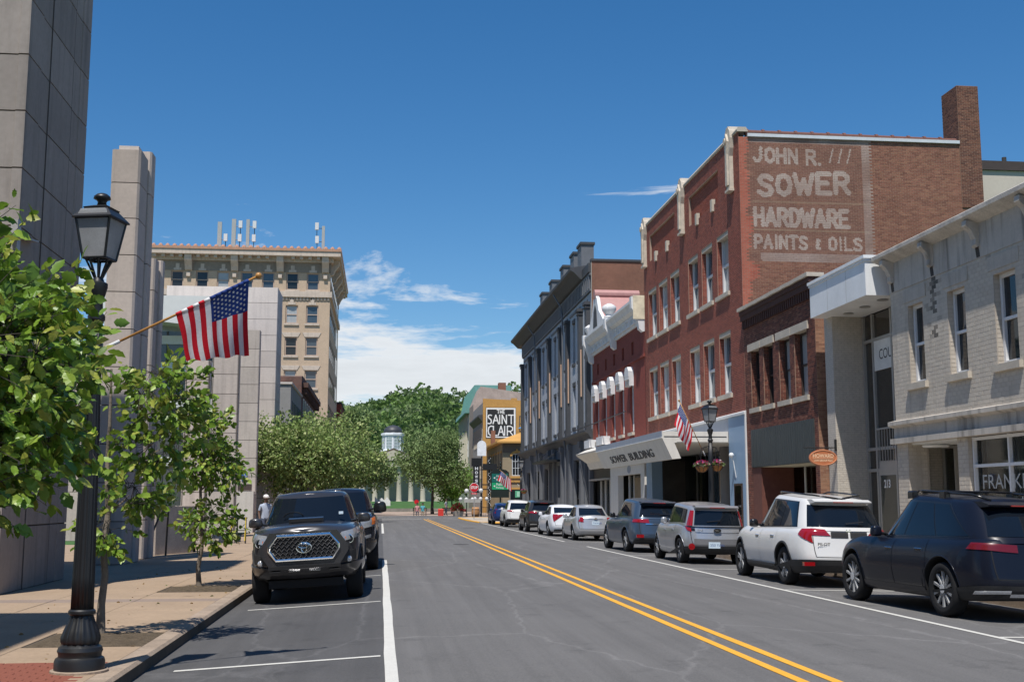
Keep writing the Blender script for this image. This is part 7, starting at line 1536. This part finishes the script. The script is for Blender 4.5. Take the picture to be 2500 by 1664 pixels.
# plaza bits
br_ = thing('barrel', 'wooden barrel standing at the plaza corner', 'barrel', (9.6, 119.5, .0)); MB().lathe([(.32, .0), (.40, .25), (.42, .5), (.40, .75), (.33, 1.0), (.30, .97)], (9.6, 119.5, 0), 16).build('staves', M('barrel wood', (.40, .20, .08), .7, var=.2, scale=8), br_, smooth=True); MB().lathe([(.408, .2), (.41, .27)], (9.6, 119.5, 0), 16, cap=False).build('hoop', m_iron, br_); MB().lathe([(.408, .73), (.405, .8)], (9.6, 119.5, 0), 16, cap=False).build('hoop', m_iron, br_)
rb_ = thing('red_box', 'bright red plastic stand beside the seated people', 'stand', (6.4, 126, 0)); MB().cham(6.1, 6.68, 125.8, 126.3, .05, .8, .05).build('casing', M('red plastic', (.65, .05, .035), .5), rb_)
fl = thing('flower_planter', 'planter of dark red flowers on the plaza', 'planter', (8.3, 127, 0)); MB().lathe([(.5, 0), (.65, .5), (.6, .52)], (8.3, 127, 0), 14).build('pot', m_stone, fl); rng = np.random.default_rng(8); n = 420; d = rng.normal(size=(n, 3)); d[:, 2] = abs(d[:, 2]); d /= np.linalg.norm(d, axis=1, keepdims=True)
scatter('flowers', d*np.array([.75, .7, .9])*rng.uniform(.5, 1, (n, 1))+np.array([0, 0, .5]), frames(d, rng), rng.uniform(.1, .18, n), np.array([(.30, .03, .03), (.2, .03, .03), (.08, .14, .03)])[rng.integers(3, size=n)], m_flow, fl, QV, QF)['kind'] = 'stuff'
fn_ = thing('plaza_fence', 'low black fence at the edge of the plaza beside the barrel', 'fence', (11.6, 120, 0)); B('rail', m_iron, fn_, 10.3, 13.2, 120, 120.05, .95, 1.0)
rep('picket', MB().box(-.02, .02, 0, .04, 0, .96), m_iron, fn_, [(10.3+.2*k, 120.005, .01) for k in range(15)])
def bench(label, x, y):
    t = thing('bench', label, 'bench', (x, y, 0), group='benches on the plaza')
    for k in range(3): B('seat_slat', m_iron, t, x-.75, x+.75, y+.14*k, y+.14*k+.11, .44, .47)
    for k in range(2): B('back_slat', m_iron, t, x-.75, x+.75, y+.45, y+.48, .6+.16*k, .72+.16*k)
    for sx_ in (-.65, .65): B('leg', m_iron, t, x+sx_-.03, x+sx_+.03, y, y+.45, 0, .44); B('back_post', m_iron, t, x+sx_-.03, x+sx_+.03, y+.48, y+.52, 0, .9)
bench('black bench left of the red stand', 4.2, 127); bench('black bench right of the red stand', 7.4, 128)
# banner and low wall before the lawn
lwall = thing('stone_wall', 'low stone retaining wall at the foot of the lawn', 'wall', (0, 172, 0)); B('wall', M('grey fieldstone', (.22, .21, .19), .9, var=.3, scale=1.5, fine=.2), lwall, -12, 30, 171.5, 172.0, 0, .55)
bn = thing('lawn_banner', 'small white banner standing on the lawn', 'banner', (.4, 176, .6)); MB().prism([(-.9, .9), (1.4, .9), (1.4, 1.6), (.9, 2.2), (.5, 1.7), (.1, 2.1), (-.4, 1.7), (-.9, 2.3)], 1, 175.9, 175.95).build('cloth', m_sgw, bn); B('stake', m_iron, bn, -.92, -.86, 175.95, 176, .1, 2.2)
s2 = thing('stop_sign', 'tiny far stop sign standing on the red path by the lawn', 'sign', (4.8, 160, 0)); B('post', m_gal, s2, 4.77, 4.83, 160, 160.05, 0, 1.6); MB().prism([(4.8+.32*math.cos(math.pi/8+k*math.pi/4), 1.5+.32*math.sin(math.pi/8+k*math.pi/4)) for k in range(8)], 1, 159.9, 159.99).build('face', MATS['sign red'], s2)
st(MB().box(3.2, 9, 172.02, 230, .0, .12).build('brick_path', M('red brick path', (.32, .10, .06), .9, var=.2)))
# ---------------------------------------------------------------- domed hall
OC = thing('domed_hall', 'pale classical hall with columned portico and a dark domed cupola', 'building', (2.6, 262, 1.4)); m_lime = M('pale limestone', (.48, .43, .34), .8, var=.1, scale=.4)
B('wall', m_lime, OC, -9, 14, 264, 290, 1.4, 9.6)
pd = MB().prism([(-5.2, 10.3), (10.4, 10.3), (2.6, 13.2)], 1, 259.4, 275).build('pediment_roof', M('brown lead roof', (.12, .09, .07), .7), OC); MB().prism([(-3.6, 10.5), (8.8, 10.5), (2.6, 12.75)], 1, 259.3, 259.41).build('tympanum', m_lime, pd)
B('entablature', m_lime, OC, -4.8, 10, 259.6, 264, 9.2, 10.3)
rep('column', MB().lathe([(.75, 0), (.62, .25), (.58, .4), (.48, 7.2), (.62, 7.45), (.7, 7.8)], n=18), m_lime, OC, [(x, 260.6, 1.4) for x in (-4, -1.36, 1.28, 3.92, 6.56, 9.2)], smooth=True, sharp=40)
cu = MB().lathe([(3.1, 12.0), (3.1, 12.9), (2.45, 13.0), (2.45, 16.2), (2.7, 16.3), (2.7, 16.75), (2.1, 16.9)], (2.5, 266, 0), 8).build('cupola', M('white cupola', (.72, .74, .76), .5), OC)
MB().lathe([(2.15, 16.85), (2.1, 17.4), (1.75, 18.0), (1.1, 18.45), (.3, 18.65), (.02, 18.7)], (2.5, 266, 0), 24).build('dome', M('dark slate dome', (.045, .047, .055), .5), cu, smooth=True)
for k in range(8):
    a = 2*math.pi*(k+.5)/8; w = MB()
    c = Vector((2.5+2.3*math.cos(a), 266+2.3*math.sin(a), 0)); tv = Vector((-math.sin(a), math.cos(a), 0)); nn = Vector((math.cos(a), math.sin(a), 0))
    q = [c+tv*-.62+Vector((0, 0, 13.3)), c+tv*.62+Vector((0, 0, 13.3)), c+tv*.62+Vector((0, 0, 16)), c+tv*-.62+Vector((0, 0, 16))]; wo = MB().quad(*q).build('cupola_window', M('cupola glass', (.22, .30, .30), .1, spec=.6), cu)
    for j in range(1, 3): MB().tube([q[0].lerp(q[1], j/3), q[3].lerp(q[2], j/3)], .05, 4).build('glazing_bar', MATS['white cupola'], wo)
    for j in range(1, 4): MB().tube([q[0].lerp(q[3], j/4), q[1].lerp(q[2], j/4)], .05, 4).build('glazing_bar', MATS['white cupola'], wo)
# ---------------------------------------------------------------- people
m_skin = M('skin', (.36, .20, .13), .6, var=.05); m_skin2 = M('dark skin', (.13, .07, .045), .6, var=.05)
def person(label, loc, rz, shirt, legs, skin, cap=None, hair=(.03, .02, .015), h=1.76, pose='walk', group=None):
    t = thing('person', label, 'person', loc, rz, group); k = h/1.76; me = bpy.data.meshes.new('body')
    if pose == 'sit': hip, kn, ft = .5, [(-.1, -.42, .5), (.1, -.42, .5)], [(-.1, -.42, .08), (.1, -.45, .08)]
    else: hip, kn, ft = .92, [(-.1, -.12, .5), (.1, .06, .5)], [(-.1, -.12, .08), (.1, .26, .1)]
    d = hip-.92
    J = [((0, 0, hip), .13), ((0, -.01, hip+.2), .125), ((0, 0, hip+.42), .15), ((0, .0, hip+.54), .07), ((0, -.02, hip+.62), .06), ((0, -.03, hip+.72), .09), ((0, -.03, hip+.80), .075),
         ((-.1, 0, hip-.06), .095), (kn[0], .065), (ft[0], .045), ((ft[0][0], ft[0][1]-.16, .04), .035), ((.1, 0, hip-.06), .095), (kn[1], .065), (ft[1], .045), ((ft[1][0], ft[1][1]-.16, .04), .035),
         ((-.19, 0, hip+.46), .065), ((-.25, .03, hip+.2), .045), ((-.25, -.08, hip-.02), .035), ((-.25, -.11, hip-.1), .035), ((-.25, -.14, hip-.17), .018), ((.19, 0, hip+.46), .065), ((.25, .03, hip+.2), .045), ((.25, -.1, hip-.01), .035), ((.25, -.14, hip-.08), .035), ((.25, -.17, hip-.15), .018)]
    E = [(0, 1), (1, 2), (2, 3), (3, 4), (4, 5), (5, 6), (0, 7), (7, 8), (8, 9), (9, 10), (0, 11), (11, 12), (12, 13), (13, 14), (2, 15), (15, 16), (16, 17), (17, 18), (18, 19), (2, 20), (20, 21), (21, 22), (22, 23), (23, 24)]
    me.from_pydata([tuple(c*k for c in q[0]) for q in J], E, []); o = bpy.data.objects.new('body', me); COL.objects.link(o)
    md = o.modifiers.new('skin', 'SKIN'); md.use_smooth_shade = True; o.modifiers.new('sub', 'SUBSURF').levels = 2
    for i, q in enumerate(J): me.skin_vertices[0].data[i].radius = (q[1]*k, q[1]*k*(.8 if i in (1, 2) else 1)); me.skin_vertices[0].data[i].use_root = i == 0
    dg = bpy.context.evaluated_depsgraph_get(); nm = bpy.data.meshes.new_from_object(o.evaluated_get(dg)); bpy.data.objects.remove(o); nm.materials.clear()
    for m_ in (skin, shirt, legs, m_trim): nm.materials.append(m_)
    for f in nm.polygons:
        c = f.center/k; arm = abs(c.x) > .195 and c.z > hip-.25
        f.material_index = (0 if (c.z > hip+.56 or (arm and c.z < hip+.28)) else 1 if c.z > hip-.02 else 3 if c.z < .1 else 2); f.use_smooth = True
    b_ = link(bpy.data.objects.new('body', nm), t); hz_ = (hip+.8)*k
    if cap: MB().ball((0, -.03*k, hz_), .112*k, 14, 8, (1, 1.08, .8)).box(-.08*k, .08*k, -.24*k, -.1*k, hz_-.03, hz_-.015).build('cap', cap, t, local=True, smooth=True, sharp=40)
    else: MB().ball((0, -.01*k, hz_+.0), .108*k, 14, 8, (1, 1.1, .85)).build('hair', M('hair %s' % (hair,), hair, .7), t, local=True, smooth=True)
    MB().ball((0, -.125*k, hz_-.07*k), .018*k, 8, 6).build('nose', skin, t, local=True)
    for s_ in (-1, 1): MB().ball((s_*.035*k, -.108*k, hz_-.04*k), .012*k, 8, 6).build('eye', m_trim, t, local=True); MB().ball((s_*.095*k, -.03*k, hz_-.06*k), .025*k, 8, 6, (.5, 1, 1.3)).build('ear', skin, t, local=True)
    return t
m_sh1 = M('pale blue shirt', (.36, .40, .48), .8); m_jn = M('dark jeans', (.05, .06, .09), .85); m_kh = M('khaki trousers', (.25, .2, .13), .85)
person('person in pale blue shirt and white cap on the left sidewalk', (-4.6, 48, 0), R(25), m_sh1, m_jn, m_skin2, M('white cap', (.7, .66, .62), .7), h=1.84)
person('person in grey shirt standing behind the red stand', (7.0, 127, .06), R(60), M('grey shirt', (.3, .31, .33), .8), m_jn, m_skin)
person('person in teal shirt seated on the bench left of the red stand', (4.5, 127.15, .06), 0, M('teal shirt', (.10, .35, .40), .8), m_kh, m_skin, pose='sit')
person('person in pink shirt seated on the bench left of the red stand', (3.9, 127.15, .06), 0, M('pink shirt', (.5, .25, .24), .8), m_jn, m_skin, pose='sit')
